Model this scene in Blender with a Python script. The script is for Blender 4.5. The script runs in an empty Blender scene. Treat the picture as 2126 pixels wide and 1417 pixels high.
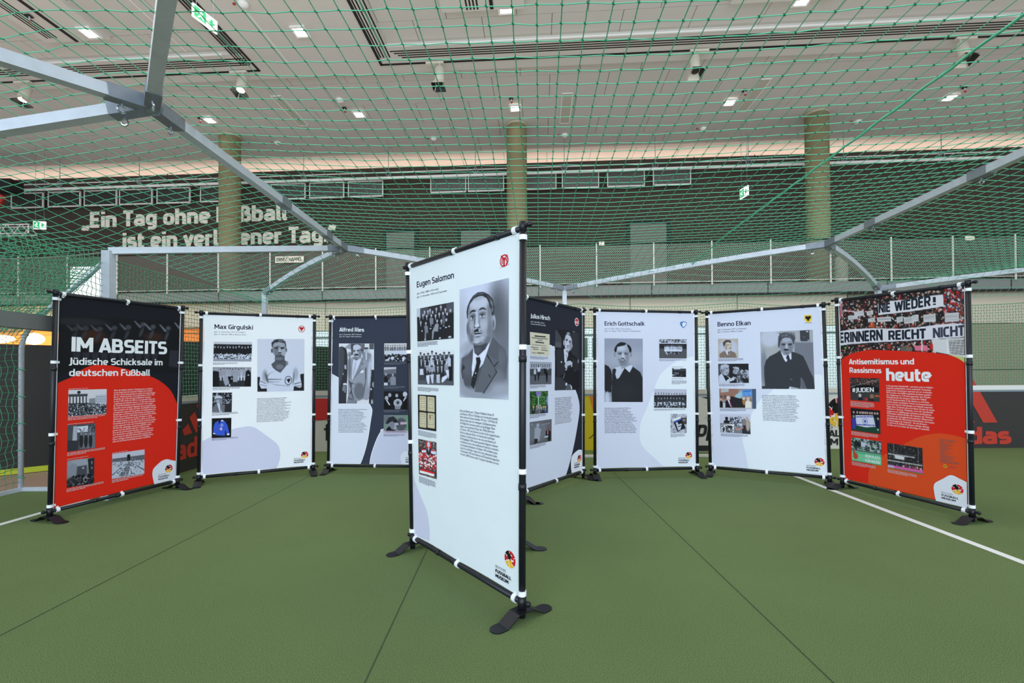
import bpy, bmesh, math, random, json
import numpy as np
from mathutils import Vector, Matrix
from mathutils.geometry import tessellate_polygon
PI = math.pi
S = bpy.context.scene
C = S.collection
R = math.radians

# ------------------------------------------------------------------ camera, light, exposure
t, r = R(.59), R(.33)
X, U, F = Vector((1, 0, 0)), Vector((0, -math.sin(t), math.cos(t))), Vector((0, math.cos(t), math.sin(t)))
ea = math.cos(r)*X - math.sin(r)*U
eb = math.sin(r)*X + math.cos(r)*U
cd = bpy.data.cameras.new('camera'); cam = bpy.data.objects.new('camera', cd); C.objects.link(cam)
m = Matrix.Identity(4)
for i, v in enumerate((ea, eb, -F)):
    for j in range(3): m[j][i] = v[j]
m.translation = (0, 0, 1.286)
cam.matrix_world = m
cd.sensor_width = 36; cd.lens = 950/2126*36; cd.shift_y = 55.5/2126; cd.clip_start = .05; cd.clip_end = 200
S.camera = cam
S.view_settings.view_transform = 'Standard'; S.view_settings.look = 'None'
S.view_settings.gamma = 1; S.view_settings.use_curve_mapping = False
S.view_settings.exposure = 0.68
w = bpy.data.worlds.new('hall_daylight'); S.world = w; w.use_nodes = True
bg = w.node_tree.nodes['Background']; bg.inputs[0].default_value = (.80, .88, 1.0, 1); bg.inputs[1].default_value = 0.62

A = R(3.4)
def hw(x, y, z):                      # hall axes -> world
    return Vector((x*math.cos(A)+y*math.sin(A), -x*math.sin(A)+y*math.cos(A), z))
def area(name, loc, rot, sx, sy, power, col):
    l = bpy.data.lights.new(name, 'AREA'); l.shape = 'RECTANGLE'; l.size = sx; l.size_y = sy; l.energy = power; l.color = col
    o = bpy.data.objects.new(name, l); C.objects.link(o); o.location = loc; o.rotation_euler = rot; return o
area('window_light', (0, -7, 4.6), (R(84), 0, 0), 18, 6, 900, (.80, .90, 1.0))
area('ceiling_lamp_light', hw(0, 6, 9.6), (0, 0, -A), 26, 8, 650, (1.0, .95, .88))
area('gallery_ceiling_fill', hw(0, 14.6, 5.4), (R(180), 0, -A), 56, 1.6, 200, (1.0, .98, .93))  # added upward fill that brightens the ceiling, not a lamp of the hall
area('pitch_ceiling_fill', hw(0, 8.2, 5.6), (R(180), 0, -A), 46, 2.5, 290, (1.0, .98, .94))  # second added fill, aimed up from above the pitch to lift the ceiling
area('cove_light', hw(0, 18.8, 9.2), (R(180-30), 0, -A), 52, .3, 270, (1.0, .74, .62))
area('bar_light', hw(-15.5, 13.0, 2.45), (R(75), 0, -A), 7, .2, 40, (1.0, .62, .25))

# ------------------------------------------------------------------ helpers
def lin(c):
    if isinstance(c, (int, float)): c = (c, c, c)
    return tuple(((v/255)/12.92 if v/255 <= .04045 else ((v/255+.055)/1.055)**2.4) for v in c)
MATS = {}
def mat(name, col, rough=.6, metal=0, noise=0, nscale=20, bump=0, bscale=60, spec=.5, emit=None, es=0):
    if name in MATS: return MATS[name]
    m = bpy.data.materials.new(name); m.use_nodes = True; nt = m.node_tree; b = nt.nodes['Principled BSDF']
    c = lin(col); b.inputs['Base Color'].default_value = (*c, 1); b.inputs['Roughness'].default_value = rough; b.inputs['Metallic'].default_value = metal
    b.inputs['Specular IOR Level'].default_value = spec
    tc = nt.nodes.new('ShaderNodeTexCoord')
    if noise:
        n = nt.nodes.new('ShaderNodeTexNoise'); n.inputs['Scale'].default_value = nscale; n.inputs['Detail'].default_value = 6
        nt.links.new(tc.outputs['Object'], n.inputs['Vector'])
        mx = nt.nodes.new('ShaderNodeMix'); mx.data_type = 'RGBA'
        mx.inputs[6].default_value = (*[v*(1-noise) for v in c], 1); mx.inputs[7].default_value = (*[min(1, v*(1+noise)) for v in c], 1)
        nt.links.new(n.outputs['Fac'], mx.inputs[0]); nt.links.new(mx.outputs[2], b.inputs['Base Color'])
    if bump:
        n = nt.nodes.new('ShaderNodeTexNoise'); n.inputs['Scale'].default_value = bscale; n.inputs['Detail'].default_value = 4
        nt.links.new(tc.outputs['Object'], n.inputs['Vector'])
        bp = nt.nodes.new('ShaderNodeBump'); bp.inputs['Strength'].default_value = bump; bp.inputs['Distance'].default_value = .02
        nt.links.new(n.outputs['Fac'], bp.inputs['Height']); nt.links.new(bp.outputs[0], b.inputs['Normal'])
    if emit is not None:
        b.inputs['Emission Color'].default_value = (*lin(emit), 1); b.inputs['Emission Strength'].default_value = es
    MATS[name] = m; return m
def ink(col):
    col = tuple(col) if not isinstance(col, (int, float)) else (col,)*3
    return mat('ink_%d_%d_%d' % col, col, .75, spec=.2)
def obj(name, verts, faces, m=None, parent=None, smooth=False, mats=None):
    me = bpy.data.meshes.new(name); me.from_pydata([tuple(v) for v in verts], [], faces); me.update()
    if mats:
        for q in mats: me.materials.append(q)
    elif m: me.materials.append(m)
    if smooth: me.polygons.foreach_set('use_smooth', [True]*len(me.polygons))
    o = bpy.data.objects.new(name, me); C.objects.link(o)
    if parent is not None: o.parent = parent
    return o
def tag(o, label=None, cat=None, group=None, kind=None):
    if label: o['label'] = label
    if cat: o['category'] = cat
    if group: o['group'] = group
    if kind: o['kind'] = kind
    return o
def thing(name, label, cat, loc=(0, 0, 0), rz=0, group=None):
    o = bpy.data.objects.new(name, None); C.objects.link(o); o.location = loc; o.rotation_euler = (0, 0, rz); o.empty_display_size = .1
    return tag(o, label, cat, group)
def dup(o, loc=None, rz=None, parent=None, label=None):
    c = o.copy(); C.objects.link(c)
    if parent is not None: c.parent = parent
    if loc is not None: c.location = loc
    if rz is not None: c.rotation_euler = (0, 0, rz)
    if label: c['label'] = label
    for ch in list(o.children): dup(ch, parent=c)
    return c
class MB:
    def __init__(s): s.v = []; s.f = []
    def add(s, v, f):
        n = len(s.v); s.v += [Vector(q) for q in v]; s.f += [tuple(i+n for i in q) for q in f]; return s
    def box(s, c, d, M=None, bev=0):
        x, y, z = [q/2 for q in d]; M = M or Matrix.Identity(3); c = Vector(c)
        P = [c + M @ Vector(p) for p in ((-x,-y,-z),(x,-y,-z),(x,y,-z),(-x,y,-z),(-x,-y,z),(x,-y,z),(x,y,z),(-x,y,z))]
        return s.add(P, [(0,3,2,1),(4,5,6,7),(0,1,5,4),(1,2,6,5),(2,3,7,6),(3,0,4,7)])
    def tube(s, pts, r, n=8, caps=True, square=0):
        pts = [Vector(p) for p in pts]; rings = []; N = len(pts); base = len(s.v)
        for i, p in enumerate(pts):
            d = (pts[min(i+1, N-1)] - pts[max(i-1, 0)]).normalized()
            up = Vector((0, 0, 1)) if abs(d.z) < .95 else Vector((0, 1, 0))
            a = d.cross(up).normalized(); b = a.cross(d).normalized(); rr = r[i] if isinstance(r, (list, tuple)) else r
            for k in range(n):
                th = 2*PI*k/n + (PI/4 if square else 0)
                s.v.append(p + a*math.cos(th)*rr*(1.414 if square else 1) + b*math.sin(th)*rr*(1.414 if square else 1))
        for i in range(N-1):
            for k in range(n):
                k2 = (k+1) % n; s.f.append((base+i*n+k, base+i*n+k2, base+(i+1)*n+k2, base+(i+1)*n+k))
        if caps:
            s.f.append(tuple(base+k for k in range(n))[::-1]); s.f.append(tuple(base+(N-1)*n+k for k in range(n)))
        return s
    def sq(s, a, b, h): return s.tube([a, b], h, 4, square=1)
    def ball(s, c, rx, ry, rz, nu=14, nv=8):
        c = Vector(c); b = len(s.v)
        for j in range(nv+1):
            ph = PI*j/nv
            for i in range(nu):
                th = 2*PI*i/nu; s.v.append(c+Vector((rx*math.sin(ph)*math.cos(th), ry*math.sin(ph)*math.sin(th), rz*math.cos(ph))))
        for j in range(nv):
            for i in range(nu):
                i2 = (i+1) % nu; s.f.append((b+j*nu+i, b+(j+1)*nu+i, b+(j+1)*nu+i2, b+j*nu+i2))
        return s
    def lathe(s, prof, n=20, M=None):
        b = len(s.v); M = M or Matrix.Identity(4)
        for (rr, z) in prof:
            for i in range(n): s.v.append(M @ Vector((rr*math.cos(2*PI*i/n), rr*math.sin(2*PI*i/n), z)))
        for j in range(len(prof)-1):
            for i in range(n):
                i2 = (i+1) % n; s.f.append((b+j*n+i, b+j*n+i2, b+(j+1)*n+i2, b+(j+1)*n+i))
        return s
    def ring(s, c, axis, R0, rr, n=14, k=6):
        axis = Vector(axis).normalized(); up = Vector((0,0,1)) if abs(axis.z) < .9 else Vector((1,0,0)); a = axis.cross(up).normalized(); b2 = axis.cross(a)
        pts = [Vector(c) + a*math.cos(2*PI*i/n)*R0 + b2*math.sin(2*PI*i/n)*R0 for i in range(n+1)]
        return s.tube(pts, rr, k, caps=False)
    def build(s, name, m, parent=None, smooth=False): return obj(name, s.v, s.f, m, parent, smooth)

M_pole = mat('black_pole', (30, 33, 42), .42, .3, noise=.15, nscale=30)
M_foot = mat('black_steel', (34, 35, 42), .38, .5, noise=.2, nscale=40)
M_strap = mat('white_strap', (238, 243, 250), .7)
M_galv = mat('galvanised_steel', (204, 212, 226), .42, .2, noise=.14, nscale=14)
M_galvd = mat('galvanised_joint', (138, 146, 158), .45, .4, noise=.2, nscale=18)
M_zinc = mat('zinc_bolt', (190, 196, 205), .25, .9)
M_cord = mat('green_cord', (88, 200, 160), .55, noise=.2, nscale=300)
M_cordf = mat('fine_green_cord', (78, 160, 122), .6)
M_rope = mat('mint_rope', (96, 200, 168), .6)

# ------------------------------------------------------------------ floor
def turf_mat():
    m = bpy.data.materials.new('turf'); m.use_nodes = True; nt = m.node_tree; b = nt.nodes['Principled BSDF']; b.inputs['Roughness'].default_value = .85; b.inputs['Specular IOR Level'].default_value = .25
    tc = nt.nodes.new('ShaderNodeTexCoord')
    n1 = nt.nodes.new('ShaderNodeTexNoise'); n1.inputs['Scale'].default_value = 260; n1.inputs['Detail'].default_value = 4; n1.inputs['Roughness'].default_value = .7
    n2 = nt.nodes.new('ShaderNodeTexNoise'); n2.inputs['Scale'].default_value = 1.1; n2.inputs['Detail'].default_value = 5
    for n in (n1, n2): nt.links.new(tc.outputs['Object'], n.inputs['Vector'])
    cr = nt.nodes.new('ShaderNodeValToRGB'); e = cr.color_ramp.elements
    e[0].position = .33; e[0].color = (*lin((52, 72, 46)), 1); e[1].position = .68; e[1].color = (*lin((150, 170, 114)), 1)
    k = cr.color_ramp.elements.new(.5); k.color = (*lin((102, 124, 75)), 1)
    nt.links.new(n1.outputs['Fac'], cr.inputs[0])
    mx = nt.nodes.new('ShaderNodeMix'); mx.data_type = 'RGBA'; mx.blend_type = 'MULTIPLY'; mx.inputs[0].default_value = 1
    mr = nt.nodes.new('ShaderNodeMapRange'); mr.inputs[3].default_value = .86; mr.inputs[4].default_value = 1.12
    nt.links.new(n2.outputs['Fac'], mr.inputs[0]); nt.links.new(cr.outputs[0], mx.inputs[6]); nt.links.new(mr.outputs[0], mx.inputs[7])
    nt.links.new(mx.outputs[2], b.inputs['Base Color'])
    bp = nt.nodes.new('ShaderNodeBump'); bp.inputs['Strength'].default_value = .8; bp.inputs['Distance'].default_value = .01
    nt.links.new(n1.outputs['Fac'], bp.inputs['Height']); nt.links.new(bp.outputs[0], b.inputs['Normal'])
    return m
M_turf = turf_mat()
M_hallfloor = mat('hall_floor_brown', (150, 126, 112), .5, noise=.08, nscale=3)
fl = MB().box((0, 12, -.06), (64, 40, .1)).build('floor', M_hallfloor); tag(fl, kind='structure')
tf = obj('turf', [(-4.42,-6,0),(10.5,-6,0),(10.5,7.75,0),(-4.42,7.75,0),(-4.42,5.14,0),(-5.5,5.14,0),(-5.5,2.4,0),(-4.42,2.4,0)] + [(-4.42,-6,-.012),(10.5,-6,-.012),(10.5,7.75,-.012),(-4.42,7.75,-.012),(-4.42,5.14,-.012),(-5.5,5.14,-.012),(-5.5,2.4,-.012),(-4.42,2.4,-.012)],
         [tuple(range(8))] + [(i+8, (i+1) % 8+8, (i+1) % 8, i) for i in range(8)], M_turf, fl)
M_line = mat('white_line', (222, 226, 226), .8, noise=.06, nscale=60, bump=.3, bscale=400)
def strip(name, a, b, wd, m, z=.003):
    a = Vector((*a, z)); b = Vector((*b, z)); d = (b-a).normalized(); s = Vector((-d.y, d.x, 0))*wd/2; h = Vector((0, 0, z-.0005))
    return obj(name, [a-s, b-s, b+s, a+s, a-s-h, b-s-h, b+s-h, a+s-h], [(0,1,2,3),(4,5,1,0),(5,6,2,1),(6,7,3,2),(7,4,0,3)], m, fl)
strip('side_line', (3.47, 5.75), (3.29, -2), .062, M_line)
strip('goal_line', (-4.40, 4.75), (-4.53, 2.0), .062, M_line)
M_seam = mat('seam_dark_green', (50, 68, 42), .9)  # dark green of the seams between the turf strips
for xs in (-2.55, -.63, 1.31): strip('turf_seam', (xs-.02, 7.4), (xs+.03, -2), .006, M_seam, .0016)

# ------------------------------------------------------------------ hall: ceiling
M_ceil = mat('ceiling_panel_grey', (200, 197, 190), .75, noise=.05, nscale=1.2)
M_ceil2 = mat('soffit_grey', (206, 203, 196), .75, noise=.04, nscale=1)
M_gap = mat('ceiling_joint', (120, 114, 108), .9)
M_black = mat('matt_black', (14, 14, 15), .6)
M_whiteedge = mat('white_metal', (235, 235, 232), .5)
def hbox(mb, x0, x1, y0, y1, z0, z1):
    P = [hw(x, y, z) for z in (z0, z1) for x, y in ((x0,y0),(x1,y0),(x1,y1),(x0,y1))]
    return mb.add(P, [(0,3,2,1),(4,5,6,7),(0,1,5,4),(1,2,6,5),(2,3,7,6),(3,0,4,7)])
ZC = 10.14; ZS = 10.03
ceil = hbox(MB(), -32, 32, -9, 20.2, ZC+.02, ZC+.3).build('ceiling', M_gap); tag(ceil, kind='structure')
# shared-mesh ceiling panels, laid in staggered rows
pw, pd = 1.75, 1.16
pan = MB().box((0, 0, 0), (pw-.014, pd-.014, .024)).build('ceiling_panel', M_ceil, ceil)
first = True; rnd = random.Random(5)
for j in range(10):
    y = 8.9 + j*pd + pd/2
    for i in range(28):
        x = -25 + i*pw + (pw/2 if j % 2 else 0)
        if abs(x) > y*1.15+3: continue
        if 8 < y < 12.9 and (y > 12.2): continue
        o = pan if first else pan.copy()
        if not first: C.objects.link(o)
        first = False
        o.location = hw(x, y, ZC + rnd.uniform(0, .004)); o.rotation_euler = (0, 0, -A)
hbox(MB(), -32, 32, -8, 8.85, ZC, ZC+.018).build('rear_ceiling_field', M_ceil, ceil)
# dropped soffits with linear diffusers and black lighting track
sof = hbox(MB(), -32, 32, 11.95, 13.02, ZS, ZC+.02)
hbox(sof, -8.05, -4.05, 7.5, 11.95, ZS, ZC+.02)
hbox(sof, -12.9, -11.1, 7.5, 11.2, ZS, ZC+.02); hbox(sof, -2.3, -.3, 7.5, 10.9, ZS, ZC+.02); hbox(sof, 4.6, 7.0, 7.5, 11.1, ZS, ZC+.02)
sof.build('soffit', M_ceil2, ceil)
sl = MB()
def slots(x0, x1, y0, y1, along):
    for k in range(4):
        o = .055+k*.085
        if along == 'x': hbox(sl, x0+(o if x0 > -30 else 0), x1, y0+o, y0+o+.04, ZS-.004, ZS+.01)
        else: hbox(sl, x0+o, x0+o+.04, y0, y1, ZS-.004, ZS+.01)
slots(-4.05, 32, 12.05, 0, 'x'); slots(-32, -8.1, 12.05, 0, 'x')
slots(-4.45+.05, 0, 7.5, 12.35, 'y'); slots(-8.42, 0, 7.5, 12.35, 'y')
slots(-12.75, 0, 7.5, 11.05, 'y'); slots(-1.75, 0, 7.5, 10.85, 'y'); slots(5.35, 0, 7.5, 10.9, 'y')
sl.build('linear_diffuser', M_black, ceil)
tr = MB()
hbox(tr, -4.42, 32, 12.60, 12.65, ZS-.02, ZS+.01); hbox(tr, -4.44, -4.37, 7.5, 12.65, ZS-.02, ZS+.01)
hbox(tr, -32, -7.98, 12.60, 12.65, ZS-.02, ZS+.01); hbox(tr, -8.02, -7.96, 7.5, 12.65, ZS-.02, ZS+.01)
hbox(tr, -12.06, -11.98, 7.5, 11.2, ZS-.02, ZS+.01); hbox(tr, -1.12, -1.04, 7.5, 10.85, ZS-.02, ZS+.01); hbox(tr, 6.25, 6.33, 7.5, 10.9, ZS-.02, ZS+.01)
tr.build('lighting_track', M_black, ceil)
we = MB(); hbox(we, -3.62, 32, 11.92, 11.96, ZS-.012, ZS+.03); hbox(we, -32, -8.6, 11.92, 11.96, ZS-.012, ZS+.03)
hbox(we, -7.0, -6.97, 8, 12.4, ZS-.006, ZS); hbox(we, -9.6, -9.57, 8, 11.9, ZC-.02, ZC-.012)
we.build('white_edge_trim', M_whiteedge, ceil)
for (x, y, l) in ((.95, 14.5, 1.7), (6.9, 14.2, 1.7), (-8.3, 14.0, 1.7)):
    h = MB(); hbox(h, x-.16, x+.16, y, y+l, ZC-.022, ZC); o = h.build('ceiling_hatch', mat('hatch_beige', (188, 184, 170), .7), ceil)
    f = MB()
    for a in ((x-.18, x-.15, y-.02, y+l+.02), (x+.15, x+.18, y-.02, y+l+.02), (x-.18, x+.18, y-.03, y), (x-.18, x+.18, y+l, y+l+.03)): hbox(f, a[0], a[1], a[2], a[3], ZC-.03, ZC)
    f.build('hatch_frame', M_whiteedge, o)

# downlights, spots, detectors
M_lamp = mat('lamp_face', (255, 250, 238), .5, emit=(255, 248, 232), es=9)
dl = thing('downlight', 'square recessed downlight glowing white', 'ceiling light', hw(0, 0, 0), -A)
MB().box((0, 0, -.004), (.27, .27, .02)).build('lamp_glass', M_lamp, dl)
f = MB()
for a in (-.165, .165): f.box((a, 0, -.012), (.05, .38, .05)); f.box((0, a, -.012), (.28, .05, .05))
f.build('trim_frame', M_whiteedge, dl)
LBL = {0: 'square downlight glowing at the top left, left of the galvanised corner joint', 1: 'square downlight in the plain soffit between the two diffuser corners', 2: 'square downlight at the top centre beside the end of a black track', 3: 'square downlight cut by the top edge of the photo, right of centre',
       4: 'far square downlight just right of the galvanised corner joint', 5: 'far square downlight left of the middle column', 6: 'far square downlight right above the middle column', 7: 'far square downlight between the middle and right columns', 8: 'far square downlight right of the right-hand column'}
k = 0
for (x, y, z) in ((-11.38, 10.9, ZS), (-6.02, 11.23, ZS), (-.75, 10.93, ZC-.02), (6.3, 11.16, ZC-.02), (-11.33, 15.1, ZC-.02), (-6.05, 15.12, ZC-.02), (-.74, 15.12, ZC-.02), (6.28, 15.28, ZC-.02), (13.28, 15.5, ZC-.02)):
    (dl if k == 0 else None)
    o = dl if k == 0 else dup(dl); o.location = hw(x, y, z-.015); o['label'] = LBL[k]; o['group'] = 'square downlights in the hall ceiling'; k += 1
M_spot = mat('spot_cream', (214, 210, 194), .45)
def spot(x, y, tilt, yaw, label, lit):
    s = thing('track_spotlight', label, 'spotlight', hw(x, y, ZS-.02), yaw - A, 'spotlights on the black ceiling track')
    MB().box((.14, 0, -.03), (.5, .09, .06)).build('track_adapter', M_spot, s)
    MB().tube([(0, 0, -.05), (0, 0, -.2)], .025, 8).build('stem', M_spot, s)
    Mx = Matrix.Translation((0, 0, -.17)) @ Matrix.Rotation(tilt, 4, 'X')
    MB().lathe([(0, 0), (.11, 0), (.13, -.03), (.13, -.42), (.12, -.46), (.0, -.46)], 20, Mx).build('lamp_body', M_spot, s, True)
    MB().lathe([(0, -.47), (.1, -.47), (.0, -.471)], 16, Mx).build('lens', M_lamp if lit else M_black, s)
    for q in range(4):
        Q = Mx @ Matrix.Rotation(q*PI/2, 4, 'Z')
        P = [Q @ Vector(v) for v in ((-.11, .12, -.44), (.11, .12, -.44), (.16, .19, -.58), (-.16, .19, -.58), (-.11, .128, -.44), (.11, .128, -.44), (.16, .198, -.58), (-.16, .198, -.58))]
        obj('barn_door', P, [(0,3,2,1),(4,5,6,7),(0,1,5,4),(1,2,6,5),(2,3,7,6),(3,0,4,7)], M_spot if q in (0, 1) else M_black, s)
spot(-2.73, 12.6, R(6), PI, 'cream track spotlight with dark barn doors above the middle, pointing straight down', 0)
spot(4.25, 12.6, R(-10), 0, 'cream track spotlight with dark barn doors right of the middle column', 0)
spot(11.09, 12.6, R(-16), 0, 'rightmost cream track spotlight, tilted, with black barn doors', 0)
spot(-8.45, 12.6, R(14), PI, 'lit cream track spotlight at the corner of the left ceiling track', 1)
spot(-15.1, 12.6, R(14), PI, 'leftmost lit cream track spotlight at the left edge of the photo', 1)
M_red = mat('signal_red', (176, 40, 36), .5)
det = thing('smoke_detector', 'small white round smoke detector', 'detector', (0, 0, 0))
MB().lathe([(0, 0), (.12, 0), (.12, -.03), (.08, -.09), (0, -.1)], 14).build('housing', M_whiteedge, det, True)
MB().box((-.22, 0, -.02), (.06, .04, .03)).build('red_marker', M_red, det)
pl = ((-6.9, 10.3, 'white detector near the top, left of the square downlight in the plain soffit'), (-6.35, 14.3, 'white detector just left above the far left downlight'), (-3.9, 16.9, 'white detector near the glowing cove, left of the middle column'), (1.0, 17.0, 'white detector near the glowing cove, just right of the middle column'), (6.0, 16.9, 'white detector near the glowing cove, left of the right column'), (11.3, 16.8, 'white detector near the glowing cove, right of the right column'), (-9.9, 16.8, 'white detector near the glowing cove above the left column'), (-12.4, 16.9, 'white detector near the glowing cove, left of the left column'))
for i, (x, y, lb) in enumerate(pl):
    o = det if i == 0 else dup(det); o.location = hw(x, y, ZC-.012 if y > 13 else ZS); o['label'] = lb; o['group'] = 'smoke detectors on the hall ceiling'
hd = thing('sprinkler_head', 'sprinkler', 'sprinkler', (0, 0, 0))
MB().tube([(0, 0, 0), (.02, 0, -.13)], .018, 8).build('pipe_drop', M_galv, hd)
MB().box((0, 0, -.03), (.12, .12, .02)).build('black_cutout', M_black, hd)
MB().ball((.02, 0, -.15), .04, .03, .03).build('red_valve', M_red, hd, True)
pl = ((-12.3, 10.3, 'red sprinkler valve in a black ceiling cut-out at the top left'), (-6.4, 14.75, 'red sprinkler valve beside the far downlight left of centre'), (-.85, 14.6, 'red sprinkler valve just above the far downlight over the middle column'), (6.5, 14.7, 'red sprinkler valve beside the far downlight between the columns'), (13.3, 15.0, 'red sprinkler valve beside the far downlight right of the right column'), (-11.6, 15.0, 'red sprinkler valve left of the far downlight near the left joint'))
for i, (x, y, lb) in enumerate(pl):
    o = hd if i == 0 else dup(hd); o.location = hw(x, y, ZC-.012 if y > 13 else ZS); o['label'] = lb; o['group'] = 'sprinkler valves on the hall ceiling'

# ------------------------------------------------------------------ hall: upper wall, gallery, columns, lower wall
M_dark = mat('dark_brown_wall', (66, 55, 45), .8, noise=.07, nscale=1.5)
YW = 18.2
uw = hbox(MB(), -32, 32, YW, YW+.2, 3.9, 9.66).build('wall_back', M_dark); tag(uw, kind='structure')
hbox(MB(), -32, 32, 19.9, 20.1, 3.9, ZC+.02).build('cove_back', mat('cove_white', (226, 216, 206), .8), uw)
M_seamw = mat('wall_joint', (48, 42, 38), .9)
for x in (-15.5, -5.2, 4.2, 6.1, 8.4, 14.0): hbox(MB(), x-.012, x+.012, YW-.004, YW+.02, 3.95, 9.7).build('wall_joint', M_seamw, uw)
M_door = mat('grey_door_leaf', (118, 116, 108), .6)
for i, (x0, x1, z1, lab) in enumerate(((-6.15, -5.0, 7.0, 0), (-3.1, -1.9, 7.0, 1), (3.6, 5.0, 7.1, 2), (19.2, 21.0, 7.2, 3))):
    d = hbox(MB(), x0, x1, YW-.05, YW, 3.95, z1).build('door_%d' % (i+1), M_door); tag(d, kind='structure')
    hbox(hbox(hbox(MB(), x0-.12, x0, YW-.07, YW, 3.95, z1+.12), x1, x1+.16, YW-.07, YW, 3.95, z1+.12), x0, x1, YW-.07, YW, z1, z1+.12).build('door_frame', M_black, d)
M_slab = mat('gallery_slab_grey', (138, 144, 142), .7, noise=.06, nscale=2)
gs = hbox(MB(), -32, 32, 14.0, 18.2, 3.62, 3.93).build('floor_gallery', M_slab); tag(gs, kind='structure')
for i in range(-9, 10): hbox(MB(), i*3.4-.01, i*3.4+.01, 13.99, 14.02, 3.62, 3.93).build('slab_joint', M_seamw, gs)
hbox(MB(), -32, 32, 13.96, 14.0, 3.56, 3.62).build('slab_black_strip', M_black, gs)  # black strip along the lower edge of the slab
# perforated parapet
def perf_mat():
    m = bpy.data.materials.new('perforated_sheet'); m.use_nodes = True; nt = m.node_tree; b = nt.nodes['Principled BSDF']
    b.inputs['Base Color'].default_value = (*lin((136, 136, 126)), 1); b.inputs['Roughness'].default_value = .5; b.inputs['Metallic'].default_value = .2
    tc = nt.nodes.new('ShaderNodeTexCoord'); sp = nt.nodes.new('ShaderNodeSeparateXYZ'); nt.links.new(tc.outputs['Object'], sp.inputs[0])
    def mth(op, a, b_=None, c=None):
        n = nt.nodes.new('ShaderNodeMath'); n.operation = op
        for i, v in enumerate((a, b_, c)):
            if v is None: continue
            if isinstance(v, (int, float)): n.inputs[i].default_value = v
            else: nt.links.new(v, n.inputs[i])
        return n.outputs[0]
    P = .062
    def dist(ox, oz):
        fx = mth('SUBTRACT', mth('FRACT', mth('ADD', mth('DIVIDE', sp.outputs[0], P), ox)), .5)
        fz = mth('SUBTRACT', mth('FRACT', mth('ADD', mth('DIVIDE', sp.outputs[2], P*1.2), oz)), .5)
        fz = mth('MULTIPLY', fz, 1.2)
        return mth('SQRT', mth('ADD', mth('MULTIPLY', fx, fx), mth('MULTIPLY', fz, fz)))
    d = mth('MINIMUM', dist(0, 0), dist(.5, .5)); solid = mth('GREATER_THAN', d, .325)
    tr = nt.nodes.new('ShaderNodeBsdfTransparent'); mx = nt.nodes.new('ShaderNodeMixShader')
    nt.links.new(solid, mx.inputs[0]); nt.links.new(tr.outputs[0], mx.inputs[1]); nt.links.new(b.outputs[0], mx.inputs[2])
    nt.links.new(mx.outputs[0], nt.nodes['Material Output'].inputs[0]); return m
M_perf = perf_mat()
par = thing('gallery_parapet', 'perforated pale metal parapet along the edge of the gallery, with slim posts', 'railing', hw(0, 13.95, 3.93), -A)
sheet = MB().box((0, 0, .62), (1.66, .006, 1.12)).build('perforated_panel', M_perf, par)
post = MB().box((0, -.03, .6), (.035, .03, 1.3)).build('post', M_whiteedge, par)
k = 0
for i in range(-14, 14):
    x = i*1.7 + .05
    if k: s2 = sheet.copy(); C.objects.link(s2); p2 = post.copy(); C.objects.link(p2)
    else: s2, p2 = sheet, post
    s2.location = (x+.85, 0, 0); p2.location = (x, 0, 0); k += 1
MB().tube([(-24, 0, 1.24), (24, 0, 1.24)], .022, 8).build('handrail', M_black, par)
MB().tube([(-24, -.02, .05), (24, -.02, .05)], .012, 6).build('bottom_rail', M_whiteedge, par)

def glyphs(s, bold=0, res=2, ls=1.0, italic=0):
    cu = bpy.data.curves.new('lettering', 'FONT'); cu.body = s; cu.resolution_u = res; cu.offset = bold*.012; cu.space_line = ls; cu.shear = italic
    o = bpy.data.objects.new('lettering', cu); C.objects.link(o)
    bpy.context.view_layer.update()
    dg = bpy.context.evaluated_depsgraph_get(); me = o.evaluated_get(dg).to_mesh()
    v = np.empty(len(me.vertices)*3); me.vertices.foreach_get('co', v); v = v.reshape(-1, 3)[:, :2].copy()
    f = [tuple(p.vertices) for p in me.polygons]
    o.evaluated_get(dg).to_mesh_clear(); bpy.data.objects.remove(o); bpy.data.curves.remove(cu)
    return v, f
CAPH = float(glyphs('H')[0][:, 1].max())

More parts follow.
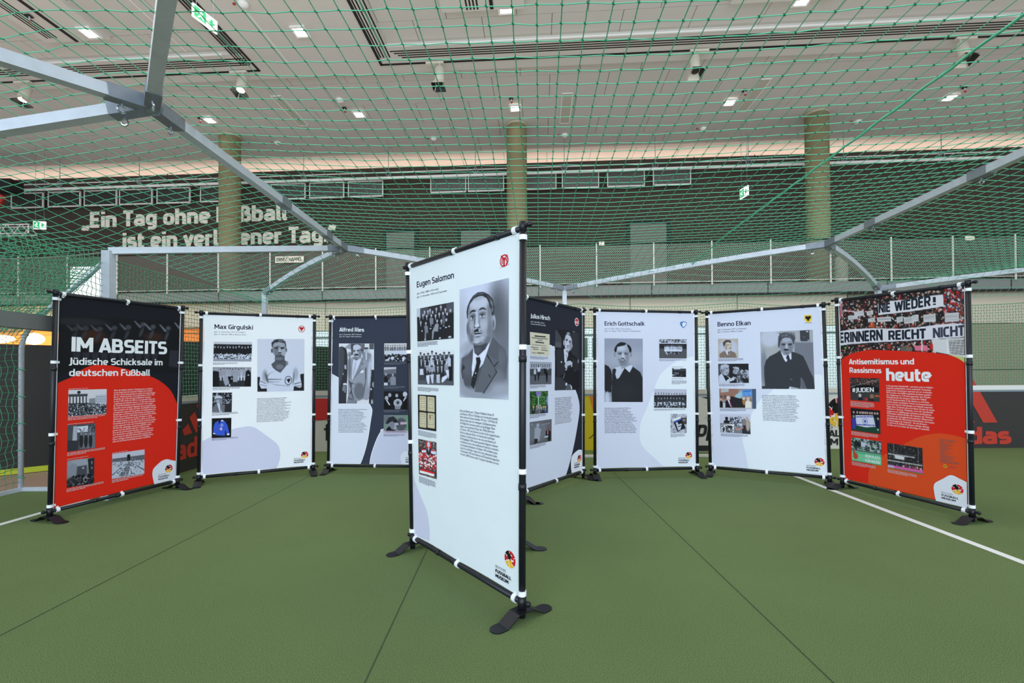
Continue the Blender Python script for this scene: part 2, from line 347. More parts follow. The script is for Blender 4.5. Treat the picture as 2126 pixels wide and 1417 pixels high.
# squarish stroke lettering: centre lines, filleted and widened into ribbons (cap height 1)
GL = {
'a': (.62, [(.17, 0, [(.12,.63),(.49,.63),(.49,0)]), (.13, 1, [(.49,.38),(.10,.38),(.10,.09),(.49,.09)])]),
'b': (.62, [(0, 0, [(.10,1),(.10,0)]), (.18, 1, [(.10,.63),(.50,.63),(.50,.09),(.10,.09)])]),
'c': (.53, [(.19, 0, [(.46,.63),(.10,.63),(.10,.09),(.46,.09)])]),
'd': (.62, [(0, 0, [(.50,1),(.50,0)]), (.18, 1, [(.10,.63),(.50,.63),(.50,.09),(.10,.09)])]),
'e': (.60, [(.15, 0, [(.10,.34),(.49,.34),(.49,.63),(.10,.63),(.10,.09),(.46,.09)])]),
'f': (.42, [(.14, 0, [(.40,.91),(.16,.91),(.16,0)]), (0, 0, [(.02,.63),(.38,.63)])]),
'g': (.62, [(.18, 1, [(.10,.63),(.50,.63),(.50,.12),(.10,.12)]), (.16, 0, [(.50,.72),(.50,-.17),(.12,-.17)])]),
'h': (.62, [(0, 0, [(.10,1),(.10,0)]), (.18, 0, [(.10,.63),(.50,.63),(.50,0)])]),
'i': (.22, [(0, 0, [(.11,.72),(.11,0)]), (0, 0, [(.11,1.0),(.11,.84)])]),
'k': (.58, [(0, 0, [(.10,1),(.10,0)]), (0, 0, [(.12,.34),(.46,.70)]), (0, 0, [(.22,.44),(.49,.02)])]),
'l': (.27, [(.10, 0, [(.10,1),(.10,.09),(.25,.09)])]),
'm': (.94, [(0, 0, [(.10,.72),(.10,0)]), (.15, 0, [(.10,.63),(.46,.63),(.46,0)]), (.15, 0, [(.46,.63),(.82,.63),(.82,0)])]),
'n': (.62, [(0, 0, [(.10,.72),(.10,0)]), (.18, 0, [(.10,.63),(.50,.63),(.50,0)])]),
'o': (.62, [(.19, 1, [(.10,.63),(.51,.63),(.51,.09),(.10,.09)])]),
'p': (.62, [(0, 0, [(.10,.72),(.10,-.24)]), (.18, 1, [(.10,.63),(.50,.63),(.50,.09),(.10,.09)])]),
'r': (.42, [(0, 0, [(.10,.72),(.10,0)]), (.14, 0, [(.10,.45),(.10,.63),(.38,.63)])]),
's': (.54, [(.12, 0, [(.46,.63),(.10,.63),(.10,.37),(.46,.37),(.46,.09),(.07,.09)])]),
't': (.42, [(.13, 0, [(.15,.92),(.15,.09),(.38,.09)]), (0, 0, [(.02,.63),(.38,.63)])]),
'u': (.62, [(.18, 0, [(.10,.72),(.10,.09),(.50,.09)]), (0, 0, [(.50,.72),(.50,0)])]),
'v': (.54, [(0, 0, [(.06,.72),(.27,.03)]), (0, 0, [(.48,.72),(.27,.03)])]),
'x': (.56, [(0, 0, [(.07,.72),(.49,0)]), (0, 0, [(.49,.72),(.07,0)])]),
'z': (.52, [(0, 0, [(.07,.63),(.45,.63)]), (0, 0, [(.42,.63),(.10,.09)]), (0, 0, [(.06,.09),(.46,.09)])]),
'A': (.66, [(0, 0, [(.07,0),(.33,1)]), (0, 0, [(.59,0),(.33,1)]), (0, 0, [(.15,.26),(.51,.26)])]),
'B': (.66, [(0, 0, [(.10,1),(.10,0)]), (.17, 0, [(.10,.91),(.50,.91),(.50,.52),(.10,.52)]), (.17, 0, [(.10,.52),(.54,.52),(.54,.09),(.10,.09)])]),
'C': (.60, [(.22, 0, [(.54,.91),(.10,.91),(.10,.09),(.54,.09)])]),
'D': (.68, [(0, 0, [(.10,1),(.10,0)]), (.24, 0, [(.10,.91),(.57,.91),(.57,.09),(.10,.09)])]),
'E': (.58, [(0, 0, [(.10,1),(.10,0)]), (0, 0, [(.10,.91),(.52,.91)]), (0, 0, [(.10,.51),(.48,.51)]), (0, 0, [(.10,.09),(.52,.09)])]),
'F': (.56, [(0, 0, [(.10,1),(.10,0)]), (0, 0, [(.10,.91),(.52,.91)]), (0, 0, [(.10,.50),(.48,.50)])]),
'G': (.66, [(.22, 0, [(.55,.91),(.10,.91),(.10,.09),(.55,.09)]), (0, 0, [(.55,0.0),(.55,.48)]), (0, 0, [(.34,.46),(.60,.46)])]),
'H': (.68, [(0, 0, [(.10,1),(.10,0)]), (0, 0, [(.58,1),(.58,0)]), (0, 0, [(.10,.52),(.58,.52)])]),
'I': (.22, [(0, 0, [(.11,1),(.11,0)])]),
'J': (.34, [(.15, 0, [(.22,1),(.22,-.02),(.0,-.02)])]),
'K': (.62, [(0, 0, [(.10,1),(.10,0)]), (0, 0, [(.12,.45),(.52,.98)]), (0, 0, [(.24,.60),(.55,.02)])]),
'L': (.52, [(0, 0, [(.10,1),(.10,0)]), (0, 0, [(.10,.09),(.50,.09)])]),
'M': (.84, [(0, 0, [(.10,1),(.10,0)]), (0, 0, [(.74,1),(.74,0)]), (0, 0, [(.12,.95),(.42,.28)]), (0, 0, [(.72,.95),(.42,.28)])]),
'N': (.70, [(0, 0, [(.10,1),(.10,0)]), (0, 0, [(.60,1),(.60,0)]), (0, 0, [(.12,.94),(.58,.06)])]),
'O': (.70, [(.24, 1, [(.10,.91),(.60,.91),(.60,.09),(.10,.09)])]),
'P': (.64, [(0, 0, [(.10,1),(.10,0)]), (.18, 0, [(.10,.91),(.54,.91),(.54,.42),(.10,.42)])]),
'R': (.66, [(0, 0, [(.10,1),(.10,0)]), (.18, 0, [(.10,.91),(.54,.91),(.54,.44),(.10,.44)]), (0, 0, [(.34,.44),(.56,.02)])]),
'S': (.62, [(.16, 0, [(.54,.91),(.10,.91),(.10,.51),(.53,.51),(.53,.09),(.08,.09)])]),
'T': (.58, [(0, 0, [(.29,1),(.29,0)]), (0, 0, [(.02,.91),(.56,.91)])]),
'U': (.68, [(.22, 0, [(.10,1),(.10,.09),(.58,.09),(.58,1)])]),
'V': (.62, [(0, 0, [(.06,1),(.31,.03)]), (0, 0, [(.56,1),(.31,.03)])]),
'W': (.92, [(0, 0, [(.07,1),(.26,.03)]), (0, 0, [(.46,.92),(.26,.03)]), (0, 0, [(.46,.92),(.66,.03)]), (0, 0, [(.85,1),(.66,.03)])]),
'Z': (.60, [(0, 0, [(.06,.91),(.53,.91)]), (0, 0, [(.50,.91),(.10,.09)]), (0, 0, [(.05,.09),(.54,.09)])]),
'!': (.24, [(0, 0, [(.12,1),(.12,.32)]), (0, 0, [(.12,.18),(.12,0)])]),
'.': (.22, [(0, 0, [(.11,.17),(.11,0)])]),
'#': (.64, [(0, 0, [(.24,.95),(.16,.05)]), (0, 0, [(.48,.95),(.40,.05)]), (0, 0, [(.06,.66),(.60,.66)]), (0, 0, [(.04,.34),(.58,.34)])]),
' ': (.26, [])}
GL['\u00fc'] = (.62, GL['u'][1] + [(0, 0, [(.19,.98),(.19,.84)]), (0, 0, [(.41,.98),(.41,.84)])])
GL['\u00dc'] = (.68, GL['U'][1] + [(0, 0, [(.22,1.22),(.22,1.08)]), (0, 0, [(.46,1.22),(.46,1.08)])])
GL['\u00df'] = (.62, [(.17, 0, [(.10,0),(.10,.91),(.46,.91),(.46,.58),(.27,.54)]), (.14, 0, [(.27,.54),(.51,.48),(.51,.09),(.24,.09)])])
GL['\u201e'] = (.40, [(0, 0, [(.14,.14),(.05,-.16)]), (0, 0, [(.33,.14),(.24,-.16)])])
GL['\u201c'] = (.40, [(0, 0, [(.05,.74),(.14,1.04)]), (0, 0, [(.24,.74),(.33,1.04)])])
def fillet(P, r_, closed, n=5):
    if r_ <= 0: return P
    out = []; N = len(P)
    for i in range(N):
        p = np.array(P[i], float)
        if not closed and i in (0, N-1): out.append(tuple(p)); continue
        a, b = np.array(P[i-1], float), np.array(P[(i+1) % N], float); la, lb = np.linalg.norm(a-p), np.linalg.norm(b-p); q = min(r_, la*.5, lb*.5)
        s0, s1 = p+(a-p)/la*q, p+(b-p)/lb*q
        for k in range(n+1): t = k/n; out.append(tuple((1-t)**2*s0+2*t*(1-t)*p+t*t*s1))
    return out
def stroke_text(s, w_=.17, track=0.0):
    V, Fc = [], []; x = 0
    for ch in s:
        if ch not in GL: x += .3; continue
        adv, st = GL[ch]; ex = (w_-.18)*.5
        for si, (r_, closed, P) in enumerate(st):
            Q = np.array(fillet(P, r_, closed)); 
            N = len(Q); b = len(V); d = np.roll(Q, -1, 0)-Q; d /= np.linalg.norm(d, axis=1)[:, None]+1e-9
            for i in range(N):
                d0 = d[i-1] if (i > 0 or closed) else d[0]; d1 = d[i] if (i < N-1 or closed) else d[N-2]
                m_ = d0+d1; m_ /= np.linalg.norm(m_)+1e-9; nn = np.array([-m_[1], m_[0]]); c = max(.6, float(np.dot(m_, d1)))
                for sg in (1, -1): q = Q[i]+nn*sg*w_/2/c; V.append((x+q[0], q[1], si*2.5e-5))
            for i in range(N if closed else N-1):
                j = (i+1) % N; Fc.append((b+2*i, b+2*i+1, b+2*j+1, b+2*j))
        x += adv + track + ex*.8
    return np.array(V), Fc
def sign_text(name, s, a, b, caph, m, parent=None, bold=0, thick=0, ref=None):
    """flat lettering in the vertical plane through a->b (baseline ends, world)"""
    v, f = stroke_text(s, .09+.055*bold); a = Vector(a); b = Vector(b); x0, x1 = v[:, 0].min(), v[:, 0].max()
    nf = (b-a).cross(Vector((0, 0, 1))).normalized()
    P = [a + (b-a)*((q[0]-x0)/(x1-x0)) + Vector((0, 0, q[1]*caph)) + nf*q[2]*(1+caph*60) for q in v]
    if thick:
        n = (b-a).cross(Vector((0, 0, 1))).normalized()*thick; k = len(P)
        P = [p+n for p in P] + P; ed = {}
        for q in f:
            for i in range(len(q)): e = (q[i], q[(i+1) % len(q)]); ed[e] = 1
        side = [(e[1], e[0], e[0]+k, e[1]+k) for e in ed if (e[1], e[0]) not in ed]
        f = list(f) + side
    if parent is not None:
        inv = parent.matrix_world.inverted() if parent.matrix_world != Matrix.Identity(4) else Matrix.Identity(4)
    return obj(name, P, f, m, parent)
M_letter = mat('cream_lettering', (250, 244, 228), .7)
def wall_line(s, a, b, caph, label):
    t = tag(thing('wall_lettering', label, 'lettering'), group='quotation on the gallery wall')
    tot = sum(GL[c][0]+.05 for c in s); x = 0
    for c in s:
        adv = GL[c][0]+.05
        if c != ' ':
            v, _ = stroke_text(c, .21); k0, k1 = v[:, 0].min(), v[:, 0].max()
            sign_text('letter', c, a.lerp(b, (x+k0)/tot), a.lerp(b, (x+k1)/tot), caph, M_letter, t, bold=2.2, thick=.03)
        x += adv
    return t
wall_line('„Ein Tag ohne Fußball', hw(-19.22, YW-.03, 7.50), hw(-10.25, YW-.03, 7.62), .66, 'upper line of large cream quotation lettering on the dark gallery wall')
wall_line('ist ein verlorener Tag.“', hw(-17.42, YW-.03, 6.59), hw(-8.2, YW-.03, 6.68), .66, 'lower line of large cream quotation lettering, partly behind the galvanised bar')
tg = thing('name_sign', 'cream name plate of the quotation hung on the perforated parapet', 'sign', (0, 0, 0))
hbox(MB(), -8.25, -7.33, 13.86, 13.88, 4.78, 4.98).build('plate', M_letter, tg)
sign_text('lettering', 'ERNST HAPPEL', hw(-8.2, 13.855, 4.82), hw(-7.38, 13.855, 4.82), .12, mat('sign_black', (40, 36, 34), .7), tg, bold=1)
for i, (x0, x1, z0, z1, lb) in enumerate(((1.82, 1.98, 5.10, 5.22, 'small cream plate on the parapet right of the middle column'), (12.25, 12.5, 5.02, 5.14, 'small orange-tinted plate on the parapet near the right edge'), (14.0, 14.2, 5.0, 5.12, 'small plate on the parapet at the far right edge'))):
    tag(hbox(MB(), x0, x1, 13.86, 13.88, z0, z1).build('parapet_plate', M_letter), lb, 'sign', 'small plates on the parapet')
# columns
def col_mat():
    m = mat('concrete_column', (128, 119, 86), .7, noise=.14, nscale=2.5, bump=.2, bscale=6); return m
cx0 = thing('round_column', 'round olive concrete column', 'column', (0, 0, 0))
MB().lathe([(.36, 3.93), (.36, 10.05)], 40).build('shaft', col_mat(), cx0, True)
MB().lathe([(.36, 10.03), (.37, 10.04), (.37, 10.15), (0, 10.15)], 40).build('capital_ring', mat('column_ring', (176, 172, 150), .6), cx0, True)
MB().lathe([(.363, 7.0), (.363, 7.012)], 40).build('casting_joint', M_seamw, cx0, True)
for i, (x, lb) in enumerate(((-11.37, 'left round olive concrete column, in front of the quotation lettering'), (-.75, 'middle round olive concrete column rising behind the tall front banner'), (9.55, 'right round olive concrete column rising behind the gallery parapet'))):
    o = cx0 if i == 0 else dup(cx0); o.location = hw(x, 16.2, 0); o['label'] = lb; o['group'] = 'round columns of the gallery'
wc = MB().lathe([(.17, 3.93), (.17, 4.75), (.15, 4.8), (0, 4.8)], 20, Matrix.Translation(hw(9.35, 14.7, 0))).build('white_drum', mat('drum_white', (226, 224, 210), .5), None, True)
tag(wc, 'short white cylinder standing behind the parapet right of the right column', 'drum')
# vents
M_grille = mat('grille_grey', (150, 150, 144), .6)
vent = thing('vent_grille', 'vent', 'vent', (0, 0, 0), -A)
f = MB()
for z in (-.02, -.62): f.box((0, 0, z), (1.42, .06, .045))
for x in (-.7, .7): f.box((x, 0, -.32), (.035, .06, .62))
f.build('frame', M_whiteedge, vent); MB().box((0, .03, -.32), (1.38, .03, .58)).build('backing', M_grille, vent)
f = MB()
for i in range(26): f.box((-.66+i*.053, 0, -.32), (.018, .04, .56))
o = f.build('louvre_slats', mat('slat_dark', (70, 68, 64), .6), vent); o['kind'] = 'stuff'
VX = [-21.4, -19.75, -18.15, -16.6, -14.97, -13.1, -10.1, -8.5, -6.9, -3.55, -2.05, -.0, 1.65, 3.4, 5.15]
names = ['far left', 'second from the left', 'third from the left', 'fourth from the left', 'fifth from the left', 'sixth from the left, partly behind the left column', 'first right of the left column', 'second right of the left column', 'third right of the left column', 'first of the pair left of the middle column', 'second of the pair, touching the middle column', 'first right of the middle column', 'second right of the middle column', 'third right of the middle column', 'last on the right']
for i, x in enumerate(VX):
    o = vent if i == 0 else dup(vent); o.location = hw(x, 17.9, 9.1 - (.06 if x < -6 else 0) + x*.004); o['label'] = 'white framed vent grille under the ceiling, ' + names[i]; o['group'] = 'vent grilles high on the dark wall'
cp = thing('conduit_rail', 'long white conduit pipe hung below the glowing cove across the dark wall', 'pipe', (0, 0, 0))
MB().tube([hw(-24, 17.4, 8.86), hw(24, 17.4, 8.95)], .055, 8).build('white_pipe', M_whiteedge, cp)
MB().tube([hw(-24, 17.5, 9.12), hw(24, 17.5, 9.2)], .02, 6).build('upper_rail', M_whiteedge, cp)
for i in range(-6, 7):
    x = i*3.4+1
    b = MB().tube([hw(x, 17.4, 8.9), hw(x, 17.4, ZC)], .012, 6); b.ring(hw(x, 17.38, 9.06), (0, 1, 0), .1, .018, 14, 5); b.build('hanger', M_galvd, cp)
# exit signs
M_exit = mat('exit_green', (40, 165, 100), .5, emit=(40, 165, 100), es=.5); M_exw = mat('exit_white', (240, 248, 244), .5, emit=(240, 250, 246), es=.7)
def exit_sign(loc, rz, w_, h_, lb, rods):
    s = thing('exit_sign', lb, 'exit sign', loc, rz)
    MB().box((0, 0, 0), (w_, .04, h_)).build('sign_body', M_exw, s)
    MB().add([(-w_*.46, -.022, -h_*.42), (w_*.02, -.022, -h_*.42), (w_*.02, -.022, h_*.42), (-w_*.46, -.022, h_*.42)], [(0,1,2,3)]).build('green_field', M_exit, s)
    a = w_*.25; c = h_*.28
    b = MB().add([(a-w_*.16, -.022, c*.3), (a+w_*.16, -.022, c*.3), (a, -.022, -c)], [(0,2,1)]); b.add([(a-w_*.05, -.022, c), (a+w_*.05, -.022, c), (a+w_*.05, -.022, c*.3), (a-w_*.05, -.022, c*.3)], [(0,3,2,1)]); b.build('arrow', M_exit, s)
    q = MB()
    for (x0, z0, x1, z1) in ((-.3, .1, -.2, -.1), (-.2, -.1, -.32, -.32), (-.2, -.1, -.08, -.3), (-.28, .05, -.12, .12), (-.28, .05, -.38, -.05)): q.tube([(x0*w_, -.026, z0*h_), (x1*w_, -.026, z1*h_)], w_*.022, 5)
    q.ball((-.2*w_, -.026, .26*h_), .05*w_, .01, .09*h_, 8, 6); q.build('running_figure', M_exw, s)
    for x in (-w_*.35, w_*.35): MB().tube([(x, 0, h_/2), (x, 0, h_/2+rods)], .006, 5).build('hanging_wire', M_galvd, s)
exit_sign((-6.62, 9.85, 9.0), R(72), .56, .28, 'large green and white exit sign hanging at the top left, seen steeply from below', .9)
exit_sign(hw(-19.1, 16.4, 7.05), R(8), .42, .30, 'small green and white exit sign hanging left of the quotation lettering', 3.0)
exit_sign(hw(7.2, 16.4, 7.55), R(-80), .42, .34, 'small exit sign seen nearly edge-on between the middle and right columns', 2.4)
# truss at the left edge
trs = thing('light_truss', 'piece of white lattice truss at the left edge below the vents', 'truss', (0, 0, 0))
b = MB()
for dy in (0, .3):
    for z in (6.85, 7.2): b.tube([hw(-24, 16.6+dy, z), hw(-19.8, 16.6+dy, z-.02)], .025, 6)
for i in range(7):
    x = -19.8-i*.6
    for dy in (0, .3): b.tube([hw(x, 16.6+dy, 6.85), hw(x-.3, 16.6+dy, 7.2)], .014, 5); b.tube([hw(x-.3, 16.6+dy, 7.2), hw(x-.6, 16.6+dy, 6.85)], .014, 5)
b.tube([hw(-19.8, 16.6, 6.83), hw(-19.8, 16.6, 7.2)], .025, 6); b.build('lattice', M_whiteedge, trs)
MB().box(hw(-20.9, 16.4, 8.6), (1.6, .5, .42)).build('speaker_box', M_black, trs)
MB().tube([hw(-20.9, 16.4, 7.8), hw(-20.6, 16.4, 8.25)], .1, 10).build('red_hanger', M_red, trs)
# lower wall
M_beige = mat('beige_concrete', (222, 217, 196), .8, noise=.07, nscale=.8, bump=.1, bscale=3)
M_green = mat('green_grey_concrete', (162, 164, 138), .8, noise=.12, nscale=.7, bump=.1, bscale=3)
lw = hbox(MB(), -32, 32, 14.3, 14.5, 0, 3.62).build('wall_lower', mat('backing_concrete', (120, 116, 100), .9)); tag(lw, kind='structure')
def wp(x0, x1, z0, z1, m): hbox(MB(), x0+.012, x1-.012, 14.22, 14.31, z0+.01, z1-.01).build('concrete_panel', m, lw)
for i in range(-8, 3): wp(i*3.2-.4, (i+1)*3.2-.4, 2.66, 3.62, M_beige)
wp(9.2, 12.4, 2.66, 3.62, M_green)
for (x0, x1) in ((9.2, 12.4), (12.4, 17.6), (17.6, 24)):
    wp(x0, x1, 2.66, 3.62, M_beige if x0 < 17 else M_green); wp(x0, x1, 1.3, 2.66, M_green); wp(x0, x1, 0, 1.3, M_green)
for i in range(-8, -3): wp(i*3.2-.4, (i+1)*3.2-.4, 0, 2.66, M_green)
M_pane = mat('frosted_pane', (206, 222, 226), .35, emit=(200, 222, 230), es=.30)
M_reflection = mat('reflection_green', (52, 84, 70), .25)
n = 0
for i in range(14):
    x0 = -10.2 + i*1.39
    wn = hbox(MB(), x0, x0+.05, 14.16, 14.3, 0, 2.64); hbox(wn, x0+1.34, x0+1.39, 14.16, 14.3, 0, 2.64); hbox(wn, x0, x0+1.39, 14.16, 14.3, 2.42, 2.46)
    wo = wn.build('window_%d' % (i+1), mat('window_frame', (70, 84, 84), .5)); tag(wo, kind='structure')
    hbox(MB(), x0+.05, x0+1.34, 14.2, 14.24, 0, 2.42).build('pane', M_pane, wo); hbox(MB(), x0+.05, x0+1.34, 14.2, 14.24, 2.46, 2.64).build('upper_pane', M_pane, wo)
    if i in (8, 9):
        for q in (.12, .72): hbox(MB(), x0+q, x0+q+.45, 14.17, 14.2, 1.75, 2.35).build('painted_reflection', M_reflection, wo)  # dark green patches paint reflections onto the glass
# bar with warm light at the left
M_orange = mat('backlit_amber', (206, 122, 56), .6, emit=(255, 132, 40), es=.32)
bar = thing('amber_bar_front', 'warm amber-lit panel strip glowing behind the black partition at the left', 'panel', (0, 0, 0))
hbox(MB(), -19, -8.6, 13.6, 13.7, 2.1, 2.70).build('amber_panel', M_orange, bar)
hbox(MB(), -19, -8.6, 13.55, 13.72, 2.70, 2.76).build('top_profile', mat('brass_profile', (150, 110, 70), .5), bar)
hbox(MB(), -19, -8.6, 13.58, 13.72, 2.56, 2.59).build('middle_profile', mat('brass_profile', (150, 110, 70), .5), bar)
M_glow = mat('glowing_globe', (255, 244, 214), .5, emit=(255, 236, 190), es=5)
gl = MB().ball(hw(-14.85, 12.6, 2.37), .24, .24, .17, 20, 12).build('globe_lamp', M_glow, None, True); tag(gl, 'glowing oval lamp above the black partition beside the goal net tube', 'lamp')
gl = MB().ball(hw(-16.1, 12.6, 2.38), .62, .15, .13, 24, 10).build('globe_lamp', M_glow, None, True); tag(gl, 'long glowing lamp seen through the goal net at the left edge', 'lamp')
# black partition
pt = thing('black_partition', 'long black partition wall behind the goal with a lime stripe along its foot', 'partition', (0, 0, 0))
def pbox(a, b, th, z0, z1):
    a = Vector((*a, 0)); b = Vector((*b, 0)); d = (b-a).normalized(); s = Vector((-d.y, d.x, 0))*th/2
    P = [q+Vector((0, 0, z)) for z in (z0, z1) for q in (a-s, b-s, b+s, a+s)]
    return MB().add(P, [(0,3,2,1),(4,5,6,7),(0,1,5,4),(1,2,6,5),(2,3,7,6),(3,0,4,7)])
M_part = mat('partition_black', (26, 24, 22), .5, noise=.2, nscale=3)
pbox((-8.6, 4.0), (-5.55, 7.05), .06, .07, 1.70).build('panel', M_part, pt); pbox((-5.54, 7.06), (-3.6, 9.0), .06, .07, 1.82).build('panel', M_part, pt)
pbox((-8.6, 3.97), (-3.6, 8.97), .07, 0, .07).build('lime_stripe', mat('lime', (176, 190, 40), .6), pt)
b = MB()
for j in range(2):
    for i in range(6): 
        q = Vector((-6.22+.045*i, 6.335+.045*i, .30+.05*j)); b.box(q, (.05, .012, .03), Matrix.Rotation(R(45), 3, 'Z'))
b.build('vent_slots', M_black, pt)
wpn = thing('white_fabric_panel', 'bright white panel seen through the netting beside the tall steel post', 'panel', (0, 0, 0))
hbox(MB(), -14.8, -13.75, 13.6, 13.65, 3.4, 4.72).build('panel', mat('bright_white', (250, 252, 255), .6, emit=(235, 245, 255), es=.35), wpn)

# ------------------------------------------------------------------ steel cage
cage = thing('pitch_cage', 'galvanised square-tube cage of the indoor pitch with arched roof bars', 'cage', (0, 0, 0))
H = .034
def arc(a, b, k, n=8):
    a, b = Vector(a), Vector(b); return [a.lerp(b, i/n) + Vector((0, 0, k*4*(i/n)*(1-i/n))) for i in range(n+1)]
N1, N2, N3 = Vector((-2.28, 2.89, 3.0)), Vector((-2.27, 6.23, 3.0)), Vector((4.26, 6.17, 3.0))
P0, P1, P2, P3 = Vector((-4.2, 4.76, 2.58)), Vector((-4.05, 7.5, 2.62)), Vector((.896, 7.75, 2.71)), Vector((6.22, 7.75, 2.68))
def bar(pts, name='roof_tube', h=H): return MB().tube(pts, h, 4, square=1).build(name, M_galv, cage)
bar([N1, N2]); bar([P0, N2]); bar(arc(P1, N2, .055)); bar(arc(P2, N2, .03)); bar(arc(P2, N3, .03)); bar(arc(P3, N3, .07))
N4 = Vector((3.98, 2.6, 3.0)); bar([N3, N4]); bar([N4, Vector((3.8, .2, 3.0))])
bar([N1, Vector((-3.14, 2.794, 2.8)), Vector((-4.3, 2.66, 2.52))]); bar([N1, Vector((-2.583, 2.3, 2.9)), Vector((-3.2, 1.2, 2.68))]); bar([N1, Vector((-1.572, 2.076, 3.0)), Vector((-.7, 1.1, 3.0))])
N5 = Vector((10.6, 6.5, 3.0)); bar(arc(P3, N5, .05)); P4 = Vector((11.6, 7.9, 2.66)); bar(arc(P4, N5, .05))
for P in (P0, P1, P2, P3, P4): MB().box((P.x, P.y, P.z/2), (.085 if P is P0 else .07, .085 if P is P0 else .07, P.z)).build('post', M_galv, cage)
MB().box((P0.x, P0.y, 1.28), (.16, .11, .02)).build('post_plate', M_galvd, cage)
def joint(N, dirs, r=.05):
    b = MB().ball(N, r*1.05, r*1.05, r*1.05, 14, 8); j = b.build('corner_joint', M_galvd, cage, True)
    for d in dirs:
        d = (Vector(d)-N).normalized()
        MB().tube([N+d*.03, N+d*.24], H+.007, 4, square=1).build('sleeve', M_galvd, j)
        a = N+d*.16; bb = MB(); bb.tube([a, a-Vector((0, 0, .065))], .008, 6); bb.ring(a-Vector((0, 0, .085)), d.cross(Vector((0, 0, 1))), .019, .0065, 12, 5); bb.build('eye_bolt', M_zinc, j)
joint(N1, [N2, (-3.14, 2.794, 2.8), (-2.583, 2.3, 2.9), (-1.572, 2.076, 3.0)], .06)
joint(N2, [N1, P0, arc(P1, N2, .055)[-2], arc(P2, N2, .03)[-2]]); joint(N3, [N4, arc(P2, N3, .03)[-2], arc(P3, N3, .07)[-2]])
joint(P2, [arc(P2, N2, .03)[1], arc(P2, N3, .03)[1]], .04); joint(P3, [arc(P3, N3, .07)[1], arc(P3, N5, .05)[1]], .04); joint(P1, [arc(P1, N2, .055)[1]], .04); joint(N4, [N3], .05)
for q in (N1.lerp(N2, .5), N1.lerp(N2, .82), N3.lerp(N4, .25), N3.lerp(N4, .62)):
    MB().tube([q-Vector((0, .09, 0)), q+Vector((0, .09, 0))], H+.006, 4, square=1).build('splice_sleeve', M_galvd, cage)
    bb = MB(); bb.tube([q, q-Vector((0, 0, .06))], .008, 6); bb.ring(q-Vector((0, 0, .08)), (1, 0, 0), .019, .0065, 12, 5); bb.build('eye_bolt', M_zinc, cage)
# goal
goal = thing('football_goal', 'low galvanised goal with a thick crossbar and bent net tube behind the black title banner', 'goal', (0, 0, 0))
MB().box((-4.2, 3.4, 1.755), (.09, 2.7, .13)).build('crossbar', mat('crossbar_grey', (128, 130, 132), .5, .4, noise=.1, nscale=8), goal)
MB().tube([(-5.49, 5.12, .02), (-5.49, 5.12, 1.6), (-5.45, 5.11, 1.72), (-5.3, 5.06, 1.88), (-4.28, 4.78, 2.46)], .024, 10).build('net_tube', M_galv, goal, True)
MB().sq((-5.5, 5.13, .02), (-4.3, 5.13, .02), .02).build('ground_tube', M_galv, goal)
MB().sq((-5.49, 5.12, .02), (-5.49, 2.4, .02), .02).build('ground_tube', M_galv, goal)
b = MB()
for i in range(9): b.box((-5.05+i*.085, 5.18, .012), (.045, .05, .012))
b.build('warning_stripe', mat('warning_yellow', (200, 160, 50), .6), goal)
gr = MB().sq((1.05, 6.95, .02), (3.35, 6.93, .02), .018).build('ground_rail', M_whiteedge, None); tag(gr, 'thin white rail lying on the turf in front of the rear boards', 'rail')

# ------------------------------------------------------------------ nets
class Net:
    def __init__(s): s.v = []; s.f = []
    def line(s, P, rad, n=3):
        P = np.asarray(P, float)
        if len(P) < 2: return
        d = np.gradient(P, axis=0); d /= np.linalg.norm(d, axis=1)[:, None]+1e-9
        up = np.where(np.abs(d[:, 2:3]) < .9, np.array([[0, 0, 1.]]), np.array([[1., 0, 0]]))
        a = np.cross(d, up); a /= np.linalg.norm(a, axis=1)[:, None]+1e-9; b = np.cross(a, d)
        th = np.arange(n)*2*PI/n; ring = P[:, None] + rad*(a[:, None]*np.cos(th)[None, :, None] + b[:, None]*np.sin(th)[None, :, None])
        base = sum(len(q) for q in s.v); N = len(P); s.v.append(ring.reshape(-1, 3))
        i = np.arange(N-1)[:, None]*n; k = np.arange(n)[None]; k2 = (k+1) % n
        s.f.append((np.stack([i+k, i+k2, i+n+k2, i+n+k], -1)+base).reshape(-1, 4))
    def grid(s, G, ok, rad, n=3, zig=0):
        for M, O in ((G, ok), (G.transpose(1, 0, 2), ok.T)):
            for row, o in zip(M, O):
                st = None
                for j in range(len(o)+1):
                    if j < len(o) and o[j]:
                        if st is None: st = j
                    elif st is not None:
                        s.line(row[st:j], rad, n); st = None
    def build(s, name, m, parent=None):
        V = np.concatenate(s.v); Fc = np.concatenate(s.f); me = bpy.data.meshes.new(name)
        me.vertices.add(len(V)); me.vertices.foreach_set('co', V.ravel()); me.loops.add(len(Fc)*4); me.loops.foreach_set('vertex_index', Fc.ravel().astype(np.int32))
        me.polygons.add(len(Fc)); me.polygons.foreach_set('loop_start', np.arange(len(Fc), dtype=np.int32)*4); me.update(calc_edges=True); me.materials.append(m)
        o = bpy.data.objects.new(name, me); C.objects.link(o)
        if parent is not None: o.parent = parent
        return o
def sm(t): t = np.clip(t, 0, 1); return t*t*(3-2*t)
zx = lambda x: np.interp(x, [-5.8, -4.3, -3.3, -2.3, -1.2, 1, 3.1, 4.2, 5.3, 6.6, 8.5, 10.6, 12], [2.66, 2.80, 2.93, 3.06, 2.985, 2.93, 2.985, 3.06, 2.96, 2.90, 2.92, 3.06, 3.0])
yr = lambda x: np.interp(x, [-5.8, -4.2, -2.27, .887, 4.26, 6.15, 10.6, 12], [4.9, 4.76, 6.23, 7.62, 6.17, 7.62, 6.5, 7.2])
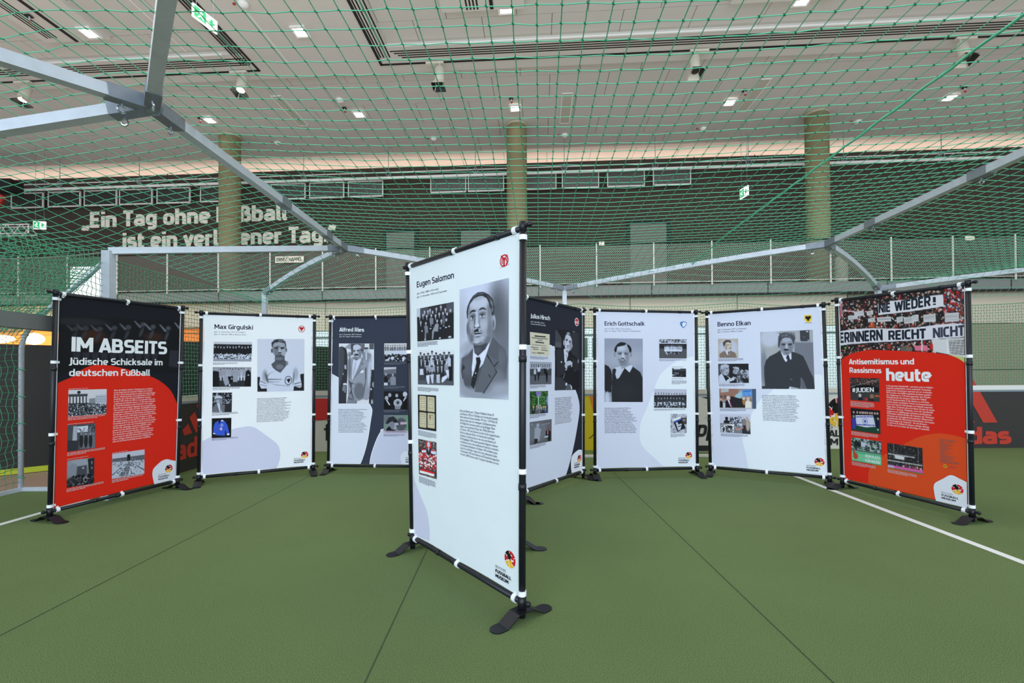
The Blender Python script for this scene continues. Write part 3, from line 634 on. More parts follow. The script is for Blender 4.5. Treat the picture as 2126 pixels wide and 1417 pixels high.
zr = lambda x: np.interp(x, [-5.8, -4.2, -3.3, -2.27, -1.0, .887, 2.8, 4.26, 5.3, 6.15, 8, 10.6], [2.55, 2.64, 2.86, 3.06, 2.94, 2.74, 2.94, 3.06, 2.96, 2.73, 2.9, 3.06])
def zroof(x, y):
    a, b, yy = zx(x), zr(x), yr(x)
    t = sm((y-(yy-1.4))/1.4); z = a*(1-t)+b*t
    t2 = np.clip((y-yy)/np.maximum(7.64-yy, .25), 0, 1); return np.where(y > yy, b*(1-t2)+(2.44)*t2, z)
cell = .1145; ii = np.arange(-62, 106); jj = np.arange(5, 72)
gx, gy = np.meshgrid(ii*cell, jj*cell, indexing='ij')
rs = np.random.RandomState(3)
wx = gx*math.cos(A)+gy*math.sin(A); wy = -gx*math.sin(A)+gy*math.cos(A)
alt = ((np.add.outer(ii, jj) % 2)*2-1)
wx += rs.normal(0, .0012, wx.shape); wy += rs.normal(0, .0012, wx.shape) + alt*.0035
ok = (wx > -5.75) & (wx < 11.0) & (wy > .55) & (wy < 7.63) & ((wx > -4.2) | (wy < 4.93))
wz = zroof(wx, wy) + rs.normal(0, .0012, wx.shape)
G = np.stack([wx, wy, wz], -1)
rn = thing('roof_net', 'large-mesh green net stretched over the whole pitch cage as a ceiling', 'net', (0, 0, 0))
nt_ = Net(); nt_.grid(G, ok, .0029, 4); mesh_o = nt_.build('net_mesh', M_cord, rn); mesh_o['kind'] = 'stuff'
kn = Net()
for i in range(0, G.shape[0]):
    for j in range(G.shape[1]):
        if ok[i, j] and G[i, j, 1] < 4.2:
            c = G[i, j]; kn.line([c-[.006, .004, 0], c+[0, 0, .0], c+[.006, .004, 0]], .0048, 4)
o = kn.build('net_knots', mat('knot_green', (40, 150, 110), .6), rn); o['kind'] = 'stuff'
rp = Net(); ys = np.linspace(.6, 6.9, 80); xs = 2.27+ys*.066; xs = xs + .006*np.sin(ys*18); rp.line(np.stack([xs, ys, zroof(xs, ys)-.012], -1), .0075, 6)
rp.build('seam_rope', M_rope, rn)
rp = Net(); xs = np.linspace(-5.8, -4.2, 30); rp.line(np.stack([xs, 4.93+0*xs, zroof(xs, 4.9+0*xs)-.03*np.sin((xs+5.8)/1.6*PI)], -1), .009, 6)
rp.build('edge_rope', mat('grey_rope', (120, 130, 118), .7), rn)
# back wall net (fine mesh) + border rope
def wallnet(name, label, a, b, z0, z1, cellw, rad, m, wav=.012, ropez=True, zt=None):
    a = np.array(a); b = np.array(b); L = np.linalg.norm(b-a); nx = int(L/cellw); nz = int((z1-z0)/cellw)
    u, v = np.meshgrid(np.arange(nx+1)/nx, np.arange(nz+1)/nz, indexing='ij'); d = (b-a)/L; nrm = np.array([-d[1], d[0]])
    rr = np.random.RandomState(7); wv = wav*np.sin(u*L*2.3)*np.sin(v*3)+rr.normal(0, .0015, u.shape)
    zz = (z1-z0)*v; top = (zt(u*L) if zt else 0); 
    hx = ((np.add.outer(np.arange(nx+1), np.arange(nz+1)) % 2)-.5)*cellw*.34
    Gx = a[0]+(b[0]-a[0])*u+nrm[0]*wv+d[0]*hx; Gy = a[1]+(b[1]-a[1])*u+nrm[1]*wv+d[1]*hx; Gz = z0+zz+top*v
    t = thing(name, label, 'net', (0, 0, 0)); n_ = Net(); n_.grid(np.stack([Gx, Gy, Gz], -1), np.ones(u.shape, bool), rad, 3)
    o = n_.build('net_mesh', m, t); o['kind'] = 'stuff'
    if ropez: q = Net(); q.line(np.stack([Gx[:, -1], Gy[:, -1], Gz[:, -1]], -1), .005, 4); q.build('border_rope', m, t)
    return t
wallnet('back_net', 'fine-mesh green net hanging behind the rear boards across the whole back', (-4.05, 7.66), (11.4, 7.68), 1.02, 2.44, .048, .0033, M_cordf, zt=lambda q: -.06*np.abs(np.sin(q/2.6*PI)))
wallnet('side_net', 'fine-mesh green net above the left dark board', (-4.22, 4.85), (-4.10, 7.62), 1.0, 2.5, .048, .0033, M_cordf, wav=.02)
gn = thing('goal_net', 'dense sagging green goal net behind the thick crossbar at the left', 'net', (0, 0, 0))
def bil(a, b, c, d, cw, rad, sag=0, sagz=0):
    a, b, c, d = map(np.array, (a, b, c, d)); nu = int(np.linalg.norm(b-a)/cw); nv = int(np.linalg.norm(d-a)/cw)
    u, v = np.meshgrid(np.arange(nu+1)/nu, np.arange(nv+1)/nv, indexing='ij'); u = u[..., None]; v = v[..., None]
    Gm = a*(1-u)*(1-v)+b*u*(1-v)+c*u*v+d*(1-u)*v; bul = 16*u*(1-u)*v*(1-v)
    Gm = Gm + bul*np.array([sag, 0, sagz]); Gm[..., 0:1] += .02*np.sin(v*40+u*11)*(bul > 0); Gm[..., 2:3] += .012*np.sin(u*31+v*9)*(bul > 0)
    q = Net(); q.grid(Gm, np.ones(Gm.shape[:2], bool), rad, 3); o = q.build('net_mesh', M_cordf, gn); o['kind'] = 'stuff'
bil((-4.25, 4.78, 2.46), (-5.49, 5.12, 1.66), (-5.49, 2.4, 1.66), (-4.25, 2.4, 2.46), .05, .0032, 0, -.12)
bil((-5.49, 5.1, 0.03), (-5.49, 2.4, .03), (-5.49, 2.4, 1.66), (-5.49, 5.1, 1.66), .07, .0034, .12)
bil((-4.22, 4.74, 1.83), (-4.22, 2.4, 1.83), (-4.24, 2.4, 2.5), (-4.24, 4.74, 2.55), .055, .003, .1)
bil((-4.3, 4.93, 2.56), (-5.75, 4.95, 2.50), (-5.75, 5.0, 1.75), (-5.4, 5.0, 1.75), .055, .003, 0, -.05)
for z in (.15, .45, .75, 1.05, 1.35): MB().ring((-5.49, 5.12, z), (0, .3, 1), .034, .006, 12, 5).build('tie', M_cordf, gn)

# ------------------------------------------------------------------ boards
M_cap = mat('board_cap', (214, 208, 198), .5)
def board(name, a, b, base, label, capc=None, z1=.93, elems=()):
    a, b = Vector((*a, 0)), Vector((*b, 0)); d = (b-a).normalized(); n = Vector((d.y, -d.x, 0))
    t = thing(name, label, 'board', (a+b)/2, 0, 'perimeter boards around the pitch'); off = -(a+b)/2
    def bx(lo, hi, z0, z1_, th, m, nm, o=0):
        p, q = a.lerp(b, lo)+off, a.lerp(b, hi)+off
        P = [k+n*s_+Vector((0, 0, z)) for z in (z0, z1_) for k, s_ in ((p, o), (q, o), (q, o-th), (p, o-th))]
        return obj(nm, P, [(0,3,2,1),(4,5,6,7),(0,1,5,4),(1,2,6,5),(2,3,7,6),(3,0,4,7)], m, t)
    bx(0, 1, .0, z1, .05, base, 'panel'); bx(0, 1, z1, z1+.075, .075, capc or M_cap, 'cap_rail', .012); bx(0, 1, z1-.03, z1, .06, mat('rail_blue_grey', (140, 158, 172), .5), 'rail_lip', .006)
    return t, (lambda u, z, o=.004: a.lerp(b, u)+off+n*o+Vector((0, 0, z)))
def poly(name, pts, m, parent):
    return obj(name, pts, [tuple(q) for q in tessellate_polygon([pts])], m, parent)
M_bdark = mat('board_charcoal', (52, 49, 48), .55, noise=.1, nscale=4); M_bwhite = mat('board_white', (222, 218, 210), .5, noise=.08, nscale=5); M_bred = mat('print_red', (206, 44, 40), .6); M_byel = mat('print_yellow', (222, 196, 30), .55); M_bor = mat('print_orange', (216, 128, 40), .55); M_logo = mat('logo_red', (200, 58, 42), .6); M_ink = mat('print_black', (24, 24, 26), .6)
# left side board
t_, Q = board('perimeter_board', (-4.36, 5.3), (-4.36, 7.5), M_bdark, 'charcoal board with red triangular stripes and lettering, between the first two banners')
def stripes(Q, u0, s, z0, t_, L):      # three slanted bars rising to the right + lettering
    k = lambda u, z: Q(u0+u*s/L, z0+z*s)
    poly('logo_stripe', [k(0, .22), k(.17, .34), k(.30, .12), k(.05, .10)][::1], M_logo, t_)
    poly('logo_stripe', [k(.21, .47), k(.38, .58), k(.62, .12), k(.41, .12)], M_logo, t_)
    poly('logo_stripe', [k(.43, .72), k(.60, .84), k(1.0, .12), k(.76, .12)], M_logo, t_)
LB = 2.2
stripes(Q, .34, .62, .42, t_, LB)
sign_text('lettering', 'adidas', Q(.28, .17), Q(.80, .17), .27, M_logo, t_, bold=2)
# back boards
xb = [-4.2, -1.95, .65, 2.05, 4.35, 5.95, 10.6]
def yb(x): return 7.60
t_, Q = board('perimeter_board', (xb[0], 7.62), (xb[1], 7.62), M_bwhite, 'white rear board with a red upper half and black script, right of the second banner')
W_ = xb[1]-xb[0]; uu = lambda x: (x-xb[0])/W_
pts = [Q(uu(-4.1), .88), Q(uu(-4.1), .52), Q(uu(-3.2), .515), Q(uu(-2.9), .54), Q(uu(-2.5), .6), Q(uu(-2.0), .7), Q(uu(-2.0), .88)]; poly('red_field', pts, M_bred, t_)
sign_text('lettering', 'fußball', Q(uu(-3.13), .18), Q(uu(-2.0), .18), .30, M_ink, t_, bold=.6)
t_, Q = board('perimeter_board', (xb[1], 7.62), (xb[2], 7.62), M_bwhite, 'white rear board hidden behind the tall front banner')
t_, Q = board('perimeter_board', (xb[2], 7.6), (xb[3], 7.6), M_byel, 'yellow rear board with an orange corner, seen between the fifth and sixth banners')
W3 = xb[3]-xb[2]; u3 = lambda x: (x-xb[2])/W3
poly('orange_field', [Q(u3(1.28), .90), Q(u3(1.36), .56), Q(.98, .3), Q(.98, .90)], M_bor, t_)
b = MB().tube([Q(u3(1.27), .20), Q(u3(1.31), .22), Q(u3(1.34), .26)], .006, 5); b.build('scuff', M_ink, t_)
t_, Q = board('perimeter_board', (xb[3], 7.42), (xb[4], 7.36), M_bwhite, 'scuffed white rear board with slanted black letters behind the sixth and seventh banners')
W4 = xb[4]-xb[3]; u4 = lambda x: (x-xb[3])/W4
v, f = stroke_text('schnupper', .19); v = v.copy(); v[:, 0] += v[:, 1]*.2; v[:, 0] -= v[:, 0].min(); sc = .27
P = [Q(u4(2.18+q[0]*sc), .24+q[1]*sc) for q in v]; obj('lettering', P, f, M_ink, t_)
poly('black_wedge', [Q(u4(3.05), .88), Q(u4(3.5), .88), Q(u4(3.5), .80), Q(u4(3.22), .83)], M_ink, t_)
poly('painted_board_shadow', [Q(u4(2.95), .10), Q(u4(4.3), .10), Q(u4(4.3), .01), Q(u4(2.95), .01)], M_ink, t_)  # black strip paints the shadow along the bottom of the board
rr = random.Random(2)
for i in range(7):
    x = rr.uniform(2.95, 3.3); z = rr.uniform(.35, .8); MB().tube([Q(u4(x), z), Q(u4(x+rr.uniform(.02, .06)), z+rr.uniform(-.03, .05))], .002, 4).build('scuff', mat('scuff_grey', (150, 150, 150), .7), t_)
t_, Q = board('perimeter_board', (xb[4], 7.6), (xb[5], 7.6), M_bwhite, 'white rear board with a ball emblem, partly hidden by the red banner at the right')
W5 = xb[5]-xb[4]; u5 = lambda x: (x-xb[4])/W5
BALL = []
def ball_logo(fn, r, parent, name='ball_emblem'):
    """football emblem: red/black panels above, yellow below; fn(dx,dy) maps to the surface"""
    def disc(n=26, rr=1.0, cx=0, cy=0, layer=0): return [fn(cx+rr*math.cos(2*PI*i/n), cy+rr*math.sin(2*PI*i/n), layer) for i in range(n)]
    V, Fs, Mi = [], [], []
    mats = [ink((238, 240, 246)), ink((206, 30, 36)), ink((24, 22, 24)), ink((238, 190, 60)), ink((196, 90, 30))]
    def addp(pts, mi, layer):
        P = [fn(x, y, layer) for x, y in pts]; b0 = len(V); V.extend(P)
        for q in tessellate_polygon([[Vector((x, y, 0)) for x, y in pts]]): Fs.append(tuple(b0+i for i in q)); Mi.append(mi)
    circ = lambda cx, cy, rr, n, a0=0: [(cx+rr*math.cos(a0+2*PI*i/n), cy+rr*math.sin(a0+2*PI*i/n)) for i in range(n)]
    seg = lambda a0, a1, r0, r1, n=8: [(r1*math.cos(a0+(a1-a0)*i/n), r1*math.sin(a0+(a1-a0)*i/n)) for i in range(n+1)]+[(r0*math.cos(a1+(a0-a1)*i/n), r0*math.sin(a1+(a0-a1)*i/n)) for i in range(n+1)]
    addp(circ(0, 0, 1.0, 24), 0, 0)
    addp(seg(R(25), R(95), .62, 1), 1, 1); addp(seg(R(100), R(150), .62, 1), 2, 1); addp(seg(R(155), R(205), .66, 1), 1, 1); addp(seg(R(-40), R(20), .66, 1), 1, 1)
    addp(seg(R(210), R(262), .66, 1), 3, 1); addp(seg(R(268), R(316), .66, 1), 3, 1)
    addp(circ(-.12, .30, .40, 6, R(10)), 2, 1); addp(circ(.42, .22, .24, 6), 1, 1); addp(circ(-.5, .0, .22, 6, .3), 1, 1); addp(circ(.05, -.34, .36, 6, R(20)), 3, 1); addp(circ(.5, -.3, .17, 5), 1, 1); addp(circ(-.42, -.42, .16, 5), 3, 1); addp(circ(.08, -.1, .13, 6), 4, 1)
    o = obj(name, V, Fs, None, parent, mats=mats)
    o.data.polygons.foreach_set('material_index', Mi); return o
ball_logo(lambda x, y, l: Q(u5(5.39+x*.17), .60+y*.24, .004+l*.002), 1, t_)
sign_text('lettering', 'DEUTSCHES', Q(u5(4.72), .33), Q(u5(5.31), .33), .07, M_ink, t_, bold=.2)
sign_text('lettering', 'FUSSBALL', Q(u5(4.72), .20), Q(u5(5.52), .20), .11, M_ink, t_, bold=2)
sign_text('lettering', 'MUSEUM', Q(u5(4.72), .06), Q(u5(5.40), .06), .11, M_ink, t_, bold=2)
t_, Q = board('perimeter_board', (xb[5], 7.56), (xb[6], 7.62), M_bdark, 'charcoal rear board with big red stripe and letters at the right edge of the pitch', mat('cap_white', (236, 238, 238), .5), .96)
W6 = xb[6]-xb[5]; u6 = lambda x: (x-xb[5])/W6
stripes(Q, u6(7.03), 1.0, .30, t_, W6)
sign_text('lettering', 'adidas', Q(u6(6.92), .07), Q(u6(8.26), .07), .28, M_logo, t_, bold=2.4)

# ------------------------------------------------------------------ printed banners
DATA = json.loads(r'''{
"abseits":{"q":[[-4.087,4.05,0.0],[-3.792,5.186,0.0],[-4.077,4.086,2.037],[-3.776,5.248,2.064]],"base":[26,29,38],"el":[
["pic",[0.0266,0.8956,0.9735,0.9202,0.9748,0.6345,0.0152,0.6443],1622,735,[["e",236,68,330,50,0,44,40],["e",397,258,150,90,0,[58,34,26],60],["e",1209,235,140,60,0,[56,36,30],60],["p",[80,123,97,118,176,184,139,192],70,10],["e",189,162,38,30,0,58,16],["e",171,265,22,70,0.4,52,18],["p",[186,109,203,104,286,173,249,181],77,10],["e",299,148,38,30,0,62,16],["e",281,252,22,70,0.4,55,18],["p",[352,112,369,108,457,180,419,188],84,10],["e",470,152,38,30,0,66,16],["e",451,257,22,70,0.4,58,18],["p",[529,90,547,86,639,161,600,171],91,10],["e",653,131,38,30,0,70,16],["e",633,236,22,70,0.4,61,18],["p",[711,73,729,69,826,148,786,157],98,10],["e",840,114,38,30,0,74,16],["e",819,221,22,70,0.4,64,18],["p",[911,30,929,25,1032,108,991,118],105,10],["e",1046,70,38,30,0,78,16],["e",1024,179,22,70,0.4,67,18],["p",[1056,55,1074,50,1182,136,1141,146],112,10],["e",1196,96,38,30,0,82,16],["e",1174,205,22,70,0.4,70,18],["p",[1288,66,1307,61,1420,152,1378,162],119,10],["e",1435,108,38,30,0,86,16],["e",1412,218,22,70,0.4,73,18],["p",[1524,25,1544,20,1664,115,1620,126],120,10],["e",1679,67,38,30,0,90,16],["e",1654,179,22,70,0.4,76,18],["p",[1471,415,1613,422,1609,662,1457,642],[46,47,58],12],["p",[164,477,256,466,246,620,190,620],[44,45,55],18],["p",[271,475,365,464,353,619,297,620],[44,45,55],18],["p",[379,474,474,462,463,619,406,619],[44,45,55],18],["p",[489,472,585,460,573,618,515,618],[44,45,55],18],["p",[601,470,698,459,686,617,627,617],[44,45,55],18],["p",[713,468,812,457,799,616,740,617],[44,45,55],18],["p",[828,466,928,455,914,615,854,616],[44,45,55],18],["p",[944,465,1045,453,1031,615,970,615],[44,45,55],18],["p",[1061,463,1165,451,1150,614,1088,614],[44,45,55],18],["p",[1181,461,1285,449,1270,613,1207,613],[44,45,55],18]],[22,24,29],[150,66]],
["blob",[[0.0222,0.5968],[0.0768,0.6127],[0.1203,0.6248],[0.1676,0.6503],[0.233,0.672],[0.3013,0.6786],[0.3906,0.6739],[0.5112,0.657],[0.6644,0.6289],[0.7717,0.6024],[0.8622,0.5648],[0.9191,0.5268],[0.964,0.4753],[0.9789,0.4615],[0.9825,0.0583],[0.0162,0.048]],[222,40,22],[0,13,14,15],0],
["text","IM ABSEITS",[0.1079,0.7385],[0.858,0.7353],0.0666,[238,244,252],2],
["text","Jüdische Schicksale im",[0.0951,0.6785],[0.8196,0.6756],0.0326,[238,244,252],1.4],
["text","deutschen Fußball",[0.0971,0.6275],[0.7082,0.6218],0.03266,[238,244,252],1.4],
["block",["Ohne den Einfluss jüdischer Clubfunktionäre und Spieler","ist die Geschichte des deutschen Fußballs nicht denkbar.","Auf ihrer Pionierleistung basieren etliche Vereinsgründungen.","Bis zur „Machtergreifung“ durch Adolf Hitler am 30.1.1933","sind Juden fest in die nationale Fußballkultur integriert.","Im April 1933 erklärt der DFB im vorauseilenden Gehorsam","„Angehörige der jüdischen Rasse (...) in führenden Stellungen","der Verbandsinstanzen und der Vereine für nicht tragbar“.","Daraufhin werden jüdische Mitglieder rigoros ausgeschlossen.","Viele wechseln in die Clubs der Schild- und Makkabi-Verbände","und bestreiten eigene Meisterschaften und Pokalwettbewerbe.","Parallel dazu verschärfen sich Entrechtung und Ausgrenzung.","Mit der Pogromnacht 1938 eskaliert die antisemitische Gewalt.","Widerstand und Solidarität mit den Verfolgten ist selten.","Die einzige Rettung vor dem NS-Terrorsystem ist die Flucht.","Hunderttausende in der deutschen Heimat verbleibende Juden","werden deportiert und in den Vernichtungslagern ermordet.","Mit dem fast vollständigen Auslöschen jüdischen Lebens","geraten auch die jüdischen Sportler in Vergessenheit.","Erst seit der Jahrtausendwende gibt es vermehrt Initiativen,","ihre Verdienste zu würdigen, ihre Biografien zu erforschen","und sie damit ins öffentliche Bewusstsein zurückzuholen.","Dieser wichtigen Aufarbeitung deutscher Fußballgeschichte","sieht sich die Sonderausstellung besonders verpflichtet."],[0.4139,0.5586],[0.4162,0.3002],[0.7731,0.5593],[238,244,252],0.5,1],
["cap",1,[0.0968,0.5714],[0.3482,0.5696],[0.0969,0.5701],[238,244,252]],
["pic",[0.0958,0.5659,0.3606,0.5624,0.3644,0.4442,0.0974,0.4478],400,269,[["p",[2,136,402,145,403,300,0,271],70,6],["p",[1,44,193,45,193,70,1,70],75,3],["e",104,27,18,16,0,50,3],["p",[9,66,22,67,23,149,10,148],60,3],["p",[41,68,54,68,56,150,42,150],60,3],["p",[73,69,87,69,88,152,75,151],60,3],["p",[106,70,120,71,121,154,107,153],60,3],["p",[139,71,153,72,154,155,141,155],60,3],["p",[173,73,187,73,188,157,174,156],60,3],["p",[210,96,307,90,308,151,211,146],150,3],["p",[276,63,399,52,400,161,277,155],205,3],["p",[287,74,295,73,295,85,287,85],120,2],["p",[287,98,295,98,295,110,287,109],120,2],["p",[287,123,295,122,295,134,287,134],120,2],["p",[309,75,318,74,318,86,309,86],120,2],["p",[310,99,318,98,318,111,310,110],120,2],["p",[310,124,318,123,318,135,310,135],120,2],["p",[332,75,341,75,341,87,332,87],120,2],["p",[333,100,341,99,341,112,333,111],120,2],["p",[333,125,341,124,341,136,333,136],120,2],["p",[355,76,364,76,364,88,356,88],120,2],["p",[356,101,364,100,364,113,356,112],120,2],["p",[356,126,364,125,364,137,356,137],120,2],["p",[379,77,387,76,387,89,379,89],120,2],["p",[379,102,387,101,388,114,379,113],120,2],["p",[379,127,388,126,388,138,379,138],120,2],["c",3,153,401,295,420,6,[20,40,190,225],1],["p",[93,160,106,161,183,264,160,268],90,4]],[214,216,230],[100,66]],
["cap",3,[0.0969,0.4457],[0.3527,0.4381],[0.0964,0.4266],[238,244,252]],
["cap",1,[0.0957,0.413],[0.337,0.4106],[0.0957,0.4117],[238,244,252]],
["pic",[0.0959,0.4088,0.2847,0.4051,0.2884,0.2887,0.0981,0.2902],291,269,[["p",[2,155,118,159,109,267,0,269],60,4],["p",[59,15,96,16,98,166,50,161],190,8],["p",[98,23,212,20,213,83,100,84],228,3],["p",[142,91,290,95,291,271,129,254],120,14],["c",106,38,208,77,30,5,[90,120],4],["e",143,172,20,75,0,45,6],["e",191,177,20,75,0,45,6],["e",241,183,20,75,0,45,6],["e",142,104,11,13,0,150,4],["e",190,108,11,13,0,150,4],["e",240,113,11,13,0,150,4],["c",228,8,290,137,60,7,[60,150,110],7]],[78,80,88],[72,66]],
["cap",3,[0.0989,0.285],[0.3597,0.2808],[0.0983,0.2688],[238,244,252]],
["cap",1,[0.1001,0.2571],[0.3328,0.2541],[0.1001,0.2554],[238,244,252]],
["pic",[0.0991,0.2508,0.2848,0.2457,0.288,0.1244,0.1007,0.131],286,275,[["e",124,46,120,60,0,170,50],["e",55,106,60,70,0,150,30],["p",[104,73,205,71,206,187,96,171],80,16],["p",[214,7,286,0,286,199,231,181],45,5],["p",[250,36,266,36,266,69,251,69],130,2],["p",[251,93,266,93,267,120,251,120],130,2],["e",166,96,12,9,0,190,4],["c",3,173,287,321,140,16,[18,35,50,70],3]],[128,130,138],[70,66]],
["cap",3,[0.101,0.1246],[0.3563,0.1182],[0.1004,0.1088],[238,244,252]],
["cap",1,[0.4169,0.2531],[0.6024,0.2499],[0.417,0.2517],[238,244,252]],
["pic",[0.4164,0.2485,0.6802,0.2446,0.6839,0.1214,0.419,0.1281],342,255,[["p",[1,51,342,56,343,123,1,91],105,6],["p",[152,39,186,39,186,104,153,99],28,3],["p",[146,43,168,24,191,44],28,2],["p",[1,86,343,107,342,255,0,255],205,8],["p",[166,101,171,102,341,209,341,224],90,3],["p",[166,101,171,102,4,209,4,223],90,3],["p",[162,120,192,125,163,245,74,240],120,8],["c",53,108,295,278,260,6,[60,120,230,150],5],["c",1,71,340,153,60,6,[100,190],6]],[196,200,222],[86,66]],
["cap",3,[0.4207,0.1232],[0.6735,0.1168],[0.42,0.1062],[238,244,252]],
["blob",[[0.973,0.154],[0.9291,0.163],[0.8923,0.1717],[0.8609,0.1716],[0.8303,0.1659],[0.7877,0.1485],[0.7628,0.134],[0.7554,0.1124],[0.7609,0.0892],[0.7774,0.0503],[0.979,0.0463]],[226,232,248],[0,9,10],0],
["museum",[0.9086,0.1199],0.02079,[0.8118,0.0698],0.10581]
]},
"girg":{"q":[[-3.67,5.361,0.0],[-2.573,5.92,0.0],[-3.649,5.372,2.025],[-2.558,5.928,2.043]],"base":[238,244,252],"el":[
["blob",[[0.0181,0.0589],[0.0184,0.2464],[0.0651,0.2639],[0.1589,0.2915],[0.2718,0.3109],[0.3873,0.3218],[0.4343,0.3184],[0.4819,0.3027],[0.5665,0.2582],[0.64,0.2177],[0.6748,0.187],[0.6902,0.1406],[0.681,0.0996],[0.6571,0.0554]],[206,210,236],[0,1,13],0],
["text","Max Girgulski",[0.1085,0.9028],[0.4337,0.9028],0.02727,[25,22,60],1.2],
["text","geb. 12. November 1913 in Frankfurt",[0.1067,0.8819],[0.3679,0.883],0.00721,[25,22,60],0],
["text","gest. 3. Februar 1983 in Buenos Aires",[0.1069,0.8683],[0.374,0.8683],0.00721,[25,22,60],0],
["ring",[0.8771,0.9137],0.03221,0.02149,0.16,[190,30,38]],
["eagle",[0.8771,0.9137],0.02188,0.01461,0.0,[190,30,38]],
["pic",[0.106,0.8276,0.4279,0.8273,0.4237,0.7106,0.1013,0.7127],534,272,[["p",[-8,32,535,35,541,176,-4,176],35,4],["t",-3,42,540,237,13,190,28,200,3,0.2],["c",2,171,533,237,260,9,[235,30,225,20],2],["p",[-1,238,535,235,536,272,0,275],165,4]],[200,202,216],[96,52]],
["cap",3,[0.1009,0.7051],[0.3084,0.7045],[0.1012,0.6905],[25,22,60]],
["pic",[0.0991,0.6792,0.4225,0.6761,0.4226,0.5599,0.1009,0.563],536,274,[["p",[0,146,535,147,536,279,0,274],50,20],["t",90,12,461,187,9,185,170,205,8,0.24],["p",[-1,62,31,47,85,67,91,275,0,274],25,5],["e",43,32,19,24,0,170,5],["p",[460,56,500,36,534,76,536,279,442,278],22,5],["e",459,23,18,22,0,180,5],["p",[154,126,194,116,219,186,229,226,175,266,150,206],165,6],["p",[283,86,328,86,349,177,339,207,269,206],165,6],["p",[204,131,279,126,279,211,239,226],22,5],["e",261,161,12,14,0,150,4],["e",231,251,12,12,0,235,3],["e",496,111,12,9,0,200,3]],[150,152,165],[96,52]],
["cap",3,[0.1009,0.5588],[0.3263,0.5551],[0.1013,0.5421],[25,22,60]],
["pic",[0.1004,0.5297,0.2621,0.5274,0.2607,0.4116,0.0999,0.4139],272,276,[["c",5,0,276,153,220,13,[30,60,140,25,170],9],["p",[5,276,9,208,42,159,87,145,177,176,169,280],115,6],["p",[62,145,102,145,134,271,124,279,104,275],215,4],["e",86,110,36,46,0,175,5],["p",[26,75,50,42,95,38,140,66,140,83,36,92],205,4],["p",[51,80,135,81,136,93,51,96],90,5],["e",116,115,22,25,0,135,8],["p",[105,160,115,160,125,261,115,271],110,3]],[40,42,46],[64,66]],
["cap",3,[0.0988,0.4111],[0.3139,0.4045],[0.0991,0.3932],[25,22,60]],
["pic",[0.0976,0.3799,0.259,0.3779,0.2582,0.263,0.0989,0.265],272,275,[["p",[45,61,84,37,134,34,184,47,220,106,247,223,212,227,186,165,185,251,51,235,48,215,18,209,27,109],[52,88,205],4],["p",[94,13,123,14,119,58,95,92],[14,14,16],3],["p",[20,204,50,210,48,225,20,219],230,3],["p",[210,222,249,218,248,243,212,245],235,3],["p",[124,33,148,24,169,47,134,46],235,3],["e",140,101,18,22,0,[170,180,230],4],["e",140,101,10,13,0,[90,110,210],3],["e",130,153,18,20,0,[190,180,215],4],["e",105,148,6,6,0,[190,60,90],3]],[14,15,18],[62,64]],
["cap",3,[0.0989,0.2629],[0.3167,0.2563],[0.0992,0.248],[25,22,60]],
["pic",[0.4734,0.8469,0.9043,0.8512,0.9057,0.5259,0.4787,0.5276],1154,1278,[["p",[0,919,54,920,74,955,232,958,232,1283,0,1278],35,6],["p",[1054,870,1151,852,1154,1278,884,1274,873,1059,1055,1063],38,6],["p",[133,718,330,611,530,803,740,595,952,698,1024,809,1086,1094,1087,1175,1046,1204,893,1161,879,1297,232,1283,222,1197,94,1205,44,1104,64,955],222,8],["e",182,897,70,150,0,180,50],["e",222,948,30,130,-0.3,110,20],["e",933,859,70,150,0,185,50],["e",882,969,16,150,0.1,120,14],["p",[222,908,311,820,430,791,311,830,242,918],110,6],["p",[242,968,590,979,590,999,261,998],130,8],["p",[262,1058,451,1112,792,1149,792,1164,451,1132],160,8],["p",[271,1029,530,1043,530,1053,291,1059],160,8],["p",[64,1005,222,1088,222,1102,64,1030],120,6],["p",[59,1094,222,1137,222,1152,59,1109],130,6],["p",[903,1090,1086,1053,1086,1073,903,1125],130,6],["p",[903,1151,1081,1144,1076,1164,904,1176],130,6],["p",[330,616,420,542,669,524,755,585,660,704,555,828,450,772,370,701],92,6],["e",539,683,90,60,0,125,30],["e",720,595,30,50,0,140,16],["e",528,234,172,235,0,150,8],["p",[429,382,659,384,659,544,539,603,420,542],85,16],["e",529,463,110,60,0,95,20],["e",519,483,100,35,0,120,20],["e",350,283,26,60,0,120,6],["e",693,269,26,58,0,130,6],["e",345,292,12,35,0,60,6],["e",693,274,10,30,0,65,6],["e",528,144,140,70,0,170,24],["e",628,324,60,90,0,175,26],["e",489,283,90,120,0,128,30],["p",[340,183,337,89,409,20,508,-5,607,5,678,65,700,164,678,204,663,105,528,75,409,94,369,144,369,203],60,9],["p",[488,0,588,0,668,65,538,65],105,14],["p",[513,0,523,0,520,79,510,79],130,5],["p",[394,203,488,189,488,206,399,218],60,6],["p",[553,204,648,194,648,209,558,219],55,6],["e",449,225,50,24,0,84,12],["e",449,227,30,9,0,36,5],["e",429,225,9,6,0,180,4],["e",603,226,46,22,0,72,10],["e",603,228,26,8,0,34,5],["p",[518,214,548,214,588,324,509,323],190,10],["e",539,335,42,18,0,70,8],["e",517,308,16,14,0,200,6],["p",[467,393,499,383,529,387,561,381,601,388,561,399,529,403,495,400],42,5],["e",534,428,60,9,0,65,8],["e",509,408,40,7,0,130,5],["e",753,1019,92,112,0,40,4],["e",753,1019,76,96,0,222,4],["p",[706,966,736,996,771,952,786,992,817,973,797,1028,772,1057,782,1098,762,1067,736,1072,741,1037,711,1016],25,4]],[206,212,232],[116,126]],
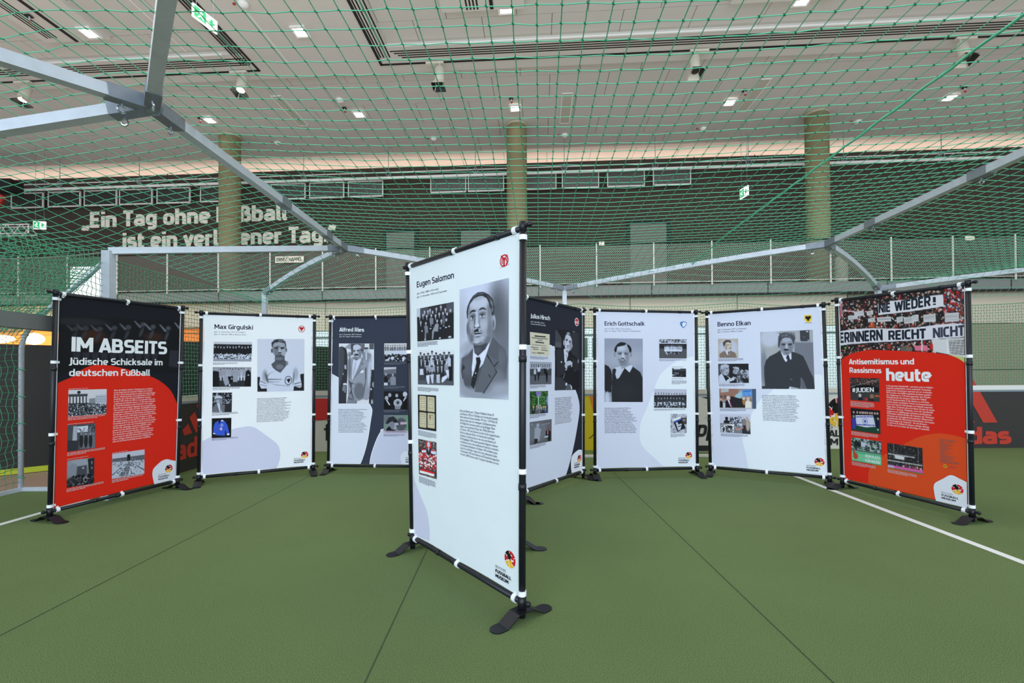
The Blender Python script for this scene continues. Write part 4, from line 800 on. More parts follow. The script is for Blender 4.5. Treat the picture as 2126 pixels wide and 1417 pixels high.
["block",["Girgulski ist seit seiner Kindheit begeisterter Fußballer.","Mit der Schülermannschaft von Eintracht Frankfurt","erringt der Verteidiger 1928 die Gaumeisterschaft.","Kurz nach der „Machtergreifung“ der Nationalsozialisten 1933","wird Girgulski gezwungen, die Eintracht zu verlassen.","Wie viele aus den Stammvereinen gedrängte jüdische Sportler","schließt sich Girgulski nun einem jüdischen Verein an.","Ab 1934 läuft das große Talent für Bar Kochba Frankfurt auf.","Zwei Mal wird er mit dem Verein Makkabi-Meister,","privat verliert er jedoch nach der Arisierung seines Betriebs","1937 seine Arbeitsstelle als ausgebildeter Elektrotechniker.","Ausgegrenzt und bedroht flieht er 1938 nach Buenos Aires.","Dort spielt Girgulski für die Boca Juniors und River Plate,","den Sprung in die erste Mannschaft schafft er jedoch nicht.","Zeit seines Lebens bleibt Max Girgulski Eintracht-Fan.","Deutschen Boden betritt er allerdings nie wieder."],[0.4764,0.489],[0.4753,0.3422],[0.7827,0.4619],[25,22,60],0.3,0],
["museum",[0.9166,0.1244],0.0212,[0.8156,0.0769],0.10548]
]},
"ries":{"q":[[-2.412,6.002,0.0],[-1.163,5.912,0.0],[-2.38,6.0,2.044],[-1.155,5.911,2.042]],"base":[54,62,80],"el":[
["blob",[[0.0295,0.0546],[0.0165,0.6303],[0.1016,0.6029],[0.105,0.4367],[0.4309,0.4366],[0.4502,0.4177],[0.4607,0.3918],[0.4441,0.323],[0.4164,0.2116],[0.3813,0.1261],[0.3458,0.0664],[0.3316,0.051]],[222,230,248],[0,1,2,3,4,11],1],
["blob",[[0.4447,0.0482],[0.4613,0.1095],[0.4967,0.1777],[0.5324,0.229],[0.5611,0.259],[0.5899,0.2761],[0.8571,0.2767],[0.9792,0.277],[0.9793,0.0511]],[206,212,238],[0,6,7,8],1],
["blob",[[0.9793,0.1371],[0.8504,0.1408],[0.8002,0.1321],[0.7716,0.1108],[0.7717,0.0855],[0.7862,0.0501],[0.9793,0.0511]],[226,232,248],[0,5,6],0],
["text","Alfred Ries",[0.0999,0.9012],[0.3716,0.8977],0.02571,[238,244,252],1.2],
["text","geb. 5. Dezember 1897 in Bremen",[0.1018,0.8791],[0.3453,0.8776],0.00708,[238,244,252],0.3],
["text","gest. 25. August 1967 in Bremen",[0.1021,0.8658],[0.3426,0.8635],0.00708,[238,244,252],0.3],
["pic",[0.099,0.8244,0.4812,0.8217,0.4813,0.4381,0.101,0.4404],766,1303,[["p",[119,90,229,1,259,1,260,130],165,10],["p",[259,1,480,1,481,179,272,260],75,8],["p",[480,1,560,1,562,229,502,229],110,8],["p",[660,0,767,0,760,128,661,124],95,5],["p",[551,129,661,129,741,268,724,628,522,329],215,10],["e",601,129,40,55,0,190,6],["p",[560,84,640,84,641,114,561,124],60,5],["p",[506,209,581,179,651,199,701,228,703,409,523,409],150,8],["p",[581,189,611,189,612,349,582,359],215,4],["e",236,240,40,60,0,150,10],["p",[704,568,770,568,767,1303,669,1304,658,1177],50,8],["e",756,887,30,60,0,160,10],["e",707,987,18,20,0,225,4],["e",728,1266,20,60,0,190,8],["p",[1,80,69,60,160,110,186,231,194,531,170,1309,0,1311],58,5],["p",[1,80,69,70,120,181,104,632,27,933,-1,933],82,24],["p",[118,472,163,466,169,552,129,557],190,6],["e",97,660,10,16,0,225,3],["e",139,882,45,22,0,240,4],["p",[92,902,182,897,158,1072,77,1003],110,5],["p",[107,922,117,922,103,1042,88,1022],170,4],["p",[132,922,142,922,148,1062,133,1067],170,4],["p",[197,351,312,280,382,310,502,299,663,409,703,488,714,628,668,1167,629,1227,529,1208,450,1244,390,1239,329,1190,278,1011,199,1131,205,732],165,6],["p",[574,529,604,509,605,729,567,1028,529,1188,509,1178,576,829],100,14],["e",448,1029,110,180,0,118,50],["e",234,531,35,250,0,125,25],["e",664,629,30,300,0.05,205,20],["p",[206,792,297,861,278,991,209,1131,180,1309,390,1307,410,1249,329,1200],95,8],["p",[219,1111,298,1081,390,1259,380,1307,180,1309],140,6],["p",[209,1171,320,1220,320,1230,209,1191],60,4],["p",[322,330,383,370,492,299,483,380,306,791,291,771,298,491],228,5],["p",[358,390,383,390,364,570,316,761,305,631],195,6],["p",[502,309,552,329,445,630,316,781,301,791,414,550],145,5],["p",[435,630,514,529,519,537,326,781],70,4],["p",[470,620,514,569,542,589,545,629,470,640],240,4],["p",[503,455,523,419,531,429,513,464],50,3],["e",295,856,16,10,0,60,4],["p",[297,861,566,889,566,895,297,876],110,5],["e",313,986,9,8,0,60,3],["p",[277,891,286,1011,329,1200,319,1205,268,1011],60,5],["p",[332,310,462,320,393,370,352,360],110,8],["e",396,190,98,160,0,185,5],["e",390,79,85,60,0,215,14],["e",461,219,32,110,0,140,14],["p",[476,109,506,129,501,169,481,159],60,5],["p",[285,130,305,110,306,220,291,230],90,6],["p",[301,155,361,145,361,162,306,172],60,5],["p",[386,145,446,134,449,151,391,162],60,5],["e",333,166,26,14,0,110,8],["e",416,159,24,13,0,120,8],["e",333,160,22,8,0,40,4],["e",416,153,20,8,0,44,4],["p",[361,140,386,139,396,220,361,230],215,8],["p",[339,240,381,215,427,235,424,260,382,255,340,265],25,5],["e",377,273,30,8,0,150,4],["e",372,320,60,30,0,130,14]],[222,226,238],[78,130]],
["pic",[0.5914,0.8225,0.8461,0.8223,0.8465,0.7064,0.5905,0.7074],259,196,[["p",[-1,121,259,122,259,196,0,196],50,10],["t",3,15,259,122,10,150,120,225,4,0.2],["p",[54,81,259,77,259,122,55,116],225,5],["c",4,116,259,191,90,10,[30,60,40,225],6],["e",90,161,18,18,0,225,5],["e",210,163,16,16,0,225,5]],[205,207,214],[60,44]],
["cap",3,[0.5905,0.6997],[0.8171,0.6989],[0.5907,0.6856],[150,155,175]],
["pic",[0.5888,0.6703,0.7209,0.6711,0.7197,0.5564,0.5899,0.5542],133,197,[["p",[0,27,133,19,134,79,0,81],120,4],["p",[0,76,134,69,135,197,0,197],70,8],["p",[0,111,22,91,47,132,42,198,0,197],30,4],["e",22,76,12,15,0,170,4],["p",[67,112,102,93,130,114,131,197,72,195],150,8],["e",97,83,10,12,0,190,4],["p",[0,166,42,167,42,198,0,197],220,5],["p",[47,137,77,123,77,158,47,162],130,5]],[195,198,210],[36,48]],
["cap",3,[0.59,0.549],[0.8128,0.5486],[0.5901,0.5314],[150,155,175]],
["pic",[0.5903,0.518,0.8472,0.5177,0.8476,0.4034,0.5914,0.4033],262,197,[["e",30,77,20,26,0,190,5],["p",[7,92,27,87,72,142,72,197,0,197],22,4],["p",[20,94,34,94,67,142,60,157],225,4],["e",64,42,17,22,0,185,5],["p",[47,67,87,67,102,142,52,122],18,4],["e",140,47,15,20,0,190,5],["p",[112,67,192,67,202,102,112,102],16,4],["e",152,127,46,44,0,200,5],["e",152,124,26,26,0,150,4],["e",152,124,12,14,0,50,4],["p",[117,157,187,157,177,197,122,197],150,6],["e",230,32,24,28,0,215,5],["p",[207,72,252,62,262,82,262,197,202,197],20,4],["p",[232,62,250,64,214,112,210,102],225,4]],[28,27,30],[60,44]],
["cap",2,[0.5885,0.3975],[0.8184,0.3976],[0.5886,0.3819],[150,155,175]],
["pic",[0.5907,0.3668,0.8526,0.367,0.851,0.2535,0.5898,0.2529],268,197,[["e",189,102,60,70,0,95,14],["e",33,42,50,40,0,120,30],["p",[25,172,34,147,84,102,130,174],28,6],["e",114,97,42,62,0,185,6],["p",[16,97,34,62,53,27,103,12,138,42,149,67,174,67,159,80,74,92],50,5],["p",[49,67,144,57,146,70,52,84],25,4],["e",76,102,18,28,0,150,5],["e",94,112,25,45,0,140,12],["p",[134,117,159,112,152,132,136,132],60,5],["p",[146,87,164,102,154,112],190,4],["p",[182,77,264,74,264,100,182,104],[200,175,200],2],["p",[251,4,268,4,270,172,255,174],[70,190,90],2],["p",[2,174,268,172,268,197,2,197],[205,190,215],2],["p",[20,180,245,180,245,188,20,188],[120,110,140],2]],[122,140,140],[64,48]],
["cap",4,[0.5899,0.2471],[0.8141,0.2477],[0.5901,0.2298],[25,22,60]],
["block",["Ries zählt zu den großen Persönlichkeiten von Werder Bremen.","1909 kommt er zum Verein als Jugendspieler an.","Bereits als 14-Jähriger wird er in den Vorstand gewählt.","Zwischen 1923 und 1931 ist Ries mehrfach Vorsitzender","und mit maßgeblichem Einfluss auf die Bundespolitik aus.","Der SV Werder steigt in dieser Zeit zum Club im Norden auf.","In diese Zeit fällt auch der Umzug in die Weserstadion.","Wegen der immer bedrohlicheren politischen Lage","verlässt er Ende 1933 seine Heimatstadt Bremen.","Ab 1936 arbeitet Ries für diverse Firmen auf dem Balkan.","Die Schweiz überlebt er dort unter mehrfacher Verhaftung.","Seine Eltern hingegen kommen 1942 im KZ Theresienstadt um.","Nach Kriegsende kehrt Alfred Ries nach Bremen zurück","und übernimmt von 1947 bis 1951 wieder die Werder-Leitung.","Ab 1963 wirkte Ries bei der Gründung der Bundesliga","sowie Werders Präsident erster Deutscher Meister war."],[0.1012,0.4063],[0.1044,0.2553],[0.4109,0.4004],[25,22,60],0.3,0],
["museum",[0.9364,0.1243],0.0186,[0.8249,0.0663],0.11447]
]},
"sal":{"q":[[-0.734,3.361,0.0],[0.045,2.407,0.0],[-0.773,3.407,2.095],[0.062,2.387,2.059]],"base":[226,238,246],"el":[
["blob",[[0.0028,0.0486],[0.021,0.2709],[0.0415,0.2438],[0.0815,0.2168],[0.1243,0.1909],[0.1661,0.1655],[0.1936,0.1386],[0.2085,0.0996],[0.2069,0.062]],[206,210,236],[0,1,8],0],
["text","Eugen Salomon",[0.1042,0.9108],[0.4855,0.911],0.02098,[24,20,52],1.2],
["text","geb. 5. März 1888 in Wörrstadt",[0.1047,0.8872],[0.3369,0.8866],0.00588,[25,22,60],0.2],
["text","gest. 14. November 1942 im KZ Auschwitz",[0.104,0.875],[0.4193,0.8746],0.00589,[25,22,60],0.2],
["ring",[0.8799,0.9226],0.02933,0.01655,0.207,[200,24,44]],
["blob",[[0.8738,0.9323],[0.884,0.9312],[0.8839,0.9072],[0.8737,0.9081]],[200,24,44],[0,1,2,3],0],
["blob",[[0.8552,0.9372],[0.8635,0.9386],[0.8799,0.9264],[0.8758,0.923]],[200,24,44],[0,1,2,3],0],
["blob",[[0.8982,0.9373],[0.9042,0.9352],[0.884,0.9222],[0.8799,0.9256]],[200,24,44],[0,1,2,3],0],
["blob",[[0.8634,0.928],[0.8696,0.9274],[0.8696,0.9146],[0.8634,0.9151]],[200,24,44],[0,1,2,3],0],
["blob",[[0.8911,0.9268],[0.9042,0.9262],[0.9042,0.924],[0.8961,0.9244],[0.8961,0.9218],[0.9032,0.9203],[0.9032,0.9129],[0.8911,0.9133],[0.8911,0.9155],[0.8982,0.9156],[0.8982,0.9186],[0.8911,0.92]],[200,24,44],[0,1,2,3,4,5,6,7,8,9,10,11],0],
["text","1. FSV MAINZ 05",[0.8498,0.9042],[0.9162,0.9087],0.00267,[200,24,44],0.3],
["pic",[0.1022,0.8373,0.483,0.8381,0.4798,0.7264,0.1025,0.7247],543,528,[["p",[0,0,55,-1,53,123,1,136],215,6],["p",[60,0,182,2,181,113,59,114],85,8],["p",[441,1,543,0,543,293,478,285],90,20],["p",[14,149,543,152,543,527,0,527],40,30],["e",124,73,13,24,0,190,5],["e",179,74,13,24,0,190,5],["e",210,59,13,24,0,190,5],["e",248,98,13,24,0,190,5],["e",304,60,13,24,0,190,5],["e",369,41,13,24,0,190,5],["e",432,93,13,24,0,190,5],["e",499,118,13,24,0,190,5],["e",47,133,13,24,0,190,5],["e",99,120,13,24,0,190,5],["e",158,145,13,24,0,190,5],["e",228,147,13,24,0,190,5],["e",291,160,13,24,0,190,5],["e",345,144,13,24,0,190,5],["e",399,143,13,24,0,190,5],["e",455,161,13,24,0,190,5],["e",61,229,13,24,0,190,5],["e",143,255,13,24,0,190,5],["e",221,255,13,24,0,190,5],["e",314,243,13,24,0,190,5],["e",375,251,13,24,0,190,5],["e",444,246,13,24,0,190,5],["p",[119,95,127,96,126,135,121,134],225,4],["p",[175,95,183,97,181,135,176,134],225,4],["p",[206,80,214,82,212,120,207,119],225,4],["p",[300,81,308,83,307,120,302,119],225,4],["p",[366,61,373,63,372,99,367,99],225,4],["p",[428,114,435,115,434,151,430,150],225,4],["p",[43,155,51,156,50,196,44,195],225,4],["p",[95,142,103,143,102,182,96,182],225,4],["p",[154,166,162,168,161,206,156,206],225,4],["p",[287,181,294,182,293,220,288,219],225,4],["p",[341,165,349,166,347,203,342,202],225,4],["p",[56,251,65,252,63,292,58,291],225,4],["p",[217,277,225,278,224,316,219,316],225,4],["p",[371,272,379,273,378,310,373,310],225,4],["p",[200,187,228,175,258,195,256,285,205,268],140,6],["p",[384,169,413,169,427,190,426,307,393,303],100,8],["p",[115,293,143,281,173,305,177,398,197,493,177,409,146,405,144,520,118,507,125,382],135,6],["p",[286,289,316,273,337,305,325,404,265,397,254,508,233,517,239,395],160,6],["e",79,367,10,14,0,200,4],["e",214,346,14,8,0,210,4],["e",359,358,9,12,0,200,4],["e",407,329,8,10,0,200,4],["e",440,357,14,9,0,220,4],["e",482,348,10,12,0,210,4],["e",491,504,22,16,0,200,6],["e",353,506,16,14,0,190,5],["e",128,508,10,16,0,210,5]],[52,50,56],[104,104]],
["cap",4,[0.1027,0.7212],[0.3231,0.722],[0.1019,0.7047],[25,22,60]],
["pic",[0.1049,0.6958,0.4801,0.691,0.4757,0.5817,0.1003,0.5777],534,525,[["p",[2,91,534,68,534,525,0,525],75,20],["p",[463,99,516,98,517,471,474,473],28,6],["p",[0,463,534,461,534,525,0,525],95,12],["p",[21,142,48,101,75,141,76,257,19,258],45,6],["p",[40,96,56,95,50,176],228,4],["e",48,65,15,30,0,150,5],["e",48,47,15,12,0,45,5],["p",[78,161,105,120,131,160,133,276,75,277],60,6],["p",[96,115,113,115,106,195],228,4],["e",105,85,15,30,0,150,5],["e",105,66,15,12,0,45,5],["p",[141,149,168,109,194,148,196,264,139,265],40,6],["p",[160,104,176,103,170,184],228,4],["e",168,74,15,30,0,150,5],["e",168,56,15,12,0,45,5],["p",[202,118,228,78,254,117,256,232,200,233],205,6],["p",[220,73,236,73,230,153],228,4],["e",228,43,15,30,0,150,5],["e",228,25,15,12,0,45,5],["p",[263,142,289,102,315,141,317,255,261,257],45,6],["p",[281,97,297,97,291,176],228,4],["e",289,67,15,30,0,150,5],["e",289,49,15,12,0,45,5],["p",[324,161,350,120,375,159,377,273,322,275],60,6],["p",[342,116,357,115,352,195],228,4],["e",349,86,15,30,0,150,5],["e",349,68,15,12,0,45,5],["p",[379,135,404,95,430,134,432,247,377,249],40,6],["p",[397,90,412,90,407,169],228,4],["e",404,60,15,30,0,150,5],["e",404,43,15,12,0,45,5],["p",[446,133,471,94,496,132,498,245,444,247],205,6],["p",[463,89,478,89,473,167],228,4],["e",471,59,15,30,0,150,5],["e",471,42,15,12,0,45,5],["p",[31,228,58,186,85,226,87,323,29,324],50,6],["p",[49,180,67,179,60,273],230,4],["e",58,151,15,32,0,165,5],["e",58,131,15,12,0,50,5],["p",[93,241,120,200,146,240,148,336,91,338],60,6],["p",[110,193,129,193,122,286],230,4],["e",120,165,15,32,0,165,5],["e",120,145,15,12,0,50,5],["p",[160,245,187,204,213,243,215,339,158,340],160,6],["p",[178,197,196,196,189,289],230,4],["e",187,168,15,32,0,165,5],["e",187,148,15,12,0,50,5],["p",[220,233,246,192,272,232,274,327,218,328],165,6],["p",[237,185,255,185,248,277],230,4],["e",246,157,15,32,0,165,5],["e",246,137,15,12,0,50,5],["p",[282,221,308,181,334,220,336,315,280,316],60,6],["p",[299,174,317,174,310,265],230,4],["e",308,146,15,32,0,165,5],["e",308,126,15,12,0,50,5],["p",[348,240,373,199,399,238,401,332,346,334],45,6],["p",[364,192,382,192,375,283],230,4],["e",373,164,15,32,0,165,5],["e",373,145,15,12,0,50,5],["p",[409,218,434,178,459,217,462,310,407,312],150,6],["p",[425,171,443,171,436,262],230,4],["e",434,143,15,32,0,165,5],["e",434,124,15,12,0,50,5],["p",[113,337,148,285,182,335,182,415,113,418],42,6],["e",148,245,15,32,0,170,5],["e",148,225,15,12,0,40,5],["p",[140,275,156,275,150,366],220,4],["p",[192,359,226,308,260,357,260,437,191,440],42,6],["e",226,268,15,32,0,170,5],["e",226,248,15,12,0,40,5],["p",[218,298,234,298,228,388],220,4],["p",[280,346,314,295,348,344,348,424,280,427],42,6],["e",314,255,15,32,0,170,5],["e",314,235,15,12,0,40,5],["p",[306,286,322,285,316,375],220,4],["p",[337,339,370,289,404,337,404,417,337,419],42,6],["e",370,249,15,32,0,170,5],["e",370,229,15,12,0,40,5],["p",[363,279,378,278,372,368],220,4],["p",[37,288,89,287,94,378,32,380],225,6],["p",[135,387,191,375,185,516,160,513,140,447],235,6],["p",[196,374,256,362,246,504,226,504],215,8],["p",[291,371,346,364,341,499,296,491],205,8],["p",[376,408,444,370,449,415,385,487,366,478],235,6],["p",[420,307,468,295,473,374,464,434,444,375],230,6]],[222,228,240],[104,104]],
["cap",4,[0.0981,0.5688],[0.3264,0.5711],[0.0974,0.5546],[25,22,60]],
["pic",[0.0984,0.543,0.3002,0.5455,0.2985,0.4299,0.0963,0.4264],270,513,[["p",[26,25,34,14,123,19,131,30,129,232,121,239,32,236,24,227],[196,190,160],4],["e",78,127,30,70,0,[222,218,195],26],["p",[48,47,109,48,109,55,48,54],[120,112,84],4],["p",[48,74,108,74,108,81,48,81],[120,112,84],4],["p",[48,100,108,100,108,107,48,107],[120,112,84],4],["p",[48,126,108,127,108,134,48,133],[120,112,84],4],["p",[47,153,108,153,108,160,47,160],[120,112,84],4],["p",[47,179,107,179,107,186,47,186],[120,112,84],4],["p",[146,32,154,22,243,26,250,38,249,236,241,243,152,240,144,231],[196,190,160],4],["e",198,133,30,70,0,[222,218,195],26],["p",[167,54,229,55,229,62,167,61],[120,112,84],4],["p",[167,80,229,80,229,87,167,87],[120,112,84],4],["p",[167,106,229,106,228,113,167,113],[120,112,84],4],["p",[167,132,228,131,228,138,167,139],[120,112,84],4],["p",[167,158,228,157,228,164,167,164],[120,112,84],4],["p",[166,183,228,183,228,189,166,190],[120,112,84],4],["p",[23,274,32,262,123,263,131,274,129,478,121,486,30,487,21,478],[196,190,160],4],["e",77,375,30,70,0,[222,218,195],26],["p",[46,295,108,293,108,300,46,302],[120,112,84],4],["p",[46,322,108,319,108,327,46,329],[120,112,84],4],["p",[46,348,108,346,108,353,45,355],[120,112,84],4],["p",[45,375,108,372,108,379,45,382],[120,112,84],4],["p",[45,401,107,398,107,405,45,408],[120,112,84],4],["p",[45,428,107,424,107,431,45,435],[120,112,84],4],["p",[146,271,154,260,245,261,252,272,251,471,243,478,152,480,144,471],[196,190,160],4],["e",199,370,30,70,0,[222,218,195],26],["p",[167,293,231,290,231,297,167,300],[120,112,84],4],["p",[167,319,231,316,231,323,167,326],[120,112,84],4],["p",[167,344,231,341,230,348,167,351],[120,112,84],4],["p",[167,370,230,367,230,374,167,377],[120,112,84],4],["p",[167,396,230,393,230,400,166,403],[120,112,84],4],["p",[166,422,230,418,230,425,166,429],[120,112,84],4],["p",[180,292,192,295,188,360,178,342],[110,60,20],5]],[28,27,34],[60,112]],
["cap",5,[0.0958,0.4207],[0.2979,0.4255],[0.0948,0.4025],[25,22,60]],
["pic",[0.0952,0.3915,0.2985,0.3945,0.2967,0.276,0.0986,0.2716],266,519,[["c",0,0,269,125,260,9,[[60,60,60],[110,70,60],[150,130,120],[40,40,50],[170,170,180]],2],["c",5,169,265,401,420,12,[[205,30,40],[235,235,240],[215,40,45],[240,240,245],[60,40,50]],3],["p",[123,18,191,18,190,105,123,111],[214,40,48],3],["e",156,55,22,40,0,[200,205,220],5],["p",[128,140,155,104,187,116,181,196,127,199],[45,45,60],5],["p",[148,105,165,106,154,163],235,3],["p",[50,146,118,130,117,177,51,188],235,4],["p",[50,143,118,130,118,142,50,158],[214,40,48],3],["p",[190,130,262,127,262,171,190,174],235,4],["p",[190,123,262,117,262,132,190,137],[214,40,48],3],["p",[23,431,128,426,238,434,237,459,128,457,23,457],[214,36,40],4],["p",[14,459,128,457,237,459,227,495,117,491,11,497],[232,236,244],4],["c",2,505,264,512,90,9,[[50,45,45],[90,70,60],[150,130,120]],5]],[70,62,66],[60,116]],
["cap",6,[0.0965,0.265],[0.2839,0.2701],[0.0971,0.243],[25,22,60]],
["pic",[0.5379,0.8713,0.9118,0.8736,0.9089,0.5541,0.5315,0.5486],548,1330,[["e",474,514,150,420,0,118,260],["e",432,326,60,230,0,96,150],["e",493,745,60,160,0,120,120],["e",181,1126,230,230,0,185,160],["e",62,717,90,50,-0.6,182,60],["e",273,1023,300,330,0,150,220],["e",30,440,60,300,0,196,120],["p",[27,852,106,814,170,734,381,620,456,714,515,775,540,881,532,1099,420,1209,313,1284,170,1282,62,1182,20,1002],92,16],["e",475,879,60,130,0,112,90],["e",95,949,60,120,0,104,70],["e",429,1121,110,120,0,126,120],["e",191,1271,190,60,0,165,90],["e",476,1226,120,80,0,172,110],["p",[29,991,46,927,70,975,40,1002],50,5],["p",[22,999,31,1002,45,1108,35,1106],50,5],["p",[168,744,186,699,332,675,381,620,376,679,283,932,151,1085,160,930],225,5],["p",[175,796,243,850,366,629,383,669,275,932,247,861,222,855,188,900,157,1075,151,971],238,5],["p",[168,683,361,618,371,639,308,763,224,837,186,797],74,10],["e",222,768,36,40,0,92,40],["p",[199,854,245,848,258,901,238,982,207,1105,175,1230,138,1179,154,1096,191,982,207,910],40,5],["e",198,1039,7,8,0,235,3],["c",144,1013,227,1197,30,4,[100,140,60],8],["p",[383,628,419,682,452,743,447,907,405,959,333,834,283,983,170,1251,222,1146,283,932],98,5],["p",[447,907,400,959,434,1028,294,1275,284,1266,181,1261,313,853,333,829],106,6],["p",[333,824,400,959,447,907,451,915,404,974,323,838],44,4],["p",[404,974,436,1031,289,1281,282,1274,424,1033],46,4],["p",[341,1053,354,1058,368,1092,358,1091],40,4],["p",[101,376,104,242,170,141,273,131,356,206,382,318,388,504,373,600,313,679,245,711,186,689,144,619,117,523],172,7],["e",399,466,20,84,0,178,6],["e",396,485,9,50,0,108,6],["e",98,495,11,70,0,112,6],["e",357,539,30,130,0,128,44],["e",117,513,20,110,0,118,30],["e",149,619,26,60,0,120,30],["e",328,655,36,40,0,122,36],["e",232,692,70,18,0,128,22],["e",245,630,60,26,0,190,26],["e",212,666,30,20,0,205,22],["e",237,214,110,70,0,208,60],["e",222,151,70,30,0,186,26],["e",356,314,26,90,0,132,34],["e",119,306,16,70,0,150,16],["e",283,481,46,60,0,190,50],["e",144,464,22,50,0,176,30],["p",[93,375,88,291,98,230,126,168,165,114,222,84,282,91,341,133,388,200,407,293,403,362,388,385,376,377,373,316,353,274,347,234,322,175,273,136,232,133,175,152,128,206,109,273,102,376],56,7],["p",[327,142,380,206,397,291,390,358,378,337,376,288,356,216],92,16],["e",376,239,9,34,-0.35,132,9],["e",385,318,7,26,0,120,7],["e",262,107,46,9,0,98,8],["e",186,121,36,8,-0.6,88,8],["p",[124,323,136,293,165,280,193,289,199,308,177,305,149,307,132,324],44,7],["p",[235,290,258,273,288,273,317,301,314,309,283,292,258,294,242,301],44,7],["e",166,352,34,26,0,116,16],["e",273,348,38,24,0,118,16],["e",162,378,25,15,0,206,4],["e",274,370,27,14,0,208,4],["e",164,375,12,14,0,28,3],["e",274,367,12,14,0,28,3],["e",168,372,3,4,0,240,2],["e",278,364,3,4,0,240,2],["p",[132,364,149,354,170,353,191,370,187,372,164,359,139,369],38,3],["p",[244,358,263,348,283,348,305,367,301,369,279,355,249,362],38,3],["e",166,402,26,7,0,124,8],["e",278,395,28,7,0,126,8],["p",[193,309,218,306,225,393,234,470,232,495,181,491,193,429,204,380],206,10],["e",185,418,10,60,0,118,12],["e",238,435,10,50,0,150,14],["e",214,475,22,22,0,222,8],["e",225,501,14,7,0,58,5],["e",186,492,12,7,0,80,5],["e",245,497,8,16,0,110,8],["p",[172,554,186,522,207,519,228,510,232,554,210,547,189,551],34,6],["p",[173,566,196,559,222,565,245,563,275,574,245,579,217,579,186,577],52,4],["e",218,592,34,9,0,192,7],["e",222,610,30,7,0,104,9],["p",[258,528,275,570,269,575,251,534],128,8],["p",[168,559,155,517,162,513,175,552],124,8]],[203,212,240],[128,240]],
["block",["Kurz nach Beitritt zum 1. Mainzer Fußballclub Hassia 05","wird Salomon 1905 als 17-Jähriger zum Vorsitzenden gewählt.","Nach mehreren Fusionen entsteht 1919 der 1. FSV Mainz 05.","Salomon bleibt einer der wichtigsten Club-Repräsentanten.","Als Mitglied des Vereinsvorstands und großzügiger Mäzen","trägt er zum sportlichen Erfolg in den 1920er-Jahren bei.","Im Sommer 1933 wird Salomon aus dem Verein ausgeschlossen.","Noch im selben Jahr flieht er ins französische Lothringen.","Scheinbar in Sicherheit baut er sich eine neue Existenz auf.","Mit Kriegsbeginn 1939 werden grenznahe Regionen evakuiert","und Salomon muss in das Landesinnere Frankreichs umsiedeln,","wo ihn deutsche Besatzer im Oktober 1942 verhaften lassen.","Seine Frau und Kinder retten sich in den unbesetzten Süden.","Im November 1942 wird Salomon ins KZ Auschwitz deportiert.","Von den 1.000 Personen seines Transports überleben nur vier."],[0.5316,0.5112],[0.5323,0.373],[0.8494,0.5057],[40,32,84],0.2,0],
["museum",[0.9212,0.1368],0.02215,[0.8168,0.0697],0.11176]
]},
"hirsch":{"q":[[0.103,4.601,0.0],[0.857,5.565,0.0],[0.116,4.617,2.078],[0.876,5.59,2.063]],"base":[36,40,54],"el":[
["blob",[[0.0317,0.7464],[0.0556,0.7517],[0.3831,0.7633],[0.4337,0.7566],[0.4776,0.7386],[0.4776,0.527],[0.846,0.5236],[0.8943,0.4821],[0.925,0.4268],[0.9096,0.3637],[0.834,0.2328],[0.7461,0.1244],[0.6665,0.0493],[0.0317,0.0563]],[216,224,246],[0,5,6,12,13],1],
["blob",[[1.0032,0.1582],[0.925,0.1718],[0.849,0.1644],[0.7809,0.1434],[0.7692,0.1046],[0.7809,0.0521],[1.0032,0.0474]],[230,236,250],[0,5,6],1],
["text","Julius Hirsch",[0.1042,0.8918],[0.4007,0.8973],0.02246,[238,244,252],1.1],
["text","geb. 7. April 1892 in Achern",[0.1086,0.8719],[0.3115,0.8744],0.0062,[238,244,252],0.3],
["text","ermordet, Mai 1945 für tot erklärt",[0.1086,0.8603],[0.3311,0.8632],0.0062,[238,244,252],0.3],
["disc",[0.8701,0.9154],0.0365,0.02254,0.0,[200,40,50]],
["ring",[0.8701,0.9154],0.03957,0.02344,0.154,[230,235,245]],
["text","KFV",[0.84,0.9029],[0.9005,0.9044],0.01614,[235,240,250],1],
["pic",[0.0934,0.822,0.3936,0.8231,0.3909,0.7092,0.1018,0.7077],230,264,[["p",[53,32,181,30,181,45,52,47],40,4],["p",[19,60,207,58,207,65,19,68],60,4],["p",[86,79,145,77,145,85,86,86],80,4],["p",[61,101,160,105,160,119,61,116],55,5],["p",[51,141,186,141,186,147,51,148],90,4],["p",[17,142,46,142,46,147,17,147],60,3],["p",[12,169,94,171,94,176,12,175],70,3],["p",[26,188,94,191,94,199,26,196],100,4],["p",[130,170,197,171,197,176,130,176],70,3],["p",[124,193,208,198,208,207,124,201],80,4],["p",[20,234,74,235,74,240,20,240],60,3],["p",[82,230,165,230,165,238,82,241],60,4]],[214,210,192],[56,62]],
["cap",4,[0.0982,0.7021],[0.3678,0.7043],[0.0982,0.6866],[25,22,60]],
